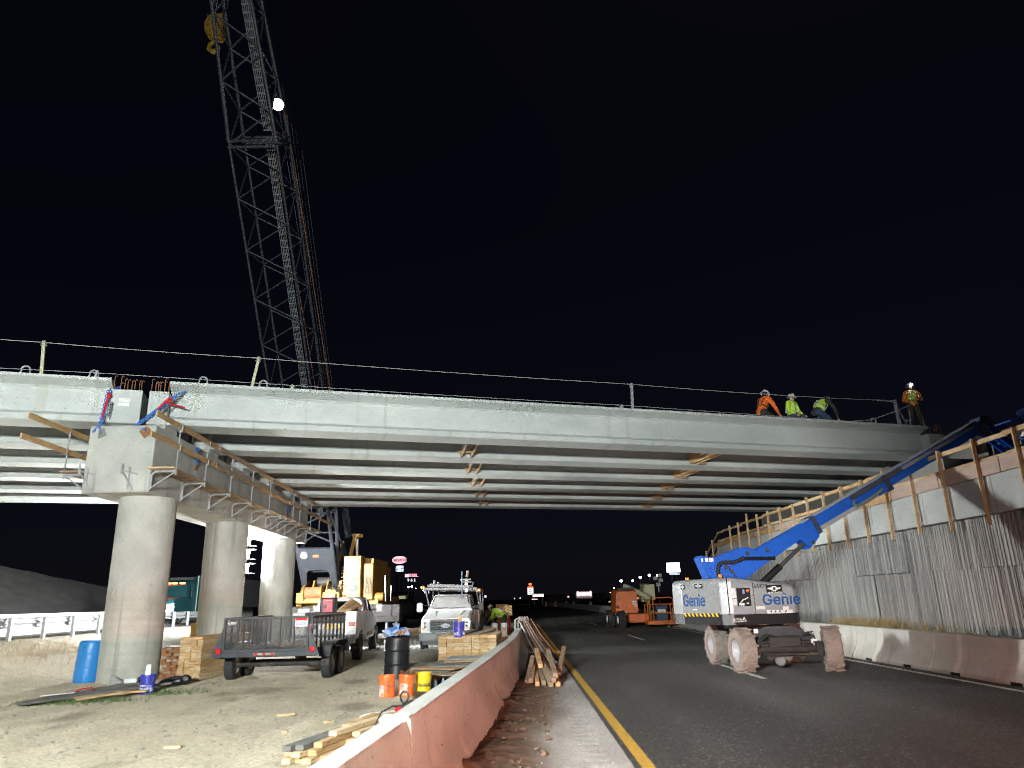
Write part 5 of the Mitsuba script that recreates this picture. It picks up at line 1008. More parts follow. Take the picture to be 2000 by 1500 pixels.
obj(ft, 'side_compartment', cbox(.02, 2.9, .95, .01, (.99, 6.0, .95)), 'black_steel')
rk = []
for y in (2.1, 3.4, 4.8, 7.0):
    rk.append(beam((-.98, y, 2.12), (.98, y, 2.08), .07, .09, .01))
    for s in (-1, 1): rk.append(beam((s * .98, y, 2.10), (s * 1.0, y + .0, 1.1 if y > 4 else 1.95), .06, .06, .008))
for s in (-1, 1): rk += [beam((s * .98, 1.9, 2.12 if s < 0 else 2.08), (s * .98, 7.1, 2.12 if s < 0 else 2.08), .06, .10, .008), beam((s * .98, 2.1, 2.1), (s * 1.0, 4.3, 1.1), .05, .05)]
for r_ in rk: obj(ft, 'rack_bar', r_, 'galvanised')
obj(ft, 'rack_load', join(beam((-.85, 1.7, 2.22), (.75, 1.75, 2.15), .10, .09, .01), beam((-.8, 2.1, 2.26), (.8, 2.2, 2.16), .12, .10, .01), beam((-.62, 1.8, 2.20), (-.60, 1.82, 2.42), .08, .08, .01), beam((-.48, 1.9, 2.2), (-.46, 1.9, 2.36), .07, .07, .01), rod((.80, 1.9, 2.0), (.86, 2.0, 2.32), .03)), 'galvanised')
for s in (-1, 1): obj(ft, 'amber_beacon', cbox(.16, .12, .13, .03, (s * 1.07, 2.1, (2.17, 2.02)[s > 0])), 'amber')
obj(ft, 'mast', join(beam((.60, 2.0, 1.95), (.62, 2.0, 2.46), .13, .12, .01)), 'white'); obj(ft, 'mast', join(beam((.62, 2.0, 2.5), (.67, 2.0, 2.76), .09, .09, .02)), 'form_pink'); obj(ft, 'mast_arm', join(cbox(.42, .08, .06, .01, (.58, 1.95, 2.42)), cbox(.40, .08, .05, .01, (.62, 1.93, 2.33))), 'galvanised'); obj(ft, 'flag_pole', rod((.43, 1.9, 1.75), (.45, 1.9, 2.72), .022), 'pale_blue')

# ---------------------------------------------------------------- service truck seen from behind
st = thing('service_truck', 'white utility pickup seen from behind, hitched to the black trailer', 'truck', at=(-5.72, 22.2, 0.03), rz=0.085)
w2 = .92
car(st, [rring(2.75, -w2, w2, .48, 1.34, .10, 3, .03), rring(5.2, -w2, w2, .48, 1.34, .10, 3, .05), rring(5.5, -w2, w2, .50, 1.28, .12, 3, .06), rring(6.6, -.88, .88, .55, 1.16, .14, 3, .06)])
car(st, [rring(2.85, -.80, .80, 1.24, 1.80, .16, 3, .12), rring(3.1, -.82, .82, 1.24, 1.86, .16, 3, .12), rring(4.5, -.82, .82, 1.24, 1.86, .16, 3, .12), rring(5.45, -.84, .84, 1.22, 1.34, .04, 3, .02)], nm='cabin')
obj(st, 'rear_window', quad((.62, 2.82, 1.40), (-.62, 2.82, 1.40), (-.54, 2.86, 1.72), (.54, 2.86, 1.72), .02), 'car_glass')
obj(st, 'side_window', quad((.835, 3.15, 1.38), (.835, 5.0, 1.38), (.75, 4.5, 1.76), (.75, 3.2, 1.76), .016), 'car_glass')
obj(st, 'window_pillar', beam((.845, 3.85, 1.36), (.765, 3.85, 1.78), .05, .02), 'white_paint')
obj(st, 'service_box', join(cbox(.36, 2.6, .78, .02, (.75, 1.35, 1.02)), cbox(.36, 2.6, .78, .02, (-.75, 1.35, 1.02)), cbox(1.2, 2.6, .08, .01, (0, 1.35, .72))), 'white_paint')
obj(st, 'rear_pillar', cbox(.30, .03, .80, .01, (.78, .03, 1.02)), 'white_paint')
obj(st, 'tailgate', cbox(1.14, .06, .30, .015, (0, .04, 1.26)), 'grime_steel')
obj(st, 'drawer_front', cbox(1.12, .05, .36, .012, (0, .06, .92)), 'galvanised')
for x in (-.3, .28): obj(st, 'tailgate_latch', cbox(.10, .02, .05, .008, (x, -.0, 1.34)), 'black')
for x in (-.42, -.26, -.08, .10, .26, .42): obj(st, 'sticker', cbox(.12, .006, .13, 0, (x, .0 + .03, 1.0)), ('red', 'black', 'white_flat', 'sign_yellow', 'sign_yellow', 'sign_yellow')[int((x + .42) * 6.5)])
t_ = obj(st, 'tail_light', cbox(.18, .03, .12, .01, (.80, .0, 1.06)), 'tail_red'); obj(t_, 'lens', cbox(.12, .012, .05, .004, (.81, -.02, 1.06)), 'form_pink')
obj(st, 'tail_light', cbox(.14, .03, .12, .01, (-.82, .0, 1.06)), 'tail_red')
obj(st, 'bumper', cbox(1.84, .18, .22, .03, (0, -.06, .62)), 'white_paint'); obj(st, 'bumper_step', cbox(1.5, .10, .16, .02, (0, -.12, .50)), 'black')
for y in (.75, 1.5, 2.2): obj(st, 'compartment_door', cbox(.012, .66, .62, .01, (.935, y, 1.06)), 'white_paint')
obj(st, 'cab_stripe', cbox(.008, 2.2, .10, .0, (.925, 4.2, .66)), 'form_pink')
for s in (-1, 1):
    wheel(st, (s * .84, 1.15, .36), .38, .26, .21, 'tyre', 'steel', 0, flip=s < 0); wheel(st, (s * .82, 5.75, .36), .38, .26, .21, 'tyre', 'steel', 0, flip=s < 0)
    for y in (1.15, 5.75): obj(st, 'wheel_arch', tube([(s * .925, q[1], q[2]) for q in arc((0, y, .38), .46, 185, -5, 11, (0, 1, 0), (0, 0, 1))], .035, 6), 'charcoal', smooth=True)
    m_ = obj(st, 'mirror', cbox(.24, .10, .30, .04, (s * 1.12, 4.9, 1.46)), 'logo_grey'); obj(m_, 'mirror_glass', cbox(.18, .012, .24, .01, (s * 1.12, 4.845, 1.46)), 'lamp_glass'); obj(m_, 'mirror_arm', rod((s * .84, 4.92, 1.40), (s * 1.05, 4.92, 1.44), .02), 'black')
obj(st, 'mud_flap', join(cbox(.26, .02, .26, 0, (.84, .62, .36)), cbox(.26, .02, .26, 0, (-.84, .62, .36))), 'rubber')
b_ = obj(st, 'beacon', mv(lathe([(0, .09), (.05, .08), (.06, 0), (0, 0)], 12), .05, 3.5, 1.86), 'amber', smooth=40)
glow(st, 'beacon_lens', mv(blob(.055, 2), .05, 3.5, 1.97), (330, 130, 22), 0.25)
wl = thing('welder_generator', 'crimson and grey welding generator standing on the service truck bed', 'generator', at=(-5.72, 22.2, 0.03), rz=0.085)
obj(wl, 'case', cbox(.42, .7, .46, .03, (-.05, 1.0, 1.60)), 'charcoal'); obj(wl, 'front_panel', cbox(.30, .02, .40, .01, (-.03, .64, 1.60)), 'crimson'); obj(wl, 'dial', xf(lathe([(0, .015), (.05, .015), (.05, 0), (0, 0)], 12), FR((-.10, .63, 1.58), (1, 0, 0), (0, 0, 1))), 'black'); obj(wl, 'stripe', cbox(.2, .01, .02, 0, (0, .628, 1.74)), 'form_pink'); obj(wl, 'exhaust', rod((.12, 1.2, 1.8), (.12, 1.2, 1.95), .03), 'rust')
ld = thing('timber_load', 'timber boards propped on the service truck bed behind the cab', 'timber', at=(-5.72, 22.2, 0.03), rz=0.085)
for i in range(5): obj(ld, 'board', beam((.20 + .09 * i, 1.2, 1.42), (.42 + .07 * i, 2.7, 1.78 - .05 * i), .10, .045, .005), ('lumber_pale', 'lumber', 'plywood')[i % 3])
one('tool_case', cbox(.36, .3, .14, .03, (0, 0, .07)), 'white', 'small white tool box on the left edge of the service truck bed', 'tool box', at=(-6.45, 22.6, 1.42), rz=.2)

# ---------------------------------------------------------------- utility trailer
tr = thing('utility_trailer', 'black steel utility trailer with mesh ramp gate behind the service truck', 'trailer', at=(-5.62, 16.85, 0.02), rz=0.0)
gw = .93
obj(tr, 'bed_frame', join(cbox(2.30, .10, .12, .01, (0, .05, .62)), *[cbox(.08, 3.3, .12, .01, (s * 1.0, 1.65, .62)) for s in (-1, 1)], cbox(2.1, .1, .12, .01, (0, 3.3, .62)), beam((-.8, 3.3, .6), (0, 5.0, .55), .08, .1), beam((.8, 3.3, .6), (0, 5.0, .55), .08, .1)), 'black_steel')
for i in range(7): obj(tr, 'deck_plank', cbox(.26, 3.2, .04, .006, (-.84 + .28 * i, 1.65, .69)), 'lumber_old')
def lattice(o, x, y, w, h, nx=34, ny=16, r_=.006):
    o, x, y = V(*o), nrm(x), nrm(y); out = []; z = np.cross(x, y)
    for i in range(-ny, nx):
        a, b = (i, 0), (i + ny, ny)
        for sgn in (0, 1):
            p = [(max(0, a[0]), a[1] + max(0, -a[0])), (min(nx, b[0]), b[1] - max(0, b[0] - nx))]
            if p[1][0] <= p[0][0]: continue
            q = [o + x * (w * (u if not sgn else nx - u) / nx) + y * (h * v / ny) for u, v in p]
            out.append(beam(q[0], q[1], r_, .010, 0, upv=z))
    return join(out)
gate = [beam((-gw, 0, .68), (-gw, -.02, 1.38), .05, .05, .006), beam((gw, 0, .68), (gw, -.02, 1.38), .05, .05, .006), beam((-gw - .02, -.02, 1.385), (gw + .02, -.02, 1.385), .05, .05, .006), beam((-gw, 0, .70), (gw, 0, .70), .05, .05, .006)]
for g in gate: obj(tr, 'gate_frame', g, 'black_steel')
for i in range(5): obj(tr, 'gate_bar', beam((-gw + gw * 2 * (i + 1) / 6, -.01, .7), (-gw + gw * 2 * (i + 1) / 6, -.03, 1.38), .045, .03, .005), 'black_steel')
obj(tr, 'gate_mesh', lattice((-gw, .015, .7), (1, 0, 0), (0, -.02, .68), gw * 2, .66, 60, 21), 'black_steel')
obj(tr, 'gate_plate', cbox(1.80, .008, .30, 0, (0, .03, .98)), 'grime_steel') if False else None
obj(tr, 'gate_plaque', cbox(.22, .008, .12, 0, (-.78, -.035, 1.28)), 'charcoal'); obj(tr, 'plaque_text', text('V/PP', .06, (-.86, -.042, 1.25), (1, 0, 0), (0, 0, 1), .002, True), 'white_flat')
obj(tr, 'licence_plate', cbox(.28, .01, .18, .003, (.78, -.045, 1.27)), 'white_flat'); obj(tr, 'plate_text', text('2UIN', .07, (.78, -.053, 1.25), (1, 0, 0), (0, 0, 1), .002, True, True), 'bright_blue'); obj(tr, 'plate_band', cbox(.26, .004, .05, 0, (.78, -.051, 1.335)), 'tail_red')
for s in (-1, 1):
    obj(tr, 'side_rail', join(beam((s * .98, .1, 1.38), (s * .98, 3.3, 1.38), .05, .05, .006), *[beam((s * .98, y, .66), (s * .98, y, 1.38), .05, .04, .005) for y in np.linspace(.15, 3.25, 9)]), 'black_steel')
    obj(tr, 'tail_gusset', side([(-.01, .56), (-.01, 1.12), (.12, .68), (.12, .56)], s * 1.12 - .09, s * 1.12 + .09) if False else xf(prism([(s * .96, .58), (s * 1.20, .58), (s * .97, 1.18)][::int(s)], .015, -.0), XZ), 'black_steel')
    t_ = obj(tr, 'tail_light', xf(lathe([(0, .02), (.055, .018), (.065, 0), (0, 0)], 16), FR((s * 1.04, -.02, .70), (1, 0, 0), (0, 0, 1))), 'tail_red', smooth=30)
    for y in (1.15, 2.1): wheel(tr, (s * 1.12, y, .33), .335, .21, .19, 'tyre', 'tan_rim', 0, flip=s < 0)
    obj(tr, 'fender', loft([[(s * 1.02 + s * .26 * t2, q[1], q[2] + o) for t2, o in ((0, 0), (1, 0), (1, .012), (0, .012))][::int(s)] for q in [(0, .66, .50), (0, .78, .72), (0, .95, .80), (0, 2.3, .80), (0, 2.47, .72), (0, 2.6, .50)]]), 'black_steel')
for y in (1.15, 2.1): obj(tr, 'axle', rod((-1.05, y, .33), (1.05, y, .33), .05, 8), 'grime_steel')
obj(tr, 'reflector_strip', cbox(.46, .012, .045, 0, (-.02, -.008, .625)), 'form_pink'); obj(tr, 'reflector', join(*[cbox(.06, .016, .045, 0, (x, -.012, .625)) for x in (-.2, -.02, .16)]), 'tail_red')
dv = thing('timber_offcuts', 'pale timber offcuts and dirt lying on the trailer deck', 'offcuts', at=(-5.62, 16.85, 0.02))
for i in range(16): obj(dv, 'offcut', beam((-.8 + 1.6 * R.random(), .4 + .8 * R.random(), .745), (-.8 + 1.6 * R.random(), .5 + 1.6 * R.random(), .76 + .05 * R.random()), .09, .045, .004), 'lumber_pale' if i % 2 else 'lumber_old')

# ---------------------------------------------------------------- lorry on the opposite carriageway
sm = thing('semi_truck', 'dark lorry with red roof lights and a bright headlight passing on the opposite road', 'truck', at=(-20.45, 42.0, 0.83))
obj(sm, 'cab', loft([rring(0, -1.15, 1.15, .5, 1.35, .12), rring(.25, -1.2, 1.2, .45, 1.45, .12), rring(1.3, -1.2, 1.2, .45, 1.5, .1), rring(1.45, -1.2, 1.2, .45, 2.15, .12, 3, .06), rring(1.9, -1.2, 1.2, .45, 2.45, .14, 3, .06), rring(3.6, -1.2, 1.2, .45, 2.45, .14, 3, .04)]), 'teal', smooth=35)
obj(sm, 'windscreen', quad((-.95, 1.30, 1.52), (.95, 1.30, 1.52), (.88, 1.58, 2.10), (-.88, 1.58, 2.10), .02), 'car_glass')
obj(sm, 'grille', cbox(1.1, .05, .65, .03, (0, -.01, .95)), 'chrome'); obj(sm, 'bumper', cbox(2.3, .2, .34, .04, (0, -.05, .42)), 'chrome')
obj(sm, 'trailer', cbox(2.4, 11, 1.9, .03, (0, 9.6, 1.75)), 'charcoal')
for i in range(4): obj(sm, 'tank_rack', cbox(2.42, .06, .05, 0, (0, 4.08, 1.1 + .4 * i)), 'galvanised')
for s in (-1, 1):
    obj(sm, 'mirror', cbox(.10, .12, .6, .02, (s * 1.45, 1.4, 1.75)), 'teal'); obj(sm, 'exhaust_stack', rod((s * 1.25, 2.6, .6), (s * 1.25, 2.6, 2.7), .10, 10), 'teal', smooth=40)
    glow(sm, 'headlight', mv(blob(.24, 2, (1.25, .5, .9)), s * .86, -.06, .86), (60, 63, 72), 0.15)
    glow(sm, 'marker_lamp', mv(blob(.045, 1, (1.6, .6, .7)), s * 1.06, .0, 1.10), (14, 5, .8), .01)
    for y in (.9, 3.2): wheel(sm, (s * 1.0, y, .5), .5, .3, .26)
for x in (-.8, -.3, .0, .35, .8): glow(sm, 'roof_lamp', mv(blob(.10, 1, (1.9, .6, .6)), x, 1.50, 2.26), (16, 1.9, .5), .01)

# ---------------------------------------------------------------- guard rail at the left
gr = thing('guard_rail', 'white steel guard rail on posts along the opposite road', 'guard rail', M=np.eye(4))
GA, GB = V(-15.0, 15.5, 0), V(-17.2, 42.0, 0); gd = nrm(GB - GA); gp = V(-gd[1], gd[0], 0)
n = 0
for q in np.arange(0, 26.5, 1.92):
    p = GA + gd * q; z = float(ground_z(np.array([p[0]]), np.array([p[1]]))[0])
    obj(gr, 'post', beam(p + V(0, 0, z - .3), p + V(0, 0, 1.52), .15, .10, .008, upv=tuple(gp)), 'galvanised'); n += 1
for q in (0, 3.84, 7.68, 11.52, 15.36, 19.2, 23.04):
    A = GA + gp * .14 + gd * q; B = A + gd * 3.86
    pf = [(0, .0), (.06, .05), (.06, .09), (0, .14), (0, .17), (.06, .22), (.06, .26), (0, .31)]
    ring = lambda P_: [tuple(P_ + gp * a + V(0, 0, 1.20 + z)) for a, z in pf] + [tuple(P_ + gp * (a + .012) + V(0, 0, 1.20 + z)) for a, z in pf[::-1]]
    obj(gr, 'beam', loft([ring(A), ring(B)]), 'steel')
t = one('concrete_rail', loft([[(-18.6, 14, .8), (-18.3, 14, .8), (-18.35, 14, 1.62), (-18.55, 14, 1.62)], [(-21.5, 60, .8), (-21.2, 60, .8), (-21.25, 60, 1.62), (-21.45, 60, 1.62)]]), 'barrier', 'concrete barrier beyond the guard rail on the opposite road', 'barrier')

# ---------------------------------------------------------------- things on the dirt
def gzp(x, y): return float(ground_z(np.array([x]), np.array([y]))[0])
bd_ = thing('plastic_drum', 'blue plastic drum half leaning against the front column', 'drum', M=FR((-10.36, 18.35, gzp(-10.3, 18.3)), (1, 0, -.05), (0, 1, 0)))
obj(bd_, 'shell', lathe([(.0, .02), (.27, .0), (.285, .04), (.29, .28), (.283, .30), (.283, .32), (.29, .34), (.29, .60), (.283, .62), (.283, .64), (.29, .66), (.285, .88), (.265, .92), (.24, .93), (.24, .90), (0, .90)], 40), 'drum_blue', smooth=35)
obj(bd_, 'bung', mv(lathe([(0, .02), (.035, .02), (.035, 0), (0, 0)], 12), .1, -.1, .90), 'white'); obj(bd_, 'hole', xf(lathe([(0, .003), (.014, .003), (0, .0)], 8), FR((-.02, -.289, .80), (1, 0, 0), (0, 0, 1))), 'black')
def bucket(name, c, m_, label, lean=0.0, rz=0.0, handle=True, h=.37, group=None):
    M = RZ(rz, c) @ np.array([[1, 0, lean, 0], [0, 1, 0, 0], [-lean, 0, 1, 0], [0, 0, 0, 1]], float)
    k = thing(name, label, 'bucket', M=M, group=group)
    obj(k, 'shell', lathe([(0, .01), (.125, 0), (.132, .01), (.142, h * .76), (.151, h * .77), (.151, h * .80), (.144, h * .81), (.146, h * .90), (.152, h * .91), (.153, h * .97), (.150, h), (.143, h), (.135, .02), (0, .02)], 36), m_, smooth=35)
    if handle: obj(k, 'handle', tube([(math.cos(a) * .158, -.02 - .10 * abs(math.sin(a)) - .06, h * .86 - .16 * math.sin(a)) for a in np.linspace(math.pi, 0, 13)], .004, 5), 'steel', smooth=True)
    return k
def on_side(txt, h, a, r, z, rot=0.0, bold=True):
    """lettering wrapped on a cylinder about z, centred at angle a"""
    v, f = tm(meshkit.text_mesh(txt, h, .003, bold)); v = v - V((v[:, 0].min() + v[:, 0].max()) / 2, h / 2, 0)
    c, s = math.cos(rot), math.sin(rot); v = np.c_[v[:, 0] * c - v[:, 1] * s, v[:, 0] * s + v[:, 1] * c, v[:, 2]]
    th = a + v[:, 0] / r; rr = r + .002 + v[:, 2]
    return np.c_[np.cos(th) * rr, np.sin(th) * rr, z + v[:, 1]], f
def box_outline(a, r, z, w, h, t_=.008):
    out = []
    for da in np.linspace(-w / 2, w / 2, 9):
        for zz in (-h / 2, h / 2): out.append(mv(cbox(.004, w / 8 + .004, t_), 0, 0, 0)); out[-1] = xf(out[-1], RZ(a + da / r, (math.cos(a + da / r) * (r + .002), math.sin(a + da / r) * (r + .002), z + zz)))
    for da in (-w / 2, w / 2): out.append(xf(cbox(.004, t_, h), RZ(a + da / r, (math.cos(a + da / r) * (r + .002), math.sin(a + da / r) * (r + .002), z))))
    return join(out)
F_ = -math.pi / 2
k = bucket('blue_bucket', (-7.52, 15.55, gzp(-7.5, 15.5)), 'bucket_blue', 'scuffed blue bucket with white lettering in front of the nearest column')
obj(k, 'lettering', on_side("LOWE'S", .058, F_ + .15, .138, .10), 'white_flat'); obj(k, 'logo_outline', join(box_outline(F_ + .15, .139, .115, .21, .10, .010), xf(cbox(.004, .12, .012), RZ(F_ - .25, (math.cos(F_ - .25) * .14, math.sin(F_ - .25) * .14, .18)))), 'white_flat')
one('white_sheet', quad((-.06, 0, 0), (.05, .01, 0), (.02, .05, .28), (-.07, .04, .27), .008), 'white_flat', 'white plastic sheet standing in the blue bucket', 'sheet', at=(-7.55, 15.58, gzp(-7.5, 15.5) + .28))
k = bucket('orange_bucket', (-2.40, 13.95, gzp(-2.4, 13.9)), 'bucket_orange', 'left orange bucket with handwriting on its side', -.03, 0)
obj(k, 'handwriting', on_side('3/8 x5', .05, F_ + .35, .140, .18, math.pi / 2 * -1, False), 'black'); obj(k, 'logo', join(box_outline(F_ - .62, .138, .12, .09, .17), on_side('THE', .035, F_ - .62, .138, .17, .8), on_side('HOME', .04, F_ - .62, .138, .125, .8), on_side('DEPOT', .035, F_ - .62, .138, .08, .8)), 'white_flat')
k = bucket('orange_bucket', (-2.07, 14.02, gzp(-2.1, 14.0)), 'bucket_orange', 'right orange bucket with a white square logo, filled with metal scrap', .05, .2)
obj(k, 'logo', join(box_outline(F_ - .45, .139, .13, .13, .17), on_side('THE', .04, F_ - .45, .139, .18, .75), on_side('HOME', .045, F_ - .45, .139, .135, .75), on_side('DEPOT', .04, F_ - .45, .139, .085, .75)), 'white_flat')
sc = thing('scrap_metal', 'rusty form ties heaped in the right orange bucket', 'scrap', at=(-2.05, 14.02, gzp(-2.1, 14) + .34))
for i in range(16): obj(sc, 'tie', beam((.12 * R.uniform(-1, 1), .1 * R.uniform(-1, 1), 0), (.16 * R.uniform(-1, 1), .14 * R.uniform(-1, 1), .05 + .06 * R.random()), .02, .008), 'rust')
k = bucket('yellow_bucket', (-1.80, 14.35, gzp(-1.8, 14.3)), 'bucket_yellow', 'yellow bucket with black lettering beside the orange buckets', 0, .1)
obj(k, 'lettering', on_side('DeWALT', .06, F_ + .45, .139, .16), 'black')
br = thing('steel_drum', 'black steel drum heaped with blue and brown rubbish', 'drum', at=(-2.78, 17.35, gzp(-2.8, 17.3)))
obj(br, 'shell', lathe([(0, .02), (.283, .0), (.292, .015), (.283, .03), (.283, .28), (.297, .295), (.283, .31), (.283, .57), (.297, .585), (.283, .60), (.283, .855), (.295, .87), (.283, .885), (.272, .88), (.272, .75), (0, .75)], 44), 'black', smooth=35)
obj(br, 'label', xf(cbox(.006, .06, .22), RZ(math.pi * 1.02, (-.284, -.02, .72))), 'white_flat'); obj(br, 'label', xf(cbox(.004, .05, .2), RZ(math.pi * 1.13, (math.cos(math.pi * 1.13) * .286, math.sin(math.pi * 1.13) * .286, .72))), 'white_flat')
rb = thing('rubbish', 'crumpled blue and brown packaging heaped on the black drum', 'rubbish', at=(-2.78, 17.35, gzp(-2.8, 17.3) + .80))
for i in range(34):
    a, rr = R.random() * 6.3, .24 * math.sqrt(R.random()); s = .07 + .06 * R.random()
    q = np.array([[R.uniform(-1, 1) * s, R.uniform(-1, 1) * s, R.uniform(-.6, 1) * s] for _ in range(7)])
    obj(rb, 'scrap', mv(hull(q), rr * math.cos(a), rr * math.sin(a), .10 + .20 * (1 - rr / .26) * R.random() + .05), ('bright_blue', 'pale_blue', 'form_pink', 'sheet', 'bright_blue', 'lumber_old')[i % 6])
bg = thing('tool_bag', 'black tool bag lying on the dirt beside the column', 'bag', M=RZ(.1, (-7.68, 17.05, gzp(-7.6, 17))) @ SC(.66))
obj(bg, 'body', xf(blob(.5, 3, (1.0, .38, .36)), np.array([[1, 0, 0, 0], [0, 1, 0, 0], [.12, 0, 1, .10], [0, 0, 0, 1]], float)), 'bag', smooth=True); obj(bg, 'end_pocket', mv(blob(.17, 2, (1.2, .9, .95)), .40, -.04, .16), 'bag', smooth=True); obj(bg, 'strap', tube([(-.2, -.2, .16), (.1, -.24, .22), (.3, -.2, .26), (.5, -.1, .24)], .012, 6), 'charcoal', smooth=True); obj(bg, 'label', quad((-.25, -.178, .08), (-.05, -.19, .08), (-.05, -.18, .17), (-.25, -.165, .17), .004), 'pale_blue'); obj(bg, 'badge', tube(arc((.44, -.185, .2), .06, 0, 360, 12), .006, 5), 'white_flat')
# broken forms in front of the column
fp = thing('form_pile', 'heap of grey form panels and splintered boards in front of the nearest column', 'timber heap', M=np.eye(4))
zz = lambda x, y: gzp(x, y) + .05
for (a, b, w, h, m_) in (((-9.0, 14.1), (-8.2, 16.3), .42, .03, 'weathered'), ((-9.0, 13.9), (-7.7, 15.9), .35, .03, 'weathered'), ((-9.15, 14.0), (-8.75, 15.6), .06, .05, 'lumber_old'), ((-8.8, 14.2), (-7.35, 16.2), .09, .045, 'weathered'), ((-8.6, 14.4), (-7.75, 15.2), .12, .04, 'lumber_old'), ((-8.5, 15.2), (-7.4, 15.3), .09, .04, 'lumber'), ((-9.2, 14.3), (-9.0, 15.9), .05, .04, 'lumber_old'), ((-8.2, 14.3), (-7.5, 14.6), .10, .03, 'plywood'), ((-8.9, 14.8), (-8.0, 15.6), .07, .06, 'weathered'), ((-9.0, 15.4), (-8.2, 16.4), .14, .10, 'form_grey')):
    obj(fp, 'board', beam((a[0], a[1], zz(*a) + .03 * R.random()), (b[0], b[1], zz(*b) + .10 * R.random()), w, h, .006), m_)
obj(fp, 'strap', tube([(-8.7, 15.0, .14), (-8.65, 15.2, .19), (-8.5, 15.3, .20), (-8.42, 15.2, .15)], .012, 6), 'tail_red', smooth=True); obj(fp, 'steel_strip', beam((-8.95, 14.4, .16), (-8.5, 14.75, .17), .04, .012), 'sheet')
one('concrete_scrap', hull([(0, 0, 0), (.30, .05, 0), (0, .1, .30), (.05, 0, .32), (.34, .1, .10), (.2, .2, .2)]), 'form_grey', 'triangular grey concrete scrap at the foot of the nearest column', 'concrete scrap', at=(-8.75, 16.35, gzp(-8.7, 16.3)))
gd_ = thing('angle_grinder', 'pale hand tool lying by the foot of the nearest column', 'tool', at=(-8.25, 16.3, gzp(-8.2, 16.3) + .13), rz=.2)
obj(gd_, 'body', xf(lathe([(0, -.13), (.05, -.12), (.07, 0), (.06, .10), (.07, .13), (0, .14)], 14), FR((0, 0, .05), (0, 1, 0), (0, 0, 1))), 'sheet', smooth=35); obj(gd_, 'cap', xf(lathe([(0, .03), (.075, .03), (.075, 0), (0, 0)], 14), FR((.14, 0, .05), (0, 1, 0), (0, 0, 1))), 'black')
def stack(name, label, o, rz, nx, nz, L, w=.14, h=.042, jit=.03, skip=(), tone=('lumber', 'lumber_pale', 'lumber'), gap=.004, tone_f=None):
    k = thing(name, label, 'lumber stack', at=o, rz=rz)
    for j in range(nz):
        sh = .04 * R.random()
        for i in range(nx):
            if (i, j) in skip: continue
            obj(k, 'board', cbox(w - gap, L * (1 - .0), h - .004, .004, (w * (i + .5) - .0 + sh * .3, L / 2 + jit * R.uniform(-1, 1), h * (j + .5) + .002)), tone_f(i, j) if tone_f else R.choice(tone))
    return k
stack('lumber_stack', 'neat stack of orange-ended boards beside the nearest column', (-8.02, 17.95, gzp(-7.8, 18) + .0), -.10, 4, 14, 2.6, .14, .068, .03)
stack('lumber_stack', 'dark reddish stack of boards wedged between the column and the neat lumber stack', (-8.62, 18.35, gzp(-8.4, 18)), -.05, 4, 11, 2.2, .13, .066, .06, tone=('rust', 'lumber_old', 'rust'))
one('white_board', cbox(.34, .7, .03, .004, (0, 0, 0)), 'white_flat', 'white board lying on top of the dark lumber stack', 'board', at=(-8.35, 18.75, gzp(-8.4, 18) + .75), rz=-.1)
stack('lumber_stack', 'large stack of pale boards behind the barrier in front of the crew truck', (-2.02, 18.95, gzp(-2, 19) + .04), -.035, 7, 9, 2.6, .208, .083, .035, gap=.008)
tp = thing('loose_planks', 'grey planks lying across the top of the large lumber stack', 'planks', at=(-2.02, 18.95, gzp(-2, 19) + .735), rz=-.035)
for i in range(5): obj(tp, 'plank', beam((-.02 + .22 * i, .0 + .2 * R.random(), .02 + .004 * i), (.15 + .26 * i, 2.6, .03 + .07 * R.random()), .2, .03, .005), 'weathered' if i % 2 else 'lumber_old')
k = bucket('blue_bucket', (-1.50, 19.02, gzp(-2, 19) + .755), 'bucket_blue', 'blue bucket standing on top of the large lumber stack', 0, .4)
obj(k, 'lettering', on_side('LO', .07, F_ - .9, .138, .09), 'white_flat'); obj(k, 'lettering', on_side('WE', .07, F_ + .9, .138, .09), 'white_flat')
one('wood_wedge', cbox(.09, .09, .26, .008, (0, 0, .13)), 'lumber_pale', 'timber block sticking out of the blue bucket on the lumber stack', 'timber', at=(-1.47, 19.05, gzp(-2, 19) + 1.02))
pa = thing('pallet', 'timber pallet with plywood offcuts on top, between the yellow bucket and the barrier', 'pallet', at=(-1.85, 15.0, gzp(-1.9, 15)), rz=-.06)
for x in (.06, .55, 1.05): obj(pa, 'stringer', cbox(.09, 1.2, .24, .006, (x, .6, .12)), 'lumber')
for i in range(6): obj(pa, 'deck_board', cbox(1.15, .15, .025, .004, (.56, .08 + .21 * i, .255)), 'lumber_old')
po = thing('plywood_offcuts', 'dark plywood sheets stacked untidily on the pallet', 'plywood', at=(-1.75, 15.3, gzp(-1.9, 15) + .27), rz=-.2)
for i in range(6): obj(po, 'sheet', xf(cbox(.75 + .3 * R.random(), .9, .025, .004), RZ(R.uniform(-.3, .3), (.1 * i - .1, .55 + .18 * i, .02 + .032 * i))), ('weathered', 'plywood', 'form_grey')[i % 3])
pf = thing('form_sheet', 'dark plywood form sheet propped up left of the large lumber stack', 'plywood', at=(-2.35, 17.6, gzp(-2.3, 17.6)))
obj(pf, 'sheet', xf(cbox(1.1, .9, .03, .006), FR((-.05, .2, .20), (1, .15, .02), (0, 1, .06))), 'weathered'); obj(pf, 'leg', join(beam((-.4, .1, 0), (-.4, .1, .18), .09, .05), beam((.4, .2, 0), (.4, .2, .18), .09, .05)), 'lumber_old'); obj(pf, 'edge_board', beam((-.55, -.25, .14), (.5, -.1, .17), .05, .08, .005), 'plywood')
sf = thing('form_sheet', 'pale grey form sheets leaning between the lumber stack and the barrier', 'plywood', at=(-1.2, 17.9, gzp(-1.2, 18)))
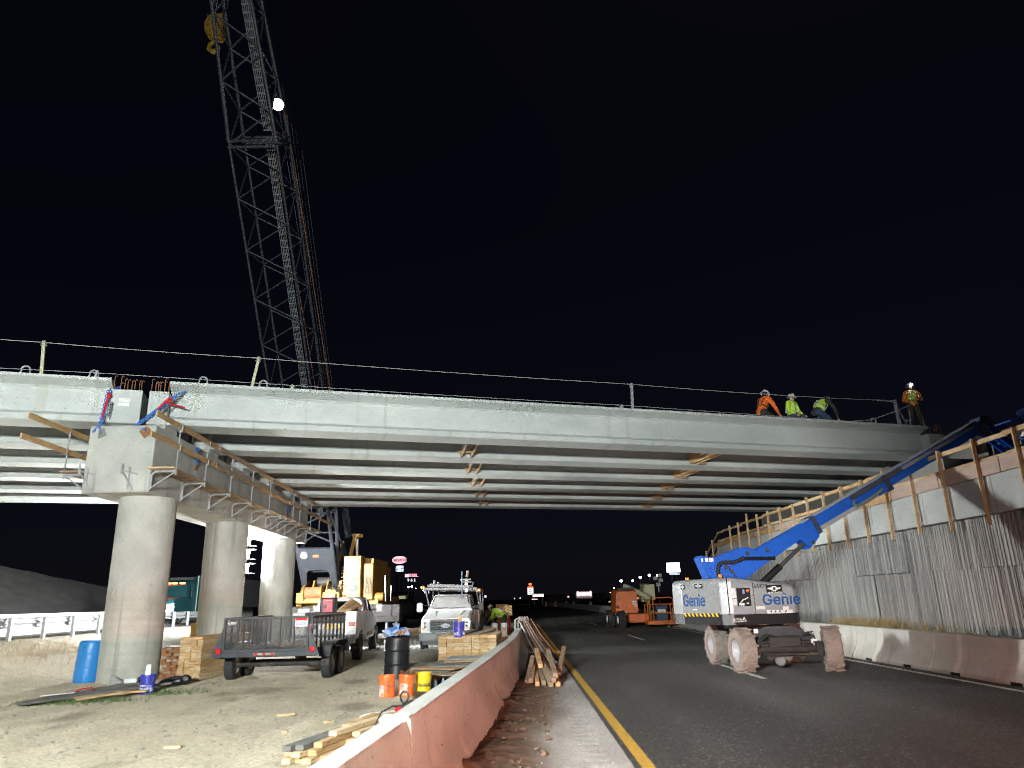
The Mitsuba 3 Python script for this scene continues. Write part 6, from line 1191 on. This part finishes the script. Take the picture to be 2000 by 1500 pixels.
for i in range(3): obj(sf, 'sheet', xf(cbox(1.0, 1.1, .03, .005), FR((.12 + .04 * i, .5, .16 + .05 * i), (1, .05, -.05), (0, 1, .06))), 'form_grey')
obj(sf, 'blue_clip', beam((-.3, .02, .20), (.2, .0, .18), .05, .03), 'bright_blue')
for i, (x, y) in enumerate(((-1.62, 14.75), (-1.48, 14.85))): bottle = one('water_bottle', lathe([(0, 0), (.033, 0), (.035, .02), (.035, .15), (.015, .19), (.015, .21), (0, .21)], 14), 'pale_blue', f'small clear bottle under the pallet, {("left", "right")[i]} of two', 'bottle', smooth=40, at=(x, y, gzp(x, y)))
# boards at the barrier in the left foreground
nb = thing('lumber_pile', 'loose pile of short boards with bright cut ends behind the nearest barrier', 'lumber pile', M=np.eye(4))
z0 = gzp(-2.2, 9.0); du = nrm(V(.30, 1.0, 0)); dp = V(du[1], -du[0], 0); nO = V(-2.52, 8.45, z0)
for (i, j, s, L, m_) in ((0, 0, 0, 2.4, 0), (1, 0, .10, 2.3, 1), (2, 0, .05, 2.5, 0), (3, 0, .25, 2.2, 1), (0, 1, .06, 2.2, 1), (1, 1, .0, 2.5, 0), (2, 1, .18, 2.2, 1), (0, 2, .0, 2.3, 2), (.95, 2, .10, 2.4, 2), (2.1, 2, .30, 1.6, 1), (2, 3, .7, 1.7, 0), (3, 1, .95, 1.6, 0), (2.9, 2, 1.15, 1.5, 0), (1.1, 3, 1.3, 1.0, 1), (4.1, 0, 1.3, 1.4, 0), (4.3, 1, 1.5, 1.3, 1), (5.0, 0, 1.7, 1.2, 1)):
    a = nO + dp * (.112 * i) + du * s * .8 + V(0, 0, .03 + .062 * j); b = a + du * L * .85 + V(0, 0, .01 * R.random()) + dp * .05 * R.uniform(-1, 1)
    obj(nb, 'board', beam(a, b, .104, .056, .004), ('lumber_pale', 'lumber', 'weathered')[m_])
for i, (x, y, s) in enumerate(((-2.0, 10.75, .15), (-1.78, 10.95, .12))): one('plastic_wrap', mv(xf(blob(s, 2, (1.6, .8, .38)), RZ(.6)), 0, 0, .13), 'white', ('large' if i == 0 else 'small') + ' crumpled white wrap at the end of the loose board pile', 'plastic wrap', smooth=True, at=(x, y, z0))
to = thing('demolition_hammer', 'red power tool with a black D handle standing behind the nearest barrier joint', 'power tool', M=RZ(0, (-1.52, 9.85, gzp(-1.5, 9.8))) @ SC(.52))
obj(to, 'body', join(beam((0, .1, .34), (-.06, 0, .62), .12, .14, .03), beam((-.06, 0, .58), (-.02, -.03, .72), .15, .16, .03)), 'red'); obj(to, 'grip', tube([(.05, 0, .70), (.06, 0, .78), (.0, 0, .86), (-.01, 0, .96), (.06, 0, 1.04), (.16, 0, 1.02), (.19, 0, .92), (.15, 0, .82), (.08, 0, .77)], .024, 9), 'black', smooth=True); obj(to, 'shaft', rod((0, .1, .36), (.05, .2, .0), .025), 'steel'); obj(to, 'collar', cbox(.13, .13, .04, .01, (.03, 0, .72)), 'black')
one('power_cord', tube([(-1.52, 9.85, .40), (-1.60, 9.7, .42), (-1.70, 9.5, .38), (-1.74, 9.3, .25), (-1.72, 9.2, .05)], .010, 7), 'charcoal', 'dark cable arching from the red power tool to the ground', 'cable', smooth=True)
for i, (x, y, s, a) in enumerate(((-3.65, 12.1, .17, .4), (-2.75, 11.2, .10, 1.0), (-4.25, 9.6, .12, .2), (-1.6, 12.6, .5, .35), (-3.2, 10.6, .06, 2.0))): one('wood_offcut', cbox(s * 1.6, .06, .035, .006, (0, 0, .018)), 'lumber_pale', ('pale timber offcut alone on the open dirt', 'small timber chip in front of the orange buckets', 'thin dark-edged stick on the dirt in the left foreground', 'long pale lath beside the barrier past the power tool', 'tiny chip of wood on the open dirt')[i], 'offcut', at=(x, y, gzp(x, y)), rz=a)
# timbers and pipes leaning on the road side of the barrier
tb = thing('timber_bundle', 'weathered timbers with orange cut ends leaning on the road side of the barrier', 'timber bundle', M=np.eye(4))
for (a, b, m_) in (((.22, 15.35, .10), (.36, 17.9, .34), 1), ((.34, 15.2, .05), (.34, 17.6, .20), 0), ((.14, 15.5, .06), (.30, 17.2, .40), 1), ((.47, 15.35, .05), (.40, 17.4, .16), 1), ((.60, 14.95, .06), (.50, 17.3, .22), 0), ((.66, 15.0, .13), (.48, 17.0, .30), 0), ((.74, 15.1, .05), (.58, 17.5, .18), 1), ((.70, 15.15, .20), (.66, 17.4, .52), 0), ((.44, 16.2, .30), (.40, 17.8, .52), 0), ((.86, 16.55, .20), (1.08, 18.3, .52), 0), ((.84, 16.6, .10), (1.0, 18.0, .24), 1), ((.78, 16.4, .05), (.8, 18.2, .10), 0)):
    obj(tb, 'timber', beam(a, b, .092, .088, .005), ('lumber_old', 'lumber')[0 if m_ == 0 else 0] if R.random() < .75 else 'lumber')
pb = thing('pipe_bundle', 'bundle of grey and rusty pipes lying along the far end of the barrier', 'pipes', M=np.eye(4))
for i in range(12):
    x0 = .10 + .075 * (i % 6); z_ = .82 + .06 * (i // 6)
    obj(pb, 'pipe', tube([(x0 - .05, 25.2 + .3 * R.random(), z_ + .12), (x0 + .16, 21.5, z_ * .62 + .10), (.48 + .095 * (i % 6), 17.6 + .6 * R.random(), .24 + .06 * (i // 6))], .032, 8), ('galvanised', 'rust', 'grime_steel', 'rust')[i % 4], smooth=40)
one('hose_coil', join(*[tube([(-.12 + .1 * i, 25.0, .6), (-.1 + .1 * i, 24.9, 1.02), (.05 + .08 * i, 25.0, 1.10), (.12 + .08 * i, 25.1, .9)], .03, 7) for i in range(4)]), 'rope', 'grey hoses draped over the far end of the left barrier', 'hose', smooth=True)
cr_ = stack('crate_wood', 'small brown timber crates at the far end of the lumber stack by the barrier', (-.55, 21.9, gzp(-.5, 22)), .15, 2, 6, .9, .28, .10, .05, tone=('lumber_old', 'plywood'))
# by the crew truck
for i, x in enumerate((-1.10, -.66)):
    kk = bucket('white_bucket', (x, 34.6, gzp(x, 34.6)), 'white', ('white bucket with a black label in front of the bending worker', 'white bucket with reddish label right of the other white bucket')[i], 0, 0, True, .62)
    labels[kk]['category'] = 'bucket'
    for q in [s for s in scene if s.startswith(kk + '__')]: pass
    obj(kk, 'label', on_side('I', .4, F_, .146, .25) if False else xf(cbox(.004, .17, .34), RZ(F_ - .1, (0, -.152, .26))), 'charcoal' if i == 0 else 'form_pink')
    if i == 0: obj(kk, 'label_disc', xf(lathe([(0, .004), (.06, .004), (.06, 0), (0, 0)], 14), FR((.08, -.160, .22), (1, 0, 0), (0, 0, 1))), 'white_flat')
bend_ = pose((.02, -.25, .86), (0, .16, 1.10), (0, .44, 1.26), (-.26, .34, .88), (.28, .34, .88), (-.10, .55, .72), (.14, .56, .70), (-.13, -.12, .47), (.13, -.12, .47), (-.13, -.25, .08), (.13, -.25, .08))
person('worker in a lime shirt and white hard hat bending over beside the crew truck', None, RZ(math.radians(78), (-.88, 36.2, .03)), bend_, 'hivis', 'dark_cloth', None, 'hat', face=(0, .8, -.6))
one('equipment_case', cbox(.5, .5, .75, .04, (0, 0, .38)), 'black', 'black equipment case between the worker and the crew truck', 'case', at=(-1.40, 37.4, .45))
ar = thing('chevron_marker', 'yellow and black chevron sign on a red post at the barrier end', 'sign', at=(-.52, 40.0, .02))
obj(ar, 'post', mv(lathe([(0, .82), (.07, .82), (.075, .0), (.12, .0), (.12, .04), (0, .04)], 14), 0, 0, 0), 'red', smooth=35); obj(ar, 'collar', mv(lathe([(0, .1), (.075, .1), (.075, 0), (0, 0)], 14), 0, 0, .74), 'form_pink')
obj(ar, 'panel', cbox(.40, .03, .52, .02, (0, -.02, 1.10)), 'sign_yellow')
for z in (.92, 1.06, 1.20): obj(ar, 'chevron', xf(prism([(-.20, -.02), (0, .12), (.20, -.02), (.20, .04), (0, .18), (-.20, .04)], .006), FR((0, -.037, z - .05), (1, 0, 0), (0, 0, 1))), 'black')
ca = thing('crash_cushion', 'yellow hooded crash cushion behind the chevron sign', 'crash cushion', at=(-.75, 40.6, .02))
obj(ca, 'hood', loft([[(-.45, 0, .1), (.3, 0, .1), (.3, 0, 1.30), (.15, 0, 1.42), (-.45, 0, 1.42)], [(-.45, 1.0, .1), (.3, 1.0, .1), (.3, 1.0, 1.30), (.15, 1.0, 1.42), (-.45, 1.0, 1.42)]]), 'crane_yellow')
yp = thing('yellow_machine_frame', 'narrow yellow steel machine frame standing between the two nearest columns', 'machine frame', at=(-11.22, 26.2, gzp(-11.2, 26)))
for z0_, z1_ in ((.0, .28), (.30, .68), (.70, 1.15)): obj(yp, 'panel', cbox(.26, .2, z1_ - z0_ - .02, .02, (-.02 + .03 * z0_, 0, (z0_ + z1_) / 2)), 'crane_yellow')
obj(yp, 'bolt_hole', join(*[xf(lathe([(0, .004), (.025, .004), (.025, 0), (0, 0)], 10), FR((.02, -.102, z), (1, 0, 0), (0, 0, 1))) for z in (.12, .58)]), 'black'); obj(yp, 'hinge', cbox(.28, .03, .04, .006, (0, -.11, .70)), 'steel')
yc = thing('yucca', 'dark green spiky plant beside the second column', 'plant', at=(-11.55, 25.0, gzp(-11.5, 25)))
lv = []
for i in range(46):
    a = R.random() * 6.3; e = R.uniform(.15, 1.4); L_ = R.uniform(.25, .42); dd = V(math.cos(a) * math.cos(e), math.sin(a) * math.cos(e), math.sin(e)); s_ = nrm(np.cross(dd, V(0, 0, 1))) * .014
    lv.append((np.array([-s_, s_, dd * L_ * .6 + s_ * .8, dd * L_ * .6 - s_ * .8, dd * L_ + V(0, 0, -.04)]), np.array([[0, 1, 2], [0, 2, 3], [3, 2, 4]])))
obj(yc, 'leaves', join(lv), 'yucca')
wp = thing('timber_mats', 'timber mats and green tarp piled on the dirt behind the trucks', 'timber mats', at=(-5.6, 38.0, 0))
for i in range(7): obj(wp, 'mat', beam((.2 * i - .3, -.2 + .3 * R.random(), .12 + .12 * (i % 3)), (1.6 + .25 * i, .3 + .4 * R.random(), .25 + .10 * (i % 3)), .26, .10, .01), 'plywood' if i % 2 else 'lumber_old')
obj(wp, 'tarp', mv(blob(.35, 2, (1.4, .7, .45)), -.4, -.4, .15), 'green', smooth=True)
one('dark_dumpster', join(cbox(3.4, 1.6, .8, .04, (0, 0, .7)), cbox(3.5, 1.7, .08, .02, (0, 0, 1.12))), 'grime_steel', 'dark steel skip behind the service truck under the crane', 'skip', at=(-9.6, 33.5, 0.05), rz=.05)

# ---------------------------------------------------------------- light towers and the far background
def lamp_tower(label, o, aim, heads, hh, L, hood=.35, weight=2.0, spread=.62, lw=.19, vis=.2):
    k = thing('light_tower', label, 'light tower', at=o)
    obj(k, 'trailer', join(cbox(1.1, 1.6, .7, .05, (0, 0, .65))), 'crane_yellow'); obj(k, 'mast', rod((0, 0, .9), (0, 0, hh - .2), .06, 10), 'galvanised', smooth=40)
    for s in (-1, 1): wheel(k, (s * .6, 0, .3), .3, .18, .17)
    a = V(*aim) - V(o[0], o[1], hh); a = nrm(a); x = nrm(np.cross(a, V(0, 0, 1))); y = np.cross(x, a) * -1
    for (u, v) in heads:
        M = FR(V(0, 0, hh) + x * u * spread + V(0, 0, v), np.cross(V(0, 0, 1), a), np.cross(a, np.cross(V(0, 0, 1), a)))
        obj(k, 'lamp_housing', xf(join(cbox(.49, .36, .04, .0, (0, 0, -.05)), cbox(.03, .36, hood, 0, (-.245, 0, hood / 2 - .05)), cbox(.03, .36, hood, 0, (.245, 0, hood / 2 - .05)), cbox(.46, .03, vis, 0, (0, .18, vis / 2 - .05)), cbox(.46, .03, .12, 0, (0, -.18, .02))), M), 'black_steel')
        glow(k, 'lamp', xf(quad((-lw, -.15, 0), (lw, -.15, 0), (lw, .15, 0), (-lw, .15, 0), .02), M), S((0.95, 1.03, 1.0), L), weight)
    obj(k, 'crossbar', join(*[rod(V(0, 0, hh + v) - x * spread * 1.8, V(0, 0, hh + v) + x * spread * 1.8, .03) for v in sorted(set(v for _, v in heads))]), 'galvanised')
    return k
lamp_tower('portable light tower standing behind the photographer', (-3.9, -4.0, 0), (-8.6, 19, 4.6), ((-1.5, 0), (-.5, 0), (.5, 0), (1.5, 0)), 3.85, KEY, .30, 2.0, .60, .028)
lt = thing('light_tower', 'light tower glaring between the second and third columns', 'light tower', at=(-11.3, 30.6, 0.03))
obj(lt, 'trailer', cbox(1.0, 1.4, .6, .05, (0, 0, .62)), 'crane_yellow'); obj(lt, 'mast', rod((0, .0, .9), (0, .0, 4.45), .05, 10), 'galvanised', smooth=40)
for s in (-1, 1): wheel(lt, (s * .55, 0, .28), .28, .18, .16)
for z in (3.15, 3.72, 4.26):
    for s in (-1, 1): obj(lt, 'shield', mv(lathe([(0, .012), (.40, .012), (.42, -.012), (0, -.012)], 24), 0, 0, z + s * .20), 'white_flat', smooth=30)
    glow(lt, 'lamp', mv(lathe([(.06, -.16), (.15, -.16), (.17, -.13), (.17, .13), (.15, .16), (.06, .16)], 20), 0, 0, z), S((1.0, 1.03, 1.0), TOWER_L), 3.0)
pv = thing('parked_flatbed', 'dark truck with glowing tail lights parked behind the photographer', 'truck', at=(3.2, -1.4, 0), rz=.72)
obj(pv, 'body', loft([rring(-.5, -.85, .85, .4, .72, .1), rring(-5.6, -.95, .95, .5, 1.25, .12)]), 'charcoal', smooth=35); obj(pv, 'cabin', loft([rring(-3.4, -.85, .85, 1.1, 1.85, .12, 3, .1), rring(-5.0, -.85, .85, 1.1, 1.85, .12, 3, .1)]), 'charcoal', smooth=35)
obj(pv, 'flatbed', cbox(2.3, 3.6, .10, .02, (0, -1.25, .76)), 'grime_steel')  # overhang added past the tail lights to cut their upward light
for s in (-1, 1):
    for y in (-1.2, -4.6): wheel(pv, (s * .85, y, .38), .38, .25, .21)
    glow(pv, 'tail_light', quad((s * .80 + .15, -.06, .57), (s * .80 - .15, -.06, .57), (s * .80 - .15, -.06, .69), (s * .80 + .15, -.06, .69), .03), TAIL, .8)

def sign_pole(k, x0, x1, z0, z1, m_='charcoal', r_=.18):
    for x in (x0, x1): obj(k, 'pole', rod((x, 0, z0), (x, 0, z1), r_, 8), m_)
s1 = thing('roadside_sign', 'glowing oval sign with red lettering high above the distant lorry stop', 'sign', at=(-39.8, 250, 0))
E1 = lathe([(0, .1), (1.0, .1), (1.0, -.1), (0, -.1)], 36); E1 = (E1[0] * V(2.55, 1.28, 2), E1[1])
glow(s1, 'face', xf(E1, FR((0, 0, 15.6), (1, 0, 0), (0, 0, 1))), (1.5, .75, .85)); obj(s1, 'lettering', text('Peterbilt', 1.0, (0, -.30, 15.6), (1, 0, .0), (0, 0, 1), .05, True, True), 'red')
E2 = (lathe([(1.0, .1), (1.07, .1), (1.07, -.1), (1.0, -.1)], 36)); obj(s1, 'rim', xf((E2[0] * V(2.55, 1.28, 2.4), E2[1]), FR((0, 0, 15.6), (1, 0, 0), (0, 0, 1))), 'red')
glow(s1, 'panel', loft([rring(-.1, -1.15, 1.35, 11.7, 13.7, .3), rring(.1, -1.15, 1.35, 11.7, 13.7, .3)]), (1.35, 1.55, 2.0)); obj(s1, 'panel_lettering', text('Jackpot', .5, (.1, -.16, 12.7), (1, 0, .15), (0, 0, 1), .04, True, True), 'logo_blue'); sign_pole(s1, -.8, .9, 0, 15)
s2 = thing('price_sign', 'red and white illuminated lettering with three white figures below the oval sign', 'sign', at=(-35.6, 250, 0))
glow(s2, 'lettering', text('DIESEL', .95, (0, 0, 10.4), (1, 0, -.02), (0, 0, 1), .12, True, True), (1.9, .75, .9)); glow(s2, 'figures', text('9 6 1', .85, (0, 0, 8.9), (1, 0, 0), (0, 0, 1), .12, True, True), (1.3, 1.4, 1.5)); glow(s2, 'panel', cbox(1.3, .1, 1.0, 0, (-1.6, .2, 10.4)), (1.5, .9, 1.3)); sign_pole(s2, -.5, .5, 0, 9)
s3 = thing('price_sign', 'orange topped white price board glowing at the far end of the road', 'sign', at=(4.3, 250, 0))
glow(s3, 'board', cbox(1.9, .2, 2.5, .05, (0, 0, 4.4)), (1.45, 1.4, 1.5)); glow(s3, 'header', cbox(1.9, .22, .5, .05, (0, -.05, 5.5)), (1.6, .35, .12)); glow(s3, 'emblem', mv(blob(.55, 2, (1.1, .3, .8)), 0, 0, 6.5), (1.7, .32, .07)); obj(s3, 'figures', join(*[cbox(1.2, .05, .18, 0, (.1, -.13, 3.6 + .55 * i)) for i in range(3)]), 'pale_blue'); sign_pole(s3, -.5, .5, 0, 3.2)
bb = thing('billboard', 'large white illuminated board on two poles behind the lifts', 'sign', at=(46.4, 220, 0))
glow(bb, 'face', cbox(4.0, .3, 2.75, .05, (0, 0, 9.6)), (2.6, 2.8, 3.0)); glow(bb, 'lower_board', cbox(3.1, .3, .55, .05, (.25, 0, 7.75)), (.9, 1.1, 1.3)); obj(bb, 'lettering', text('OPEN 24 HRS', .34, (.25, -.2, 7.75), (1, 0, 0), (0, 0, 1), .03, True, True), 'charcoal'); obj(bb, 'frame', cbox(4.3, .2, .12, 0, (0, 0, 8.15)), 'charcoal'); sign_pole(bb, -.7, .75, 0, 8.1, 'steel', .14)
def street_lamp(x, y, h, s, label, group, c=(5.5, 5.0, 4.2)):
    k = thing('street_lamp', label, 'street lamp', at=(x, y, 0), group=group); obj(k, 'pole', rod((0, 0, 0), (0, 0, h), .09, 6), 'steel'); glow(k, 'head', mv(blob(s, 1, (1.1, 1, .9)), 0, 0, h), c)
def PX(x, y, D):   # a far point given by its bearing and elevation slopes and its distance along the road
    return x * D, 1.65 + y * D
for i, (bx, bz, s) in enumerate(((.1295, .0115, .30), (.1395, .0205, .62), (.155, .0205, .48), (.1655, .0245, .60), (.178, .027, .62), (.189, .0265, .55), (.2085, .030, .78), (.228, .021, .42), (.124, .006, .22))):
    x, h = PX(bx, bz, 230); street_lamp(x, 230, h, s * .72, f'bright lamp on a pole behind the orange lift, {NTH[(1, 2, 3, 4, 5, 6, 7, 8, 0)[i]]} from the left', 'yard lamps behind the orange lift')
for i, (bx, bz, s) in enumerate(((-.1465, .020, .30), (-.142, .0205, .40), (-.1365, .018, .22), (-.1265, .015, .26), (-.1525, .005, .25))):
    x, h = PX(bx, bz, 200); street_lamp(x, 200, h, s * .75, f'small lamp on a pole right of the crane, {NTH[(1, 2, 3, 4, 0)[i]]} from the left', 'lot lamps right of the crane', (4.5, 4.6, 4.8))
yb = thing('lit_building', 'low brownish building with a row of lights in the yard behind the orange lift', 'building', at=(33.5, 235, 0))
obj(yb, 'wall', cbox(9, 6, 3.2, .1, (1.5, 0, 1.9)), 'plywood'); obj(yb, 'roof', cbox(9.4, 6.4, .3, .05, (1.5, 0, 3.6)), 'form_pink')
for i in range(6): glow(yb, 'window', cbox(.5, .1, .22, 0, (-2.0 + 1.4 * i, -3.1, 1.1)), (1.6, 1.1, .8))
glow(yb, 'yard_light', cbox(6.0, .1, .35, 0, (-2.5, -4, .35)), (.75, .65, .55))
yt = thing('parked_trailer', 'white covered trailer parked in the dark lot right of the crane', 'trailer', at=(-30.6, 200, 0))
obj(yt, 'box', cbox(1.9, 5, 1.0, .1, (0, 0, 3.0)), 'cream'); glow(yt, 'lit_side', cbox(1.8, .05, .8, 0, (0, -2.53, 3.0)), (.35, .33, .22)); obj(yt, 'car', cbox(2.6, 3, .6, .1, (1.2, -1, 1.4)), 'logo_blue');  # trailer side made to glow in place of light falling on it
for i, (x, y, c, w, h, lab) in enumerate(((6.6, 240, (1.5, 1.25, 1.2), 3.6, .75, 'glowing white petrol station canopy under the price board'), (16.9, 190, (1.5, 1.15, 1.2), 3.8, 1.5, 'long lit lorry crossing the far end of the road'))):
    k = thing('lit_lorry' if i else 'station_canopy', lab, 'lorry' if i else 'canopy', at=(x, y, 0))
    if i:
        glow(k, 'lit_side', cbox(w, .2, h * .55, .05, (0, 0, 2.6)), S(c, .9))  # side gives off its own light, standing in for light on the box
        for q in (-1.6, 1.6): glow(k, 'marker', mv(blob(.22, 1), q, -.2, 3.1), (1.6, 1.0, .9)); glow(k, 'marker', mv(blob(.2, 1), q, -.2, 2.2), (1.5, 1.0, 1.0))
        obj(k, 'box', cbox(w + .4, 2, h + .4, .1, (0, 1.4, 2.4)), 'sheet'); obj(k, 'wheels', join(*[xf(lathe([(0, .2), (.5, .2), (.5, -.2), (0, -.2)], 12), FR((q, 1, .5), (0, 1, 0), (0, 0, 1))) for q in (-1.4, 1.4)]), 'rubber')
    else:
        glow(k, 'fascia', cbox(w, .2, h, .05, (0, 0, 2.7)), c); obj(k, 'roof', cbox(w, 6, .3, 0, (0, 3.2, 3.2)), 'white'); glow(k, 'lower_light', cbox(1.8, .2, .35, 0, (-1.2, 0, 1.6)), (1.2, .75, .75))
        for q in (-1.2, 1.4): obj(k, 'column', rod((q, 2, 0), (q, 2, 3), .15, 8), 'steel')
for i, (x, y, c) in enumerate(((27.6, 200, (4, 3.6, 3.2)), (27.5, 203, (2.4, .25, .12)), (29.0, 201, (2.6, .3, .15)), (16.2, 240, (1.2, .5, .9)), (-1.0, 230, (1.1, 1.1, 1.2)), (.8, 240, (1.0, 1.0, 1.1)), (-9.5, 220, (1.0, 1.0, 1.2)))):
    k = thing('distant_light', ('white headlight', 'left red tail light', 'right red tail light', 'small pinkish signal light', 'tiny white light above the far end of the barrier', 'tiny white light beside the price board', 'lone white light above the worker')[i] + (' of a car far down the road' if i < 3 else ' far down the road' if i < 6 else ' far in the dark'), 'light', at=(x, y, 0))
    hz_ = (2.9, 1.7, 1.6, 2.1, 2.0, 2.1, 2.8)[i]; glow(k, 'lens', mv(blob((.36, .22, .24, .34, .2, .24, .38)[i], 1), 0, 0, hz_), c); obj(k, 'mount', rod((0, .3, 0), (0, .3, hz_), .05, 5), 'black')
def traffic_drum(x, y, label, group):
    k = thing('traffic_drum', label, 'traffic drum', at=(x, y, 0), group=group)
    z = 0.05
    obj(k, 'base', lathe([(0, .06), (.36, .05), (.37, 0), (0, 0)], 16), 'rubber')
    for i in range(4): obj(k, 'band', mv(lathe([(0, .25), (.30 - .02 * i - .01, .25), (.30 - .02 * i, 0), (0, 0)], 18), 0, 0, .06 + .255 * i), 'bucket_orange' if i % 2 else 'reflect', smooth=30)
for i, (bx, y) in enumerate(((.097, 118), (.0745, 135), (.0645, 150), (.050, 160), (.0375, 170))): traffic_drum(bx * y, y, f'orange and white banded traffic drum beside the far road, {NTH[4 - i]} from the left', 'traffic drums')
for q in range(0): pass
tw = thing('work_light_cart', 'pair of small black and white floodlights on a stand behind the orange lift', 'floodlight', at=(10.4, 55.0, 0))
obj(tw, 'stand', join(rod((0, 0, 0), (0, 0, 2.4), .05), *[cbox(.32, .2, .26, .04, (x, 0, z)) for x, z in ((-.2, 2.9), (.2, 2.75), (.0, 2.45), (.15, 3.1))]), 'sheet')
for i, (x, y, z, h_) in enumerate(((-35, 215, 0, 4.5), (-20, 260, 0, 3.5), (14, 300, 0, 3.0), (22, 280, 0, 3.0))): one('dark_building', join(cbox(9 + 4 * i, 8, h_, .2, (0, 0, h_ / 2)), cbox(9.6 + 4 * i, 8.6, .3, .05, (0, 0, h_))), 'grime_steel', ('dark low building in the lot right of the crane', 'dark low building behind the crew truck', 'dark low building beyond the end of the road', 'dark long shed beyond the traffic drums')[i], 'building', at=(x, y, 0))
